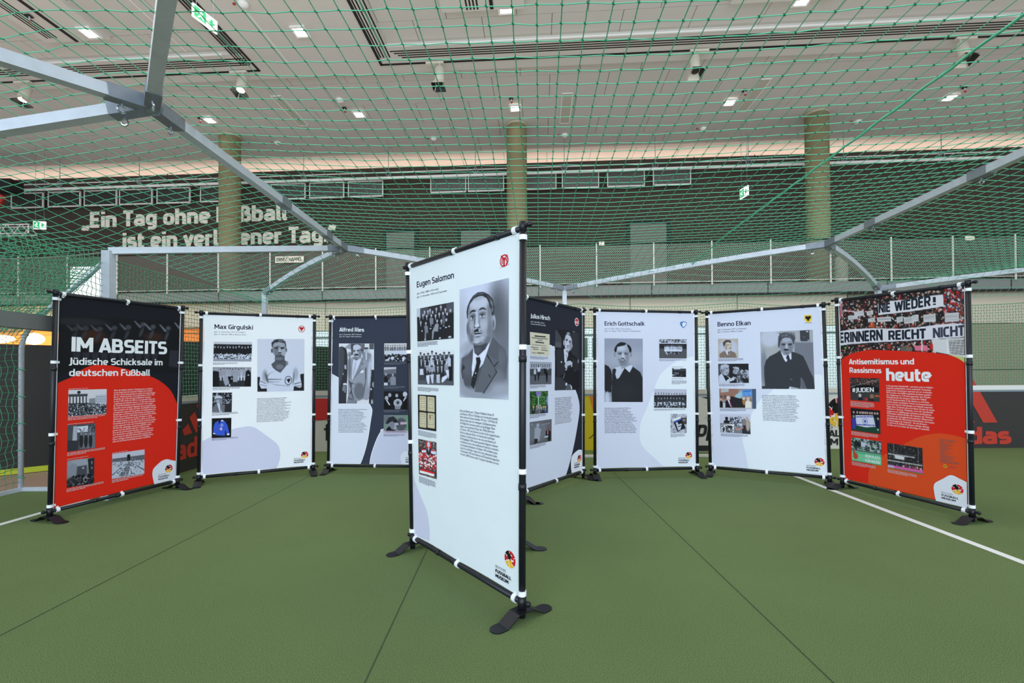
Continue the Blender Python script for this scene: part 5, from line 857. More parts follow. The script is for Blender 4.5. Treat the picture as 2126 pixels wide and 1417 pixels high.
["pic",[0.0934,0.6752,0.4252,0.6762,0.4224,0.5603,0.0934,0.5607],256,266,[["p",[0,3,256,0,257,82,0,85],180,5],["p",[16,27,26,26,26,65,16,65],100,3],["p",[41,26,50,26,51,65,41,65],100,3],["p",[66,25,76,25,76,64,66,65],100,3],["p",[91,25,101,24,101,64,91,64],100,3],["p",[117,24,127,24,127,64,117,64],100,3],["p",[143,23,153,23,153,63,143,63],100,3],["p",[169,23,179,22,180,63,169,63],100,3],["p",[196,22,206,22,206,62,196,62],100,3],["p",[223,21,233,21,233,62,223,62],100,3],["p",[0,85,257,77,257,164,0,168],75,8],["p",[0,163,257,159,256,266,0,266],105,8],["e",57,119,14,32,0,210,5],["e",57,84,7,9,0,190,3],["p",[50,148,67,148,69,223,54,222],30,4],["p",[79,50,93,64,123,54,118,114,89,119],225,4],["e",96,56,8,10,0,60,3],["p",[89,119,118,119,99,223,89,213],35,4],["p",[158,73,184,83,210,133,205,235,192,245,184,154,164,133],22,4],["e",210,82,9,10,0,190,3]],[150,152,160],[62,64]],
["cap",4,[0.0958,0.5564],[0.3302,0.5537],[0.0958,0.5409],[25,22,60]],
["pic",[0.0934,0.5284,0.3664,0.5253,0.3678,0.4112,0.0934,0.4138],214,265,[["c",0,-2,215,157,260,14,[[40,84,36],[60,110,50],[24,52,26],[90,140,80]],4],["p",[0,202,215,209,214,270,0,265],[66,90,50],8],["p",[91,65,103,65,103,210,93,209],[170,220,200],3],["p",[69,9,129,9,129,31,69,34],[140,120,205],2],["p",[77,37,124,36,124,61,77,61],[150,130,215],2],["e",207,115,12,60,0,[120,150,230],8],["p",[23,209,40,194,57,212,56,256,24,258],[30,32,40],4],["e",40,181,9,13,0,[200,170,150],3],["p",[36,196,44,197,40,230],225,3],["p",[61,209,79,194,97,212,96,259,62,261],[90,90,100],4],["e",79,181,9,13,0,[200,170,150],3],["p",[75,196,83,197,79,230],225,3],["p",[99,200,117,185,135,203,134,263,100,265],[120,120,135],4],["e",117,171,9,13,0,[200,170,150],3],["p",[113,187,121,187,117,221],225,3],["p",[119,221,137,207,155,224,154,265,120,266],[60,60,70],4],["e",137,193,9,13,0,[200,170,150],3],["p",[133,208,141,209,137,243],225,3],["p",[143,218,161,204,180,221,179,267,144,269],[36,40,60],4],["e",161,189,9,13,0,[200,170,150],3],["p",[157,205,166,206,161,240],225,3],["p",[163,220,182,205,201,223,200,269,164,271],[60,70,110],4],["e",182,191,9,13,0,[200,170,150],3],["p",[178,207,186,207,182,242],225,3]],[46,70,36],[54,64]],
["cap",4,[0.0934,0.4096],[0.3302,0.4052],[0.0934,0.3916],[25,22,60]],
["pic",[0.0922,0.3761,0.4252,0.376,0.4238,0.2607,0.0922,0.2616],258,265,[["e",89,127,120,110,0,125,60],["p",[55,82,89,63,129,104,119,162,109,230,60,260,51,179],175,14],["e",91,48,16,20,0,185,6],["p",[51,199,90,206,90,246,46,267],45,6],["e",22,28,10,14,0,160,3],["p",[134,45,237,40,237,50,134,57],150,5],["p",[185,129,216,119,247,150,245,257,185,261],[24,22,28],5],["e",209,102,9,17,0,[150,80,60],4],["p",[202,126,215,127,216,180,206,178],[220,120,110],4],["p",[170,192,216,190,216,211,170,212],200,4],["p",[185,215,211,218,209,260,188,261],[90,110,90],6]],[100,100,110],[64,66]],
["cap",4,[0.0922,0.2575],[0.3302,0.254],[0.0922,0.2419],[25,22,60]],
["pic",[0.4798,0.8558,0.9245,0.8614,0.9155,0.5249,0.4836,0.5267],528,1300,[["p",[0,28,33,6,132,187,127,391,-4,390],75,6],["p",[-4,266,132,284,127,391,-4,385],92,6],["p",[353,9,517,21,522,621,345,527],55,40],["e",393,14,30,20,0,100,12],["p",[12,437,156,379,185,495,314,488,438,563,523,786,527,1300,0,1300],30,12],["p",[17,446,146,409,205,732,195,933,30,1032],50,20],["p",[1,1032,107,1013,225,1135,215,1298,0,1300],62,14],["p",[177,417,214,405,264,491,274,530,244,651,215,732,195,693],228,5],["p",[224,532,244,522,249,631,232,622],170,6],["p",[200,752,235,681,315,659,366,697,366,779,341,810,336,749,265,781,245,852,225,832,200,802],205,6],["p",[250,781,336,754,331,790,260,821],60,6],["e",225,862,20,12,0,210,4],["p",[195,933,207,933,175,1053,161,1048],130,4],["e",129,697,12,16,0,240,4],["p",[335,567,523,703,524,890,387,860,371,707],46,14],["e",424,880,14,6,0,140,4],["e",499,663,14,50,0,150,8],["e",183,279,16,60,0,190,6],["e",352,331,18,50,0,160,6],["p",[199,181,243,69,313,82,348,157,354,266,324,398,274,490,234,482,200,376],212,6],["e",324,328,28,110,0,165,16],["e",259,461,36,24,0,150,12],["p",[190,162,204,102,243,50,293,30,333,70,353,147,343,178,323,130,263,87,224,101,204,190],70,6],["p",[234,51,293,35,313,82,263,87],165,8],["e",242,216,24,20,0,90,6],["e",239,221,9,9,0,40,4],["e",310,248,22,18,0,90,6],["e",308,252,9,9,0,40,4],["p",[214,197,244,182,268,199,244,194],60,4],["p",[288,222,313,215,339,232,313,228],60,4],["p",[263,224,285,232,286,331,254,328],225,6],["e",269,337,20,12,0,60,5],["p",[232,364,264,372,289,392,259,387],70,5],["e",235,1176,22,34,0,225,6],["p",[256,1167,327,1179,338,1293,205,1298],95,8],["p",[317,1178,358,1231,364,1294,343,1288],225,5]],[26,27,34],[66,140]],
["block",["Hirsch wechselt als 10-Jähriger zum Karlsruher","FV. 1910 gewinnt er mit dem Verein die Meis-","terschaft und wird deutscher Nationalspieler.","Er bleibt ganze sieben Mal im deutschen Team","dabei und wechselt 1913 zur SpVgg Fürth, dort","wird er mitten im August 1914 zur Front beordert","und im Weltkrieg mit Eisernem Kreuz belohnt.","1923 wird Hirsch zur KFV Jugend zurück gehen","bis er erfährt, dass man ihn wegen seiner","Glaubenszugehörigkeit nicht mehr will, und tritt","1933 aus dem KFV aus. Er wird in Karlsruhe mit","den anderen Juden entrechtet, verliert Beruf","und Brot und will in den Selbstmord gehen.","Hirsch wird am 1. März 1943 nach Auschwitz","deportiert und kehrt nicht mehr zurück, Hirsch","gilt seit 1945 offiziell für tot und ist ermordet."],[0.4802,0.4876],[0.4802,0.3429],[0.7926,0.4561],[25,22,60],0.3,0],
["museum",[0.9188,0.125],0.02183,[0.8221,0.0773],0.10903]
]},
"gott":{"q":[[1.008,5.613,0.0],[2.301,5.711,0.0],[1.019,5.614,2.066],[2.304,5.711,2.046]],"base":[214,220,242],"el":[
["blob",[[0.014,0.9793],[0.9916,0.9915],[0.9781,0.0534],[0.0131,0.0593]],[214,220,242],[0,1,2,3],0],
["blob",[[0.9877,0.7244],[0.889,0.7114],[0.7661,0.6777],[0.6845,0.6403],[0.6166,0.5866],[0.5688,0.5087],[0.4943,0.3944],[0.4471,0.3294],[0.4333,0.2645],[0.446,0.1995],[0.4921,0.1585],[0.5716,0.113],[0.6673,0.0573],[0.9781,0.055]],[228,238,250],[0,12,13],0],
["text","Erich Gottschalk",[0.0961,0.902],[0.4882,0.9052],0.02529,[25,22,60],1.2],
["text","geb. 16. März 1906 in Herne-Wanne",[0.0986,0.88],[0.3546,0.8808],0.00734,[25,22,60],0],
["text","gest. 21. August 1996 in Aalsmeer (Niederlande)",[0.0985,0.8669],[0.4477,0.8686],0.00734,[25,22,60],0],
["blob",[[0.8386,0.9296],[0.8714,0.9358],[0.9056,0.9303],[0.9012,0.9136],[0.8722,0.8933],[0.8424,0.913]],[60,110,190],[0,1,2,4],0],
["blob",[[0.8673,0.9308],[0.9,0.927],[0.8958,0.9152],[0.8737,0.9],[0.8615,0.9099]],[225,235,248],[0,1,3],0],
["text","VfL",[0.8466,0.9189],[0.8671,0.9158],0.00583,[235,240,250],0.6],
["pic",[0.0947,0.826,0.4686,0.8269,0.4663,0.4461,0.093,0.4478],781,1285,[["e",390,412,520,170,0,184,300],["p",[0,525,80,564,130,634,155,734,140,1083,30,1099,0,1034],42,5],["p",[20,1124,140,1093,144,1183,120,1285,0,1285],190,8],["e",60,1193,40,120,0,215,14],["p",[162,634,200,604,249,633,219,713,249,823,299,793,409,597,509,687,575,566,730,680,775,790,781,1285,149,1287,145,1093,158,714],44,6],["e",399,1082,220,160,0,50,260],["p",[294,583,349,533,409,597,289,803,249,818,221,733,239,633],212,5],["p",[195,599,299,573,249,628],218,4],["p",[409,592,490,492,575,566,509,687],222,5],["p",[319,533,470,452,550,531,409,597,349,623],165,12],["e",212,328,24,50,0,150,6],["e",535,326,24,50,0,150,6],["e",370,312,150,235,0,178,8],["e",330,192,90,60,0,205,60],["e",465,372,34,120,0,148,50],["e",379,522,70,26,0,120,18],["p",[280,453,470,452,429,542,329,543],140,16],["p",[195,234,215,173,260,113,330,72,410,82,455,106,400,142,330,157,260,173,242,273,212,283],38,6],["p",[462,116,500,131,540,181,555,241,540,281,510,286,495,221,460,141],38,6],["p",[262,295,295,275,350,276,352,288,295,289,270,303],62,5],["p",[398,284,440,274,485,287,480,295,440,286,402,294],62,5],["e",312,305,46,24,0,140,14],["e",442,304,46,24,0,146,14],["e",312,313,36,12,0,48,5],["e",442,313,36,12,0,48,5],["e",302,311,8,5,0,200,3],["e",452,311,8,5,0,200,3],["p",[355,302,390,302,415,392,345,393],205,8],["e",370,402,32,14,0,70,6],["p",[295,417,322,429,370,434,432,426,412,448,370,456,328,451],40,4],["p",[322,435,370,439,414,434,390,445,342,446],235,3],["e",360,477,40,8,0,100,7],["p",[280,403,300,423,295,453,280,433],120,6]],[150,156,180],[86,140]],
["pic",[0.6307,0.8254,0.9046,0.8263,0.9023,0.71,0.6302,0.71],374,260,[["c",0,0,374,47,140,9,[60,200,120,215],3],["p",[0,50,374,47,374,60,0,59],235,3],["p",[0,63,374,62,375,132,0,125],45,6],["t",68,74,313,192,11,180,215,60,5,0.18],["p",[69,139,308,140,308,167,69,166],225,5],["c",77,169,308,204,50,7,[40,225,60],6]],[82,84,90],[70,54]],
["cap",3,[0.6301,0.7042],[0.8979,0.7055],[0.63,0.6923],[25,22,60]],
["cap",1,[0.7568,0.6586],[0.9009,0.6591],[0.7568,0.6573],[25,22,60]],
["pic",[0.7567,0.6506,0.8956,0.6475,0.8949,0.5967,0.7575,0.5982],189,116,[["t",7,9,186,53,11,170,60,45,4,0.3],["t",21,48,89,106,4,190,150,60,6,0.3],["c",1,68,189,114,50,6,[30,160,40],7],["e",10,93,8,8,0,235,3],["p",[21,-1,110,-5,110,11,21,15],200,4]],[35,38,44],[40,28]],
["cap",2,[0.7538,0.5893],[0.8963,0.5896],[0.7537,0.5831],[150,120,150]],
["cap",6,[0.7522,0.576],[0.8998,0.5762],[0.7519,0.5521],[25,22,60]],
["pic",[0.577,0.5242,0.8991,0.5228,0.8961,0.4087,0.5744,0.4119],443,256,[["p",[-1,85,444,77,443,256,0,256],58,6],["t",3,50,440,191,12,150,45,60,9,0.2],["t",39,105,410,221,9,165,60,200,10,0.24],["c",-1,176,443,251,110,9,[205,60,45,190],11]],[188,192,214],[84,52]],
["cap",4,[0.5744,0.4053],[0.885,0.4021],[0.5743,0.3934],[25,22,60]],
["pic",[0.7389,0.3738,0.8985,0.3719,0.8955,0.2581,0.7368,0.2592],218,258,[["c",0,0,221,259,80,16,[150,190,205,120],2],["p",[24,74,146,43,203,193,92,238],[26,28,36],3],["p",[22,72,129,33,146,58,34,104],[225,228,235],3],["p",[40,102,146,58,154,73,47,119],[60,90,190],3],["p",[67,119,92,108,107,143,147,128,152,148,132,213,102,223],205,5],["p",[97,168,162,148,164,157,99,178],30,3],["p",[136,53,218,47,219,138,172,138],[70,60,60],5],["e",182,83,22,18,0,130,6]],[176,180,194],[54,62]],
["cap",5,[0.7374,0.2535],[0.8772,0.2525],[0.7372,0.2306],[25,22,60]],
["block",["Gottschalk spielt in seiner Jugend beim TuS Bochum,","einem der Vorgängervereine des heutigen VfL.","1925 ist er Gründungsmitglied von Hakoah Bochum.","Nach einem berufsbedingten Aufenthalt in Karlsruhe","kehrt er 1932 zu Hakoah zurück und gewinnt als Kapitän","1938 die Meisterschaft des jüdischen Schild-Verbandes.","Im Zuge der Pogrome 1938 wird das Familiengeschäft zerstört","und Gottschalk flüchtet mit seiner Frau in die Niederlande.","Einen Tag nach dem Einmarsch deutscher Truppen im Mai 1940","werden sie im Flüchtlingslager Westerbork interniert.","Dort kommt im Juni 1941 ihre Tochter Renate zur Welt.","Im Herbst 1944 wird die Familie nach Auschwitz deportiert.","Seine Frau, Tochter und Eltern werden Opfer des Holocaust.","Gottschalk überlebt 1945 einen der grausamen „Todesmärsche“","und kehrt als gebrochener Mensch in die Niederlande zurück.","Seine früheren Erfolge im Fußball werden fast nicht gewürdigt."],[0.0925,0.4144],[0.0943,0.2613],[0.4054,0.4134],[25,22,60],0.3,0],
["museum",[0.9151,0.1222],0.02051,[0.8128,0.0751],0.10839]
]},
"elkan":{"q":[[2.487,5.761,0.0],[3.559,5.147,0.0],[2.463,5.774,2.043],[3.525,5.166,2.049]],"base":[212,220,242],"el":[
["blob",[[0.9837,0.6044],[0.8815,0.6123],[0.7303,0.6052],[0.617,0.5586],[0.5465,0.5032],[0.4759,0.4709],[0.4151,0.4143],[0.3776,0.3656],[0.3009,0.243],[0.3209,0.1477],[0.3464,0.0455],[0.9899,0.0619]],[228,238,250],[0,10,11],0],
["text","Benno Elkan",[0.0999,0.9053],[0.4004,0.9035],0.02765,[25,22,60],1.2],
["text","geb. 2. Dezember 1877 in Dortmund",[0.1002,0.8818],[0.3587,0.8814],0.00837,[25,22,60],0],
["text","gest. 10. Januar 1960 in London",[0.0997,0.8684],[0.328,0.8669],0.00837,[25,22,60],0],
["blob",[[0.8481,0.9425],[0.9079,0.9422],[0.9079,0.9207],[0.8977,0.9058],[0.8792,0.8989],[0.8614,0.9049],[0.8482,0.9209]],[232,200,60],[0,1],0],
["eagle",[0.8772,0.9227],0.02338,0.01688,0.0,[20,20,22]],
["text","DORTMUND",[0.847,0.8962],[0.9078,0.8955],0.00462,[40,40,50],0.2],
["pic",[0.4799,0.8595,0.9106,0.8588,0.9104,0.5282,0.4794,0.5272],1178,1289,[["e",223,140,220,200,0,205,120],["e",68,829,80,400,0,140,60],["p",[775,251,1174,260,1178,1289,742,1291],128,10],["p",[896,7,1105,2,1105,248,932,247,899,216],70,5],["e",1058,34,24,12,0.4,235,5],["e",984,150,20,8,0,120,6],["e",1077,227,18,12,0,200,5],["p",[815,243,1174,255,1173,273,814,268],170,8],["p",[69,788,115,647,200,557,366,480,449,421,567,535,709,459,865,517,951,564,1015,703,1086,891,1157,1038,1178,1289,1015,1290,960,1174,887,1027,869,1291,2,1289,6,1226,77,1226,68,982],62,8],["p",[888,1017,953,1115,996,1272,899,1273,874,1135],105,10],["p",[449,432,527,534,607,526,694,458,698,628,562,685,533,645],225,5],["p",[597,536,637,537,663,637,612,676,574,615],45,5],["p",[505,594,562,685,523,654],60,4],["p",[549,635,614,616,552,687],235,4],["e",589,305,150,235,0,158,8],["p",[451,361,722,369,689,458,607,526,527,524,469,442],158,10],["e",597,195,100,50,0,180,24],["e",512,363,55,90,0,140,20],["e",682,378,50,110,0,132,22],["e",598,496,60,24,0,125,14],["e",422,320,20,60,0,110,6],["e",744,340,14,50,0,150,6],["p",[406,329,407,228,418,127,460,58,542,30,682,38,760,91,800,157,775,231,758,320,739,290,722,199,669,157,569,149,508,171,465,240,447,331],78,8],["c",441,37,778,152,60,18,[70,110,90,130],5],["p",[474,276,565,274,574,290,484,293],45,6],["p",[625,284,714,279,719,295,629,300],45,6],["e",529,305,48,18,0,85,8],["e",536,305,14,10,0,30,4],["e",674,308,46,18,0,80,8],["e",674,310,14,10,0,30,4],["p",[584,295,614,296,621,386,566,385],195,9],["p",[520,433,551,396,591,395,631,407,644,447,590,423],38,6],["p",[539,459,619,454,609,466,549,470],90,6],["e",580,433,40,8,0,60,5],["p",[635,1234,654,1234,840,1273,869,1291,623,1292],180,6],["p",[603,1292,645,1234,674,1254,663,1292],215,5],["p",[640,1057,655,1055,708,1100,693,1100],130,4]],[165,170,178],[116,124]],
["pic",[0.1013,0.8307,0.2845,0.8264,0.2823,0.7116,0.0995,0.7144],280,266,[["e",141,131,130,120,0,205,60],["p",[19,211,70,176,110,166,175,166,239,196,258,266,18,266],[128,112,104],8],["p",[95,156,165,156,154,221,124,226],225,6],["p",[140,176,160,181,147,221,134,213],[90,78,72],5],["e",141,101,48,68,0,[198,188,180],6],["e",111,111,16,50,0,[165,155,150],10],["p",[71,101,67,51,112,16,177,21,187,61,142,46,107,56,91,106],[82,72,66],6],["e",81,111,10,18,0,[175,165,160],4],["p",[126,86,151,83,151,91,129,93],60,4],["p",[171,81,189,86,187,91,171,89],60,4],["e",173,131,14,8,0,[120,90,85],5]],[182,174,168],[58,56]],
["cap",4,[0.0993,0.7087],[0.3254,0.7046],[0.0986,0.6912],[25,22,60]],
["pic",[0.0967,0.6781,0.3715,0.6763,0.3698,0.5619,0.0974,0.5601],424,270,[["p",[159,-2,423,0,423,270,153,268],38,20],["p",[0,270,5,172,46,132,145,183,174,203,153,271],215,8],["p",[51,147,66,132,129,193,124,223],60,5],["p",[65,162,105,162,154,203,103,243],35,6],["e",102,92,52,72,0,178,7],["e",58,72,36,60,0,150,10],["p",[39,22,110,3,154,28,148,53,89,42,57,92,38,82],195,6],["p",[108,62,133,61,133,69,108,70],50,4],["p",[106,122,141,125,141,135,106,132],120,4],["e",49,92,10,20,0,110,5],["p",[133,243,215,178,230,193,224,228,143,258],205,6],["c",218,53,286,134,50,13,[200,150,90],2],["c",267,93,420,205,90,15,[175,120,80,200],3],["c",235,173,353,269,60,12,[60,180,30,150],4]],[70,72,80],[86,56]],
["cap",4,[0.0999,0.5549],[0.3317,0.5533],[0.1006,0.5392],[25,22,60]],
["pic",[0.1008,0.5265,0.4305,0.5271,0.4267,0.4097,0.1009,0.4104],512,274,[["p",[0,0,270,-2,267,153,1,158],[150,110,100],10],["p",[21,5,134,2,133,44,19,56],[175,180,185],4],["p",[13,97,44,96,43,137,12,139],[80,80,80],4],["p",[63,94,101,91,100,141,62,145],[90,85,85],4],["p",[223,93,319,23,323,102,277,153,222,144],[150,190,210],6],["p",[324,18,455,7,456,100,323,107],[80,140,215],3],["p",[338,33,441,24,441,30,338,38],[30,60,120],3],["c",329,42,450,95,40,5,[[130,175,230]],3],["p",[457,2,512,0,512,273,462,272],[70,90,120],5],["p",[162,104,278,133,366,141,375,260,144,267],[36,34,40],10],["p",[84,177,115,156,161,160,180,266,82,269],[24,24,30],5],["p",[115,161,141,160,175,256,159,261],[225,225,235],4],["p",[138,171,151,170,170,256,159,256],[170,60,150],3],["e",126,130,26,28,0,[215,195,190],5],["p",[2,189,22,168,47,198,45,270,0,271],[30,28,34],4],["e",20,153,13,18,0,[200,170,160],4],["p",[47,203,83,207,82,269,45,270],[190,200,215],5],["e",342,136,20,24,0,[210,190,180],5],["p",[317,167,366,156,375,220,336,226],[170,120,80],6],["p",[366,180,401,155,449,184,448,270,360,268],[225,222,215],5],["e",403,138,20,24,0,[205,190,185],5],["e",444,154,14,20,0,[150,110,90],4]],[150,140,140],[104,56]],
["cap",4,[0.1027,0.4061],[0.335,0.4037],[0.1021,0.3896],[25,22,60]],
["pic",[0.0993,0.3701,0.3746,0.3784,0.3726,0.2587,0.1036,0.2607],424,269,[["p",[-7,132,422,121,424,269,0,269],[120,124,136],20],["c",146,47,330,162,170,14,[60,190,90,215],4],["e",95,62,22,26,0,[24,24,30],5],["p",[54,94,92,78,139,98,132,133,52,130],[26,28,36],5],["p",[17,158,199,137,189,259,12,262],[220,220,228],4],["c",23,163,174,255,110,10,[30,60,215,20],5],["p",[305,193,340,123,404,150,424,269,308,267],[42,48,60],6],["p",[208,177,242,206,325,172,324,192,241,231,212,197],[190,140,130],5],["e",340,109,32,46,0,[130,125,130],6],["p",[360,46,374,37,422,112,413,150,396,93],[180,135,125],5],["e",386,151,26,80,0,[175,160,150],12]],[196,200,222],[86,58]],
["cap",4,[0.1053,0.2534],[0.3507,0.255],[0.106,0.2375],[25,22,60]],
["block",["Der bedeutende Bildhauer ist zugleich ein Fußballpionier.","Als Schüler eines Internats bei Lausanne am Genfer See","lernt Elkan durch englische Kameraden den Fußball kennen.","1895 gründet er mit Gleichgesinnten den Dortmunder FC 95.","Es ist der erste Fußballverein in der Westfalenmetropole.","1898 schreibt sich Elkan an der Kunstakademie München ein,","zwei Jahre später zählt er zu den 17 Gründern des FC Bayern.","Nach der NS-„Machtergreifung“ wird sein Werk geächtet","und Benno Elkan als Jude mit einem Berufsverbot belegt.","Ende 1934 emigriert er mit seiner Familie nach London.","Der FC Arsenal bedankt sich 1940 mit einer Plastik Elkans","bei seinem Nachbarverein, den Tottenham Hotspurs,","für die Erlaubnis, vorübergehend deren Stadion zu nutzen.","Elkans bekanntestes Werk ist die Großplastik einer Menora.","Der siebenarmige Leuchter mit Motiven des Judentums","wird 1956 vor dem Parlament in Jerusalem aufgestellt."],[0.4804,0.4924],[0.4831,0.3412],[0.7866,0.4823],[25,22,60],0.3,0],
["museum",[0.9273,0.1263],0.02312,[0.8262,0.0727],0.10811]
]},
"heute":{"q":[[3.616,5.028,0.0],[3.885,3.883,0.0],[3.606,5.069,2.082],[3.884,3.887,2.037]],"base":[40,38,42],"el":[
["pic",[0.0267,0.9874,0.9827,0.984,0.9736,0.6525,0.0174,0.6723],1972,1114,[["c",5,-285,1972,1047,2600,17,[[30,30,34],[52,48,50],[70,62,60],[150,44,46],[40,40,48],[120,100,95],[190,160,145],[26,26,30]],1],["c",1,-78,1972,1047,520,15,[[196,160,140],[206,172,155],[180,40,44],[214,214,220]],2],["c",1706,-10,1965,532,260,16,[[180,40,40],[60,70,100],[200,200,205],[150,60,50]],9],["p",[20,10,65,9,41,271,14,339],[225,190,200],5],["p",[32,40,52,31,37,294,21,293],[214,40,60],4],["p",[63,175,290,205,284,222,69,195],[230,200,205],4],["p",[1061,-7,1086,-4,1080,95,1055,88],[190,60,80],4],["e",109,873,18,22,0,[110,180,70],6],["p",[566,433,650,438,649,528,576,525],[190,80,40],5],["p",[164,288,350,281,355,356,173,360],[208,210,218],3],["p",[184,308,334,304,334,309,184,312],[120,122,132],3],["p",[183,328,333,324,333,329,183,332],[120,122,132],3],["p",[260,357,270,357,269,433,259,433],[190,190,195],2],["p",[284,218,464,213,469,303,292,306],[208,210,218],3],["p",[303,238,449,236,448,240,303,242],[120,122,132],3],["p",[303,258,448,256,448,260,303,262],[120,122,132],3],["p",[302,278,448,275,448,280,302,282],[120,122,132],3],["p",[377,303,386,304,385,379,376,378],[190,190,195],2],["p",[514,237,627,227,632,299,522,306],[208,210,218],3],["p",[532,256,612,249,612,253,532,260],[120,122,132],3],["p",[532,275,612,268,612,273,532,279],[120,122,132],3],["p",[573,301,582,301,581,374,572,374],[190,190,195],2],["p",[535,363,659,352,664,418,544,426],[208,210,218],3],["p",[554,381,644,374,644,378,554,386],[120,122,132],3],["p",[553,401,644,393,644,398,553,405],[120,122,132],3],["p",[600,421,609,421,608,494,599,494],[190,190,195],2],["p",[696,357,928,354,932,428,704,430],[208,210,218],3],["p",[713,375,914,376,914,380,713,380],[120,122,132],3],["p",[713,394,914,394,914,399,713,399],[120,122,132],3],["p",[816,428,824,428,824,499,815,499],[190,190,195],2],["p",[1018,374,1115,362,1120,449,1025,458],[208,210,218],3],["p",[1034,391,1103,383,1103,387,1034,395],[120,122,132],3],["p",[1034,409,1102,401,1102,405,1034,413],[120,122,132],3],["p",[1033,427,1102,419,1102,423,1033,431],[120,122,132],3],["p",[1069,452,1077,453,1076,521,1068,521],[190,190,195],2],["p",[1132,381,1285,374,1289,478,1139,484],[208,210,218],3],["p",[1147,398,1273,395,1273,398,1147,402],[120,122,132],3],["p",[1147,416,1272,412,1272,416,1147,420],[120,122,132],3],["p",[1147,434,1272,430,1272,434,1147,438],[120,122,132],3],["p",[1147,452,1272,447,1272,451,1147,456],[120,122,132],3],["p",[1211,480,1219,481,1218,548,1211,547],[190,190,195],2],["p",[1257,360,1353,350,1357,453,1264,461],[208,210,218],3],["p",[1272,377,1341,370,1340,374,1272,381],[120,122,132],3],["p",[1272,394,1340,387,1340,391,1272,398],[120,122,132],3],["p",[1272,412,1340,405,1340,409,1272,416],[120,122,132],3],["p",[1271,430,1340,422,1340,426,1271,434],[120,122,132],3],["p",[1307,456,1314,456,1314,523,1306,522],[190,190,195],2],["p",[1420,362,1592,358,1596,474,1427,477],[208,210,218],3],["p",[1435,379,1581,378,1581,381,1435,382],[120,122,132],3],["p",[1435,396,1581,395,1581,398,1435,400],[120,122,132],3],["p",[1434,413,1581,411,1581,415,1434,417],[120,122,132],3],["p",[1434,430,1581,428,1581,432,1434,434],[120,122,132],3],["p",[1434,447,1581,445,1581,449,1434,451],[120,122,132],3],["p",[1509,474,1516,475,1516,539,1509,538],[190,190,195],2],["p",[1715,366,1896,363,1900,489,1721,492],[208,210,218],3],["p",[1728,381,1886,382,1886,386,1728,385],[120,122,132],3],["p",[1728,397,1886,398,1886,402,1728,401],[120,122,132],3],["p",[1728,414,1886,414,1886,417,1728,417],[120,122,132],3],["p",[1728,430,1886,430,1886,433,1728,434],[120,122,132],3],["p",[1728,447,1886,446,1886,449,1728,450],[120,122,132],3],["p",[1728,463,1886,462,1886,465,1728,467],[120,122,132],3],["p",[1809,489,1815,490,1815,551,1809,551],[190,190,195],2],["p",[715,130,796,169,902,112,923,94,1173,105,1450,83,1694,84,1705,258,1467,279,1219,297,900,307,724,315],[222,223,236],3],["p",[-10,564,235,533,512,528,1071,561,1358,549,1622,523,1842,516,1969,536,1969,716,1535,745,1070,763,532,784,168,807,-8,833],[220,221,236],3],["p",[-8,833,532,784,1070,763,1535,745,1969,716,1969,727,1535,759,1070,778,532,806,-9,850],[34,32,36],4],["p",[1287,839,1478,830,1482,916,1300,913],[226,120,150],5],["p",[1535,745,1972,725,1972,1007,1777,967,1560,924],[214,216,224],6],["p",[1761,757,1972,752,1972,981,1785,958],[120,120,126],5],["p",[1761,748,1766,748,1774,994,1769,995],[220,220,226],2],["p",[1781,749,1786,749,1793,994,1788,994],[220,220,226],2],["p",[1800,749,1805,749,1812,994,1808,994],[220,220,226],2],["p",[1819,749,1824,749,1832,993,1827,993],[220,220,226],2],["p",[1838,750,1843,750,1850,993,1846,993],[220,220,226],2],["p",[1857,750,1862,750,1869,992,1865,992],[220,220,226],2],["p",[1876,750,1880,750,1888,992,1883,992],[220,220,226],2],["p",[1894,750,1899,750,1907,991,1902,991],[220,220,226],2],["p",[1913,751,1918,751,1925,991,1921,991],[220,220,226],2],["p",[1931,751,1936,751,1944,990,1939,990],[220,220,226],2],["p",[1950,751,1954,751,1962,990,1957,990],[220,220,226],2],["p",[1968,751,1972,752,1980,989,1976,990],[220,220,226],2],["p",[1757,771,1972,767,1972,773,1757,777],[220,220,226],2],["p",[1757,797,1972,792,1972,797,1757,802],[220,220,226],2],["p",[1757,822,1972,817,1972,822,1757,828],[220,220,226],2],["p",[1757,848,1972,841,1972,847,1757,853],[220,220,226],2],["p",[1757,873,1972,866,1972,871,1757,879],[220,220,226],2],["p",[1757,899,1972,891,1972,896,1757,904],[220,220,226],2],["p",[1757,924,1972,915,1972,921,1757,930],[220,220,226],2],["p",[1757,950,1972,940,1972,945,1757,956],[220,220,226],2],["p",[1757,976,1972,965,1972,970,1757,981],[220,220,226],2],["p",[1733,739,1757,739,1777,967,1741,940],[226,228,238],4],["p",[1393,724,1410,724,1409,926,1392,926],[215,216,220],3],["p",[1785,967,1972,1007,1972,1113,1865,1028],[196,206,130],5],["e",1535,849,22,60,0,[200,40,44],6],["e",895,849,36,50,0,[150,60,46],10],["e",1128,889,50,50,0,[96,98,92],10],["e",1211,889,50,50,0,[110,108,96],10],["e",1208,854,18,12,0,[190,30,36],4]],[36,35,39],[250,118]],
["text","NIE",[0.3773,0.9048],[0.4701,0.9069],0.04379,[32,40,54],2.2],
["text","WIEDER",[0.5036,0.9044],[0.7657,0.9159],0.04688,[32,40,54],2.2],
["text","!",[0.7807,0.9182],[0.7998,0.9178],0.03552,[32,40,54],2.2],
["text","ERINNERN",[0.0174,0.7668],[0.4047,0.7716],0.0536,[32,40,54],2.2],
["text","REICHT",[0.4505,0.7711],[0.728,0.7713],0.04485,[32,40,54],2.2],
["text","NICHT",[0.7758,0.772],[0.9751,0.7773],0.04413,[62,66,86],2.2],
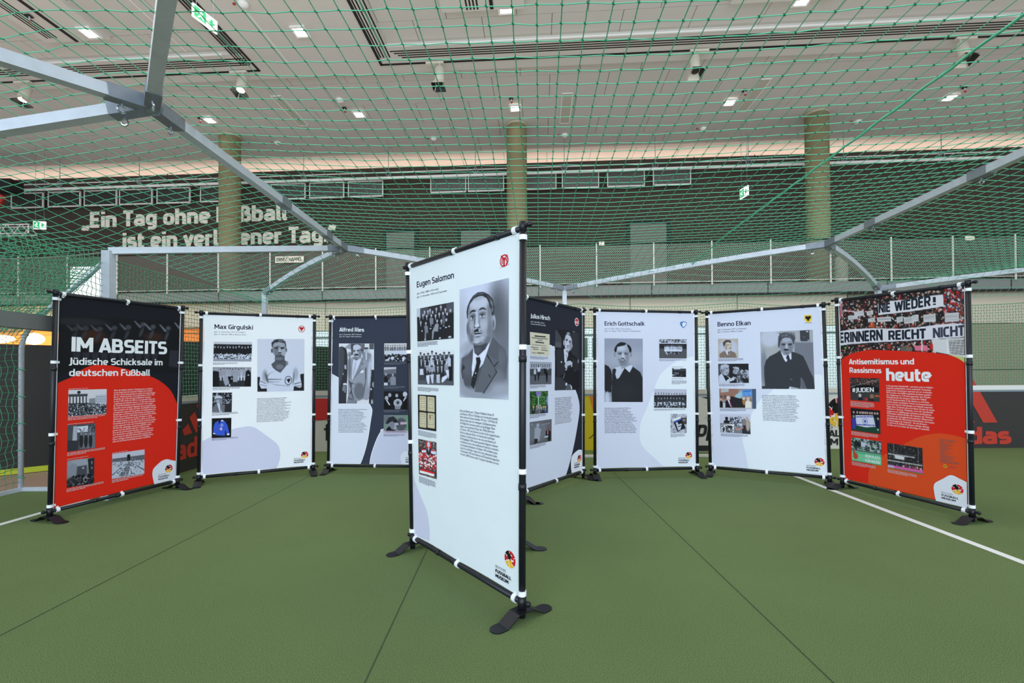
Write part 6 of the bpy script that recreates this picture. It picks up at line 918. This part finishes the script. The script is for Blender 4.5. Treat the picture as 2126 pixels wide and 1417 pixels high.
["blob",[[0.0252,0.6772],[0.0753,0.6951],[0.1358,0.7098],[0.2273,0.7218],[0.3069,0.7263],[0.4717,0.7208],[0.6903,0.7117],[0.8034,0.7042],[0.8752,0.6958],[0.9328,0.6815],[0.9774,0.6601],[0.9779,0.0565],[0.961,0.0584],[0.0121,0.0511]],[222,40,22],[0,10,11,13],0],
["blob",[[0.2469,0.0591],[0.2532,0.1207],[0.295,0.1629],[0.3746,0.2084],[0.5668,0.2896],[0.6762,0.3291],[0.7793,0.3503],[0.8527,0.354],[0.9348,0.3491],[0.9744,0.3432],[0.9779,0.0565],[0.961,0.0584]],[222,78,34],[0,9,10,11],0],
["text","Antisemitismus und",[0.1007,0.6537],[0.6406,0.655],0.02739,[238,244,252],1.6],
["text","Rassismus",[0.1049,0.6101],[0.3872,0.6112],0.0274,[238,244,252],1.4],
["text","heute",[0.4244,0.5757],[0.7658,0.5786],0.0598,[238,244,252],2.2],
["block",["In der gesamten Gesellschaft – und damit auch im Fußball –","existieren judenfeindliche sowie rassistische Tendenzen,","antisemitische Denkmuster sind nach wie vor vorhanden.","2019 wurden rund 2.000 antijüdische Straftaten gezählt –","eine Steigerung um 13 Prozent gegenüber dem Vorjahr.","Rechtsgerichtete Fan-Gruppen nutzen den Fußball,","um ihre Hassbotschaften in den Stadien zu verbreiten.","Jüdische Spieler und jüdische Vereine im Amateurbereich","sehen sich mitunter Anfeindungen und Gewalt ausgesetzt.","Gegen diese Tendenzen gilt es ein klares Zeichen zu setzen.","Initiativen in Vereinen, Verbänden und in der Gesellschaft","engagieren sich vielfältig gegen Judenhass und Rassismus.","Sie betreiben Aufklärung über die Ursachen des Holocaust,","erforschen die Lebensgeschichten jüdischer Mitmenschen","und bekämpfen die Verbreitung antisemitischer Stereotype.","Ihr Einsatz gegen das Vergessen – für das Erinnern –","ist nicht nur im Fußball ein überaus wichtiger Beitrag,","um Hass und Vorurteilen die Grundlage zu entziehen."],[0.4205,0.5562],[0.419,0.3577],[0.7783,0.5434],[238,244,252],0.5,1],
["pic",[0.1061,0.585,0.3675,0.5859,0.365,0.4703,0.1065,0.4707],414,321,[["c",0,0,413,105,260,10,[[110,60,60],[60,55,60],[150,120,110],[30,30,34]],5],["p",[6,130,408,10,410,17,8,140],[130,130,130],3],["p",[5,166,91,106,263,93,411,134,396,194,14,218],[18,18,22],6],["p",[-2,219,414,192,415,321,-2,323],[60,62,64],10],["e",141,250,22,26,0,[200,190,190],5],["p",[117,283,169,269,178,319,116,324],[30,30,40],5],["e",311,253,30,34,0,[140,110,90],6],["p",[259,292,328,277,346,325,258,322],[40,36,36],6],["e",229,295,22,18,0,[200,50,50],6],["p",[348,231,414,231,414,251,357,255],[200,90,60],5]],[52,46,48],[84,62]],
["text","#JUDEN",[0.1251,0.5095],[0.3194,0.5175],0.02281,[230,232,240],1.6],
["cap",6,[0.1047,0.4633],[0.3185,0.4618],[0.1045,0.4351],[238,244,252]],
["pic",[0.1042,0.4292,0.3666,0.4292,0.3654,0.3136,0.1044,0.3134],416,321,[["p",[2,112,416,106,416,321,0,321],[26,70,52],10],["p",[0,0,416,0,414,97,2,102],[26,26,36],8],["e",45,60,13,17,0,[190,160,150],4],["e",97,57,13,17,0,[190,160,150],4],["e",138,56,13,17,0,[190,160,150],4],["e",169,54,13,17,0,[190,160,150],4],["e",186,53,13,17,0,[190,160,150],4],["e",214,52,13,17,0,[190,160,150],4],["e",242,51,13,17,0,[190,160,150],4],["e",278,50,13,17,0,[190,160,150],4],["e",307,48,13,17,0,[190,160,150],4],["e",346,47,13,17,0,[190,160,150],4],["e",380,45,13,17,0,[190,160,150],4],["e",96,98,22,20,0,[36,38,60],6],["e",137,96,22,20,0,[36,38,60],6],["e",185,94,22,20,0,[36,38,60],6],["e",241,91,22,20,0,[36,38,60],6],["e",306,88,22,20,0,[36,38,60],6],["p",[16,152,48,133,79,155,76,237,59,301,17,296],[66,60,170],6],["p",[359,103,402,128,404,215,380,267,347,203],[24,28,60],6],["e",43,118,13,17,0,[180,140,130],4],["e",386,115,13,17,0,[180,150,140],4],["e",382,265,9,12,0,235,3],["p",[70,100,321,78,352,227,218,254,81,241],[212,216,240],4],["p",[72,117,323,90,326,101,72,129],[56,66,170],2],["p",[79,224,347,205,351,216,81,238],[56,66,170],2],["e",208,170,40,44,0,[110,120,200],3],["e",208,170,33,37,0,[205,212,240],3],["e",208,170,17,20,0,[70,90,180],5]],[24,34,40],[86,62]],
["cap",5,[0.1042,0.3086],[0.3443,0.3083],[0.1044,0.2881],[238,244,252]],
["pic",[0.1025,0.2775,0.3697,0.2789,0.366,0.1605,0.1012,0.1571],422,328,[["c",0,2,424,156,300,13,[[50,60,60],[120,170,150],[190,190,205],[36,40,44],[150,190,180]],6],["p",[40,47,142,52,141,117,38,123],[30,36,38],6],["p",[142,47,212,46,201,112,141,112],[190,200,225],6],["p",[-5,185,424,185,423,329,0,328],[120,200,160],4],["p",[-5,196,424,195,424,210,-3,211],[60,170,120],3],["p",[0,313,423,314,423,329,0,331],[60,170,120],3],["e",58,255,38,44,0,[190,80,50],4],["p",[27,165,42,168,51,227,23,242],[190,60,50],4]],[90,110,110],[86,64]],
["text","KEIN PLATZ",[0.2276,0.1877],[0.3536,0.1884],0.01463,[226,232,240],1.4],
["text","FÜR NAZIS!",[0.2264,0.1639],[0.3555,0.1664],0.01466,[226,232,240],1.4],
["cap",5,[0.1003,0.1525],[0.3189,0.1549],[0.1,0.1344],[238,244,252]],
["pic",[0.4206,0.2773,0.6862,0.2772,0.6869,0.1579,0.4179,0.1577],646,465,[["c",0,0,648,397,500,13,[[40,40,44],[60,56,60],[30,30,34],[110,95,92]],7],["p",[114,-2,130,-1,133,277,115,280],[100,104,112],4],["p",[564,3,577,3,577,315,562,317],[90,94,102],4],["p",[4,160,523,153,522,188,4,202],[60,58,64],6],["p",[137,200,321,208,314,270,146,269],[215,216,226],6],["p",[1,378,642,341,641,399,0,434],[70,66,72],8],["c",119,361,649,388,60,16,[[190,60,70],[214,210,216],[60,60,90],[30,30,34]],3],["p",[1,408,648,393,649,445,0,450],[214,96,170],4],["p",[1,408,123,406,126,451,0,453],[200,170,215],4],["p",[0,455,647,451,646,465,0,467],[110,160,80],3]],[40,40,44],[100,72]],
["scrawl",[0.4241,0.226],[0.6294,0.2288],34,0.009,[214,216,226]],
["scrawl",[0.4196,0.195],[0.6833,0.1986],40,0.0091,[214,216,226]],
["cap",4,[0.4163,0.1508],[0.6403,0.1481],[0.4168,0.1336],[238,244,252]],
["cap",16,[0.807,0.3296],[0.9158,0.3234],[0.8069,0.2363],[70,20,20]],
["cap",4,[0.8077,0.2388],[0.9255,0.2415],[0.8084,0.2263],[70,20,20]],
["disc",[0.8395,0.2146],0.01077,0.00673,0.0,[226,190,60]],
["blob",[[0.8323,0.2156],[0.836,0.2175],[0.8396,0.2165],[0.8432,0.2184],[0.8467,0.2169],[0.8394,0.2102]],[20,20,22],[5],0],
["text","evz",[0.8679,0.2123],[0.9039,0.2119],0.00573,[60,60,130],1.2],
["blob",[[0.9757,0.1618],[0.9557,0.1671],[0.9286,0.1723],[0.9012,0.1786],[0.8803,0.1801],[0.859,0.1754],[0.8189,0.1557],[0.7779,0.1368],[0.7646,0.1263],[0.7592,0.1109],[0.7623,0.0917],[0.7665,0.0727],[0.7733,0.0541],[0.9728,0.0551]],[228,234,250],[0,12,13],0],
["museum",[0.9152,0.1244],0.0213,[0.8118,0.0699],0.1086]
]}
}''')
def paint(w_, h_, ops, bgc, res):
    nx, ny = res; xs = (np.arange(nx+1)/nx*w_)[None, :]; ys = (np.arange(ny+1)/ny*h_)[:, None]
    Xg = np.broadcast_to(xs, (ny+1, nx+1)); Yg = np.broadcast_to(ys, (ny+1, nx+1))
    im = np.empty((ny+1, nx+1, 3)); im[:] = bgc
    px = max(w_/nx, h_/ny)
    def blend(al, c, sl=None):
        c = np.array([c*.93-3, c*.965-2, c*1.06] if isinstance(c, (int, float)) else c, float)
        if sl is None: im[:] = im*(1-al[..., None]) + al[..., None]*c
        else: im[sl] = im[sl]*(1-al[..., None]) + al[..., None]*c
    def ell(x, y, rx, ry, a, c, s_):
        s_ = max(s_, px*.7); R_ = max(rx, ry)+s_*1.5
        i0, i1 = max(0, int((y-R_)/h_*ny)), min(ny+1, int((y+R_)/h_*ny)+2); j0, j1 = max(0, int((x-R_)/w_*nx)), min(nx+1, int((x+R_)/w_*nx)+2)
        if i0 >= i1 or j0 >= j1: return
        dx, dy = Xg[i0:i1, j0:j1]-x, Yg[i0:i1, j0:j1]-y; ca, sa = math.cos(a), math.sin(a); u, v = (dx*ca+dy*sa)/rx, (-dx*sa+dy*ca)/ry
        k = np.sqrt(u*u+v*v); d = (k-1)*min(rx, ry); al = np.clip(.5-d/s_, 0, 1); al = al*al*(3-2*al); blend(al, c, (slice(i0, i1), slice(j0, j1)))
    def pol(P, c, s_):
        P = np.array(P, float).reshape(-1, 2); s_ = max(s_, px*.8); lo = P.min(0)-s_*1.5; hi = P.max(0)+s_*1.5
        i0, i1 = max(0, int(lo[1]/h_*ny)), min(ny+1, int(hi[1]/h_*ny)+2); j0, j1 = max(0, int(lo[0]/w_*nx)), min(nx+1, int(hi[0]/w_*nx)+2)
        if i0 >= i1 or j0 >= j1: return
        x, y = Xg[i0:i1, j0:j1], Yg[i0:i1, j0:j1]; d = np.full(x.shape, 1e9); ins = np.zeros(x.shape, bool)
        for (ax, ay), (bx, by) in zip(P, np.roll(P, -1, 0)):
            ex, ey = bx-ax, by-ay; t = np.clip(((x-ax)*ex+(y-ay)*ey)/(ex*ex+ey*ey+1e-9), 0, 1)
            d = np.minimum(d, np.hypot(x-ax-t*ex, y-ay-t*ey))
            if ay != by: ins ^= ((ay > y) != (by > y)) & (x < (bx-ax)*(y-ay)/(by-ay)+ax)
        d = np.where(ins, -d, d); al = np.clip(.5-d/s_, 0, 1); al = al*al*(3-2*al); blend(al, c, (slice(i0, i1), slice(j0, j1)))
    for o in ops:
        if o[0] == 'e': ell(*o[1:])
        elif o[0] == 'p': pol(*o[1:])
        elif o[0] == 'c':
            _, x0, y0, x1, y1, n, r_, cols, sd = o; rr = random.Random(sd)
            for _ in range(n):
                q = r_*rr.uniform(.4, 1.1); ell(rr.uniform(x0, x1), rr.uniform(y0, y1), q, q*rr.uniform(.7, 1.5), rr.uniform(0, 3), cols[rr.randrange(len(cols))], q*.7)
        elif o[0] == 't':
            _, x0, y0, x1, y1, n, hd_, tp, lg, sd, hh = o; rr = random.Random(sd); wd = (x1-x0)/n; H_ = y1-y0
            for i in range(n):
                cx_ = x0+wd*(i+.5)+rr.uniform(-.08, .08)*wd; yy = y0+rr.uniform(0, .07)*H_; q = rr.uniform(.9, 1.1)
                pol([cx_-wd*.42, yy+hh*H_*1.1, cx_+wd*.42, yy+hh*H_*1.1, cx_+wd*.36, yy+H_*.62, cx_-wd*.36, yy+H_*.62], tp*q, wd*.15)
                pol([cx_-wd*.3, yy+H_*.6, cx_+wd*.3, yy+H_*.6, cx_+wd*.26, y1, cx_-wd*.26, y1], lg*q, wd*.15)
                ell(cx_, yy+hh*H_*.5, wd*.19, hh*H_*.5, 0, min(255, hd_*q), wd*.12); ell(cx_, yy+hh*H_*.15, wd*.18, hh*H_*.22, 0, 45, wd*.1)
    return im
def photo_mat():
    m = bpy.data.materials.new('photo_print_ink'); m.use_nodes = True; nt = m.node_tree; b = nt.nodes['Principled BSDF']; b.inputs['Roughness'].default_value = .75; b.inputs['Specular IOR Level'].default_value = .2
    a = nt.nodes.new('ShaderNodeAttribute'); a.attribute_name = 'ink'
    tc = nt.nodes.new('ShaderNodeTexCoord'); n = nt.nodes.new('ShaderNodeTexNoise'); n.inputs['Scale'].default_value = 260; nt.links.new(tc.outputs['Object'], n.inputs['Vector'])
    mr = nt.nodes.new('ShaderNodeMapRange'); mr.inputs[3].default_value = .88; mr.inputs[4].default_value = 1.12; nt.links.new(n.outputs['Fac'], mr.inputs[0])
    mx = nt.nodes.new('ShaderNodeMix'); mx.data_type = 'RGBA'; mx.blend_type = 'MULTIPLY'; mx.inputs[0].default_value = 1
    nt.links.new(a.outputs['Color'], mx.inputs[6]); nt.links.new(mr.outputs[0], mx.inputs[7]); nt.links.new(mx.outputs[2], b.inputs['Base Color']); return m
M_photo = photo_mat()
def cloth_mat(col):
    nm = 'cloth_%d_%d_%d' % tuple(col)
    return mat(nm, col, .8, noise=.02, nscale=2.5, bump=.35, bscale=3.2, spec=.2)
def spline(P, sharp, n=5):
    out = []; N = len(P)
    for i in range(N):
        p0, p1, p2, p3 = [np.array(P[(i+k) % N]) for k in (-1, 0, 1, 2)]
        s1, s2 = i in sharp, (i+1) % N in sharp
        if s1 and s2: out.append(p1); continue
        m1 = (p2-p0)/2 if not s1 else (p2-p1)*.7; m2 = (p3-p1)/2 if not s2 else (p2-p1)*.7
        for k in range(n):
            t = k/n; out.append((2*t**3-3*t**2+1)*p1+(t**3-2*t**2+t)*m1+(-2*t**3+3*t**2)*p2+(t**3-t**2)*m2)
    return out
def foot_shape(L=.40, wd=.082):
    h, th = .048, .005; s = []
    prof = [(-L/2, .004), (-.125, .004), (-.05, h), (.05, h), (.125, .004), (L/2, .004)]
    V, Fc = [], []
    def sect(x, z, w2): V.extend([(-w2, x, z), (w2, x, z), (w2, x, z+th), (-w2, x, z+th)])
    for a, wq in ((0, .3), (.008, .62), (.02, .88), (.035, 1)): sect(-L/2+a, .001, wd/2*wq)
    for x, z in prof[1:-1]: sect(x, z-.003, wd/2)
    for a, wq in ((.035, 1), (.02, .88), (.008, .62), (0, .3)): sect(L/2-a, .001, wd/2*wq)
    n = len(V)//4
    for i in range(n-1):
        for k in range(4): k2 = (k+1) % 4; Fc.append((i*4+k, i*4+k2, (i+1)*4+k2, (i+1)*4+k))
    Fc += [(3, 2, 1, 0), ((n-1)*4, (n-1)*4+1, (n-1)*4+2, (n-1)*4+3)]
    return V, Fc
def banner(key, q, base, els, label, cu0=.022, cu1=.978, cv0=.053, cv1=.988):
    BL_, BR_, TL_, TR_ = [Vector(v) for v in q]
    BL_.z = BR_.z = 0; org = (BL_+BR_)/2
    t = thing('exhibition_banner', label, 'banner', org, 0, 'printed exhibition banners on black pole frames')
    BL_, BR_, TL_, TR_ = BL_-org, BR_-org, TL_-org, TR_-org
    d = (BR_-BL_).normalized(); n = Vector((d.y, -d.x, 0)); Wm = (BR_-BL_).length; Hm = (TL_.z+TR_.z)/2
    # perspective-true flat panel: bilinear over the four pole ends
    def S_(u, v, off=0.0): return BL_.lerp(BR_, u).lerp(TL_.lerp(TR_, u), v) + n*off
    rp_ = .0185
    for (b0, t0, sg) in ((BL_, TL_, -1), (BR_, TR_, 1)):
        po = MB().tube([b0+Vector((0, 0, .01)), t0], rp_, 14).build('pole', M_pole, t, True)
        ax = (t0-b0)
        for fr in (.335, .66):
            c = b0+ax*fr; MB().tube([c-ax*.008, c+ax*.008], rp_*1.16, 14).build('collar', M_pole, po, True)
        MB().tube([t0-ax*.016, t0+ax*.008], rp_*1.12, 12).build('top_socket', M_pole, po, True)
        kb = t0-ax*.004; MB().tube([kb+d*sg*.015, kb+d*sg*.045], .010, 8).build('locking_screw', M_pole, po); MB().ball(kb+d*sg*.052, .016, .016, .016, 10, 6).build('screw_knob', M_foot, po, True)
        kb = b0+ax*.046; MB().tube([kb+d*sg*.015, kb+d*sg*.04], .010, 8).build('locking_screw', M_pole, po); MB().ball(kb+d*sg*.047, .016, .016, .016, 10, 6).build('screw_knob', M_foot, po, True)
        V, Fc = foot_shape(); M3 = Matrix((d, n, Vector((0, 0, 1)))).transposed()
        fo = obj('foot', [M3 @ Vector(v)+b0 for v in V], Fc, M_foot, t)
        MB().tube([b0+Vector((0, 0, .045)), b0+Vector((0, 0, .12))], rp_*1.25, 12).build('foot_socket', M_foot, fo, True)
    for v in (.992, .043):
        a, b = S_(0, v), S_(1, v); cb = MB().tube([a, b], .0165, 12).build('crossbar', M_pole, t, True)
        for fr in (.47, .84 if v > .5 else .30):
            c = a.lerp(b, fr); MB().tube([c-(b-a)*.012, c+(b-a)*.012], .0165*1.18, 12).build('collar', M_pole, cb, True)
    for (u, v, along) in [(0, vv, 0) for vv in (.968, .69, .375, .066)]+[(1, vv, 0) for vv in (.968, .69, .375, .066)]+[(uu_, vv, 1) for vv in (.992, .043) for uu_ in (.045, .5, .955)]:
        c = S_(u, v); ax = (S_(1, v)-S_(0, v)).normalized() if along else (S_(u, 1)-S_(u, 0)).normalized()
        sb = MB().tube([c-ax*.013, c+ax*.013], rp_*1.22, 14)
        if along: sb.box(c+Vector((0, 0, -.022 if v > .5 else .022)), (.018, .004, .022), Matrix((d, n, Vector((0, 0, 1)))).transposed())
        else: sb.box(c+d*(.026 if u == 0 else -.026), (.03, .004, .02), Matrix((d, n, Vector((0, 0, 1)))).transposed())
        sb.build('strap', M_strap, t)
    # cloth sheet, thin, edges drawn slightly in between the straps
    nu, nv = 16, 28; V = []; Fc = []
    for off in (0, -.003):
        for j in range(nv+1):
            for i in range(nu+1):
                u, v = i/nu, j/nv; ed = .0035
                uu_ = cu0+(cu1-cu0)*u; vv = cv0+(cv1-cv0)*v
                if i == 0: uu_ += ed*abs(math.sin(v*3*PI))
                if i == nu: uu_ -= ed*abs(math.sin(v*3*PI))
                if j == 0: vv += ed*.7*abs(math.sin(u*2*PI))
                if j == nv: vv -= ed*.7*abs(math.sin(u*2*PI))
                V.append(S_(uu_, vv, off))
    k = (nu+1)*(nv+1); idx = lambda i, j: j*(nu+1)+i
    for j in range(nv):
        for i in range(nu): Fc += [(idx(i, j), idx(i+1, j), idx(i+1, j+1), idx(i, j+1)), (k+idx(i, j+1), k+idx(i+1, j+1), k+idx(i+1, j), k+idx(i, j))]
    bd = [idx(i, 0) for i in range(nu)]+[idx(nu, j) for j in range(nv)]+[idx(i, nv) for i in range(nu, 0, -1)]+[idx(0, j) for j in range(nv, 0, -1)]
    for a, b in zip(bd, bd[1:]+bd[:1]): Fc.append((b, a, a+k, b+k))
    cl = obj('banner_cloth', V, Fc, cloth_mat(base), t)
    if not els: return t
    # white hem
    for (u0, v0, u1, v1) in ((cu0-.006, cv0, cu0+.001, cv1), (cu1-.001, cv0, cu1+.006, cv1)):
        MB().add([S_(u0, v0, .0002), S_(u1, v0, .0002), S_(u1, v1, .0002), S_(u0, v1, .0002)], [(0,1,2,3)]).build('hem', M_strap, cl)
    clamp = lambda u, v: (min(max(u, cu0+.0045), cu1-.0045), min(max(v, cv0+.002), cv1-.001))
    lay = [0]
    def L(): lay[0] += 1; return .0006+.00012*lay[0]
    def txt(name, v, f, fn, col):
        return obj(name, [fn(q[0], q[1])+(n*q[2] if len(q) > 2 else Vector((0, 0, 0))) for q in v], f, ink(col), cl)
    for e in els:
        T = e[0]; z = L()
        if T == 'blob':
            P = [clamp(*p_) for p_ in spline(e[1], e[3])]
            if e[4]:
                c = np.mean(P, 0); P2 = []
                m_ = len(P)
                for i in range(m_):
                    tn = np.array(P[(i+1) % m_])-np.array(P[i-1]); nn = np.array([-tn[1]*Hm, tn[0]*Wm]); nn = nn/(np.linalg.norm(nn)+1e-9)*.008; 
                    P2.append((P[i][0]+nn[0]/Wm, P[i][1]+nn[1]/Hm))
                area2 = sum(P[i-1][0]*P[i][1]-P[i][0]*P[i-1][1] for i in range(m_))
                if area2 > 0: P2 = [(2*P[i][0]-P2[i][0], 2*P[i][1]-P2[i][1]) for i in range(m_)]
                P2 = [clamp(*p_) for p_ in P2]
                o = obj('white_outline', [S_(u, v, z-.00006) for u, v in P2], [tuple(x) for x in tessellate_polygon([[Vector((u, v, 0)) for u, v in P2]])], ink((244, 248, 255)), cl)
            obj('colour_field', [S_(u, v, z) for u, v in P], [tuple(x) for x in tessellate_polygon([[Vector((u, v, 0)) for u, v in P]])], ink(e[2]), cl)
        elif T == 'text':
            _, s, a, b, h, col, bold = e; big = h > .009; v, f = stroke_text(s, .09+.055*bold, .02) if big else glyphs(s, 0, 2); k_ = 1 if big else CAPH; x0, x1 = v[:, 0].min(), v[:, 0].max()
            txt('title_text' if h > .013 else 'subtitle_text', v, f, lambda x, y: S_(*clamp(a[0]+(b[0]-a[0])*(x-x0)/(x1-x0), a[1]+(b[1]-a[1])*(x-x0)/(x1-x0)+y/k_*h), z), col)
        elif T == 'block':
            _, s, tl, bl_, tr_, col, bold, it = e; v, f = glyphs(chr(10).join(s), 0, 2, 1.0, .25 if it else 0); x0, x1 = v[:, 0].min(), v[:, 0].max(); y1, y0 = v[:, 1].max(), v[:, 1].min()
            txt('body_text', v, f, lambda x, y: S_(tl[0]+(tr_[0]-tl[0])*(x-x0)/(x1-x0)+(bl_[0]-tl[0])*(y1-y)/(y1-y0), tl[1]+(tr_[1]-tl[1])*(x-x0)/(x1-x0)*.0+(bl_[1]-tl[1])*(y1-y)/(y1-y0), z), col)
        elif T == 'cap':
            _, nl, tl, tr_, bl_, col = e; rr = random.Random(nl*7+int(tl[1]*1e4)); mb = MB(); hh = abs(bl_[1]-tl[1])/max(nl, 1) if nl > 1 else .0045
            wl = abs(tr_[0]-tl[0]); mean = (tl[1]+tr_[1])/2*0+tl[1]
            for i in range(nl):
                y = tl[1]-i*hh if nl > 1 else tl[1]; x = tl[0]; end = tl[0]+wl*(1 if i < nl-1 else rr.uniform(.45, .8))
                if nl > 8: end = tl[0]+wl*rr.uniform(.2, 1)
                while x < end-.004:
                    w2 = min(rr.uniform(.008, .03), end-x); h2 = hh*.42
                    mb.add([S_(x, y-h2, z), S_(x+w2, y-h2, z), S_(x+w2, y, z), S_(x, y, z)], [(0,1,2,3)]); x += w2+.0035
            mb.build('caption_text', ink([int(c*.6+85) for c in col] if sum(col) < 300 else [int(c*.8) if sum(base) < 700 else c for c in col]), cl)
        elif T == 'scrawl':
            _, a, b, n_, h, col = e; rr = random.Random(n_); mb = MB()
            for i in range(n_):
                u = a[0]+(b[0]-a[0])*(i+.5)/n_; v = a[1]+(b[1]-a[1])*(i+.5)/n_; w2 = abs(b[0]-a[0])/n_*.36; h2 = h*rr.uniform(.3, .5)
                mb.add([S_(u-w2, v-h2, z), S_(u+w2*rr.uniform(.1, 1), v-h2, z), S_(u+w2, v+h2*.3, z), S_(u-w2*.2, v+h2, z)], [(0,1,2,3)])
            mb.build('banner_lettering', ink(col), cl)
        elif T in ('ring', 'disc', 'eagle'):
            _, c, ru, rv, wq, col = e; N = 36
            if T == 'ring':
                P = [S_(c[0]+ru*k_*math.cos(2*PI*i/N), c[1]+rv*k_*math.sin(2*PI*i/N), z) for i in range(N) for k_ in (1, 1-wq)]
                obj('club_emblem', P, [(2*i+1, 2*i, (2*i+2) % (2*N), (2*i+3) % (2*N)) for i in range(N)], ink(col), cl)
            elif T == 'disc': obj('club_emblem', [S_(c[0]+ru*math.cos(2*PI*i/N), c[1]+rv*math.sin(2*PI*i/N), z) for i in range(N)], [tuple(range(N))], ink(col), cl)
            else:
                E = [(0,1),(.12,.8),(.1,.6),(.35,.75),(.8,.9),(.95,.5),(.85,-.1),(.6,-.05),(.45,-.45),(.25,-.2),(.45,-.8),(.15,-.65),(0,-1)]
                E = E+[(-x, y) for x, y in E[::-1][1:-1]]; P = [Vector((x, y, 0)) for x, y in E]
                obj('club_emblem', [S_(c[0]+ru*x, c[1]+rv*y, z) for x, y in E], [tuple(k_) for k_ in tessellate_polygon([P])], ink(col), cl)
        elif T == 'museum':
            _, c, rv, a, wd = e; ru = rv*Hm/Wm
            ball_logo(lambda x, y, l: S_(c[0]+ru*x, c[1]+rv*y, z+.0002*l), 1, cl)
            h = wd*Wm*.135/Hm
            for s, dy, ww, bo, sc in (('MUSEUM', 0, .84, 2.2, 1), ('FUSSBALL', 1.45, 1.0, 2.2, 1), ('DEUTSCHES', 2.9, .68, 0, .8)):
                v, f = stroke_text(s, .09+.055*bo, .05); x0, x1 = v[:, 0].min(), v[:, 0].max()
                txt('museum_lettering', v, f, lambda x, y: S_(*clamp(a[0]+wd*ww*(x-x0)/(x1-x0), a[1]+dy*h+y*h*sc), z+.0003), (28, 28, 36))
        elif T == 'pic':
            _, qd, w_, h_, ops, bgc, res = e; im = paint(w_, h_, ops, bgc, res); nx, ny = res
            tl, tr_, br_, bl_ = [np.array(qd[i*2:i*2+2]) for i in range(4)]; V = []
            for j in range(ny+1):
                b_ = j/ny
                for i in range(nx+1):
                    a_ = i/nx; uv = (tl*(1-a_)+tr_*a_)*(1-b_)+(bl_*(1-a_)+br_*a_)*b_; V.append(S_(*clamp(*uv), z))
            Fc = [(j*(nx+1)+i, (j+1)*(nx+1)+i, (j+1)*(nx+1)+i+1, j*(nx+1)+i+1) for j in range(ny) for i in range(nx)]
            o = obj('photo_print', V, Fc, M_photo, cl); ca = o.data.color_attributes.new('ink', 'FLOAT_COLOR', 'POINT')
            col = np.ones(((nx+1)*(ny+1), 4)); c_ = np.clip(im.reshape(-1, 3)/255, 0, 1); col[:, :3] = np.where(c_ <= .04045, c_/12.92, ((c_+.055)/1.055)**2.4)
            ca.data.foreach_set('color', col.ravel())
    return t
LB = dict(abseits='black and red title banner at the far left with large white headline letters',
 girg='white banner with portrait of a footballer in V-neck jersey, second from the left',
 ries='dark slate banner with a moustached man in light suit, partly behind the front banner',
 sal='tall white front banner nearest the camera with portrait of a man in a tie',
 hirsch='black and pale banner just right of the front banner, young man resting his hand',
 gott='pale blue banner facing the camera with a smiling man in a dark collared jersey',
 elkan='white banner with a moustached seated man in dark suit, left of the rightmost banner',
 heute='red and orange banner at the far right with a stadium crowd photo across its top')
def flatten(b): return b
for k_, d_ in DATA.items(): banner(k_, d_['q'], d_['base'], d_['el'], LB[k_])
banner('plain', [(.10, 4.52, 0), (.045, 3.36, 0), (.10, 4.52, 2.05), (.045, 3.36, 2.05)], (226, 232, 244), [], 'banner edge-on behind the front banner, only its flat black foot showing')
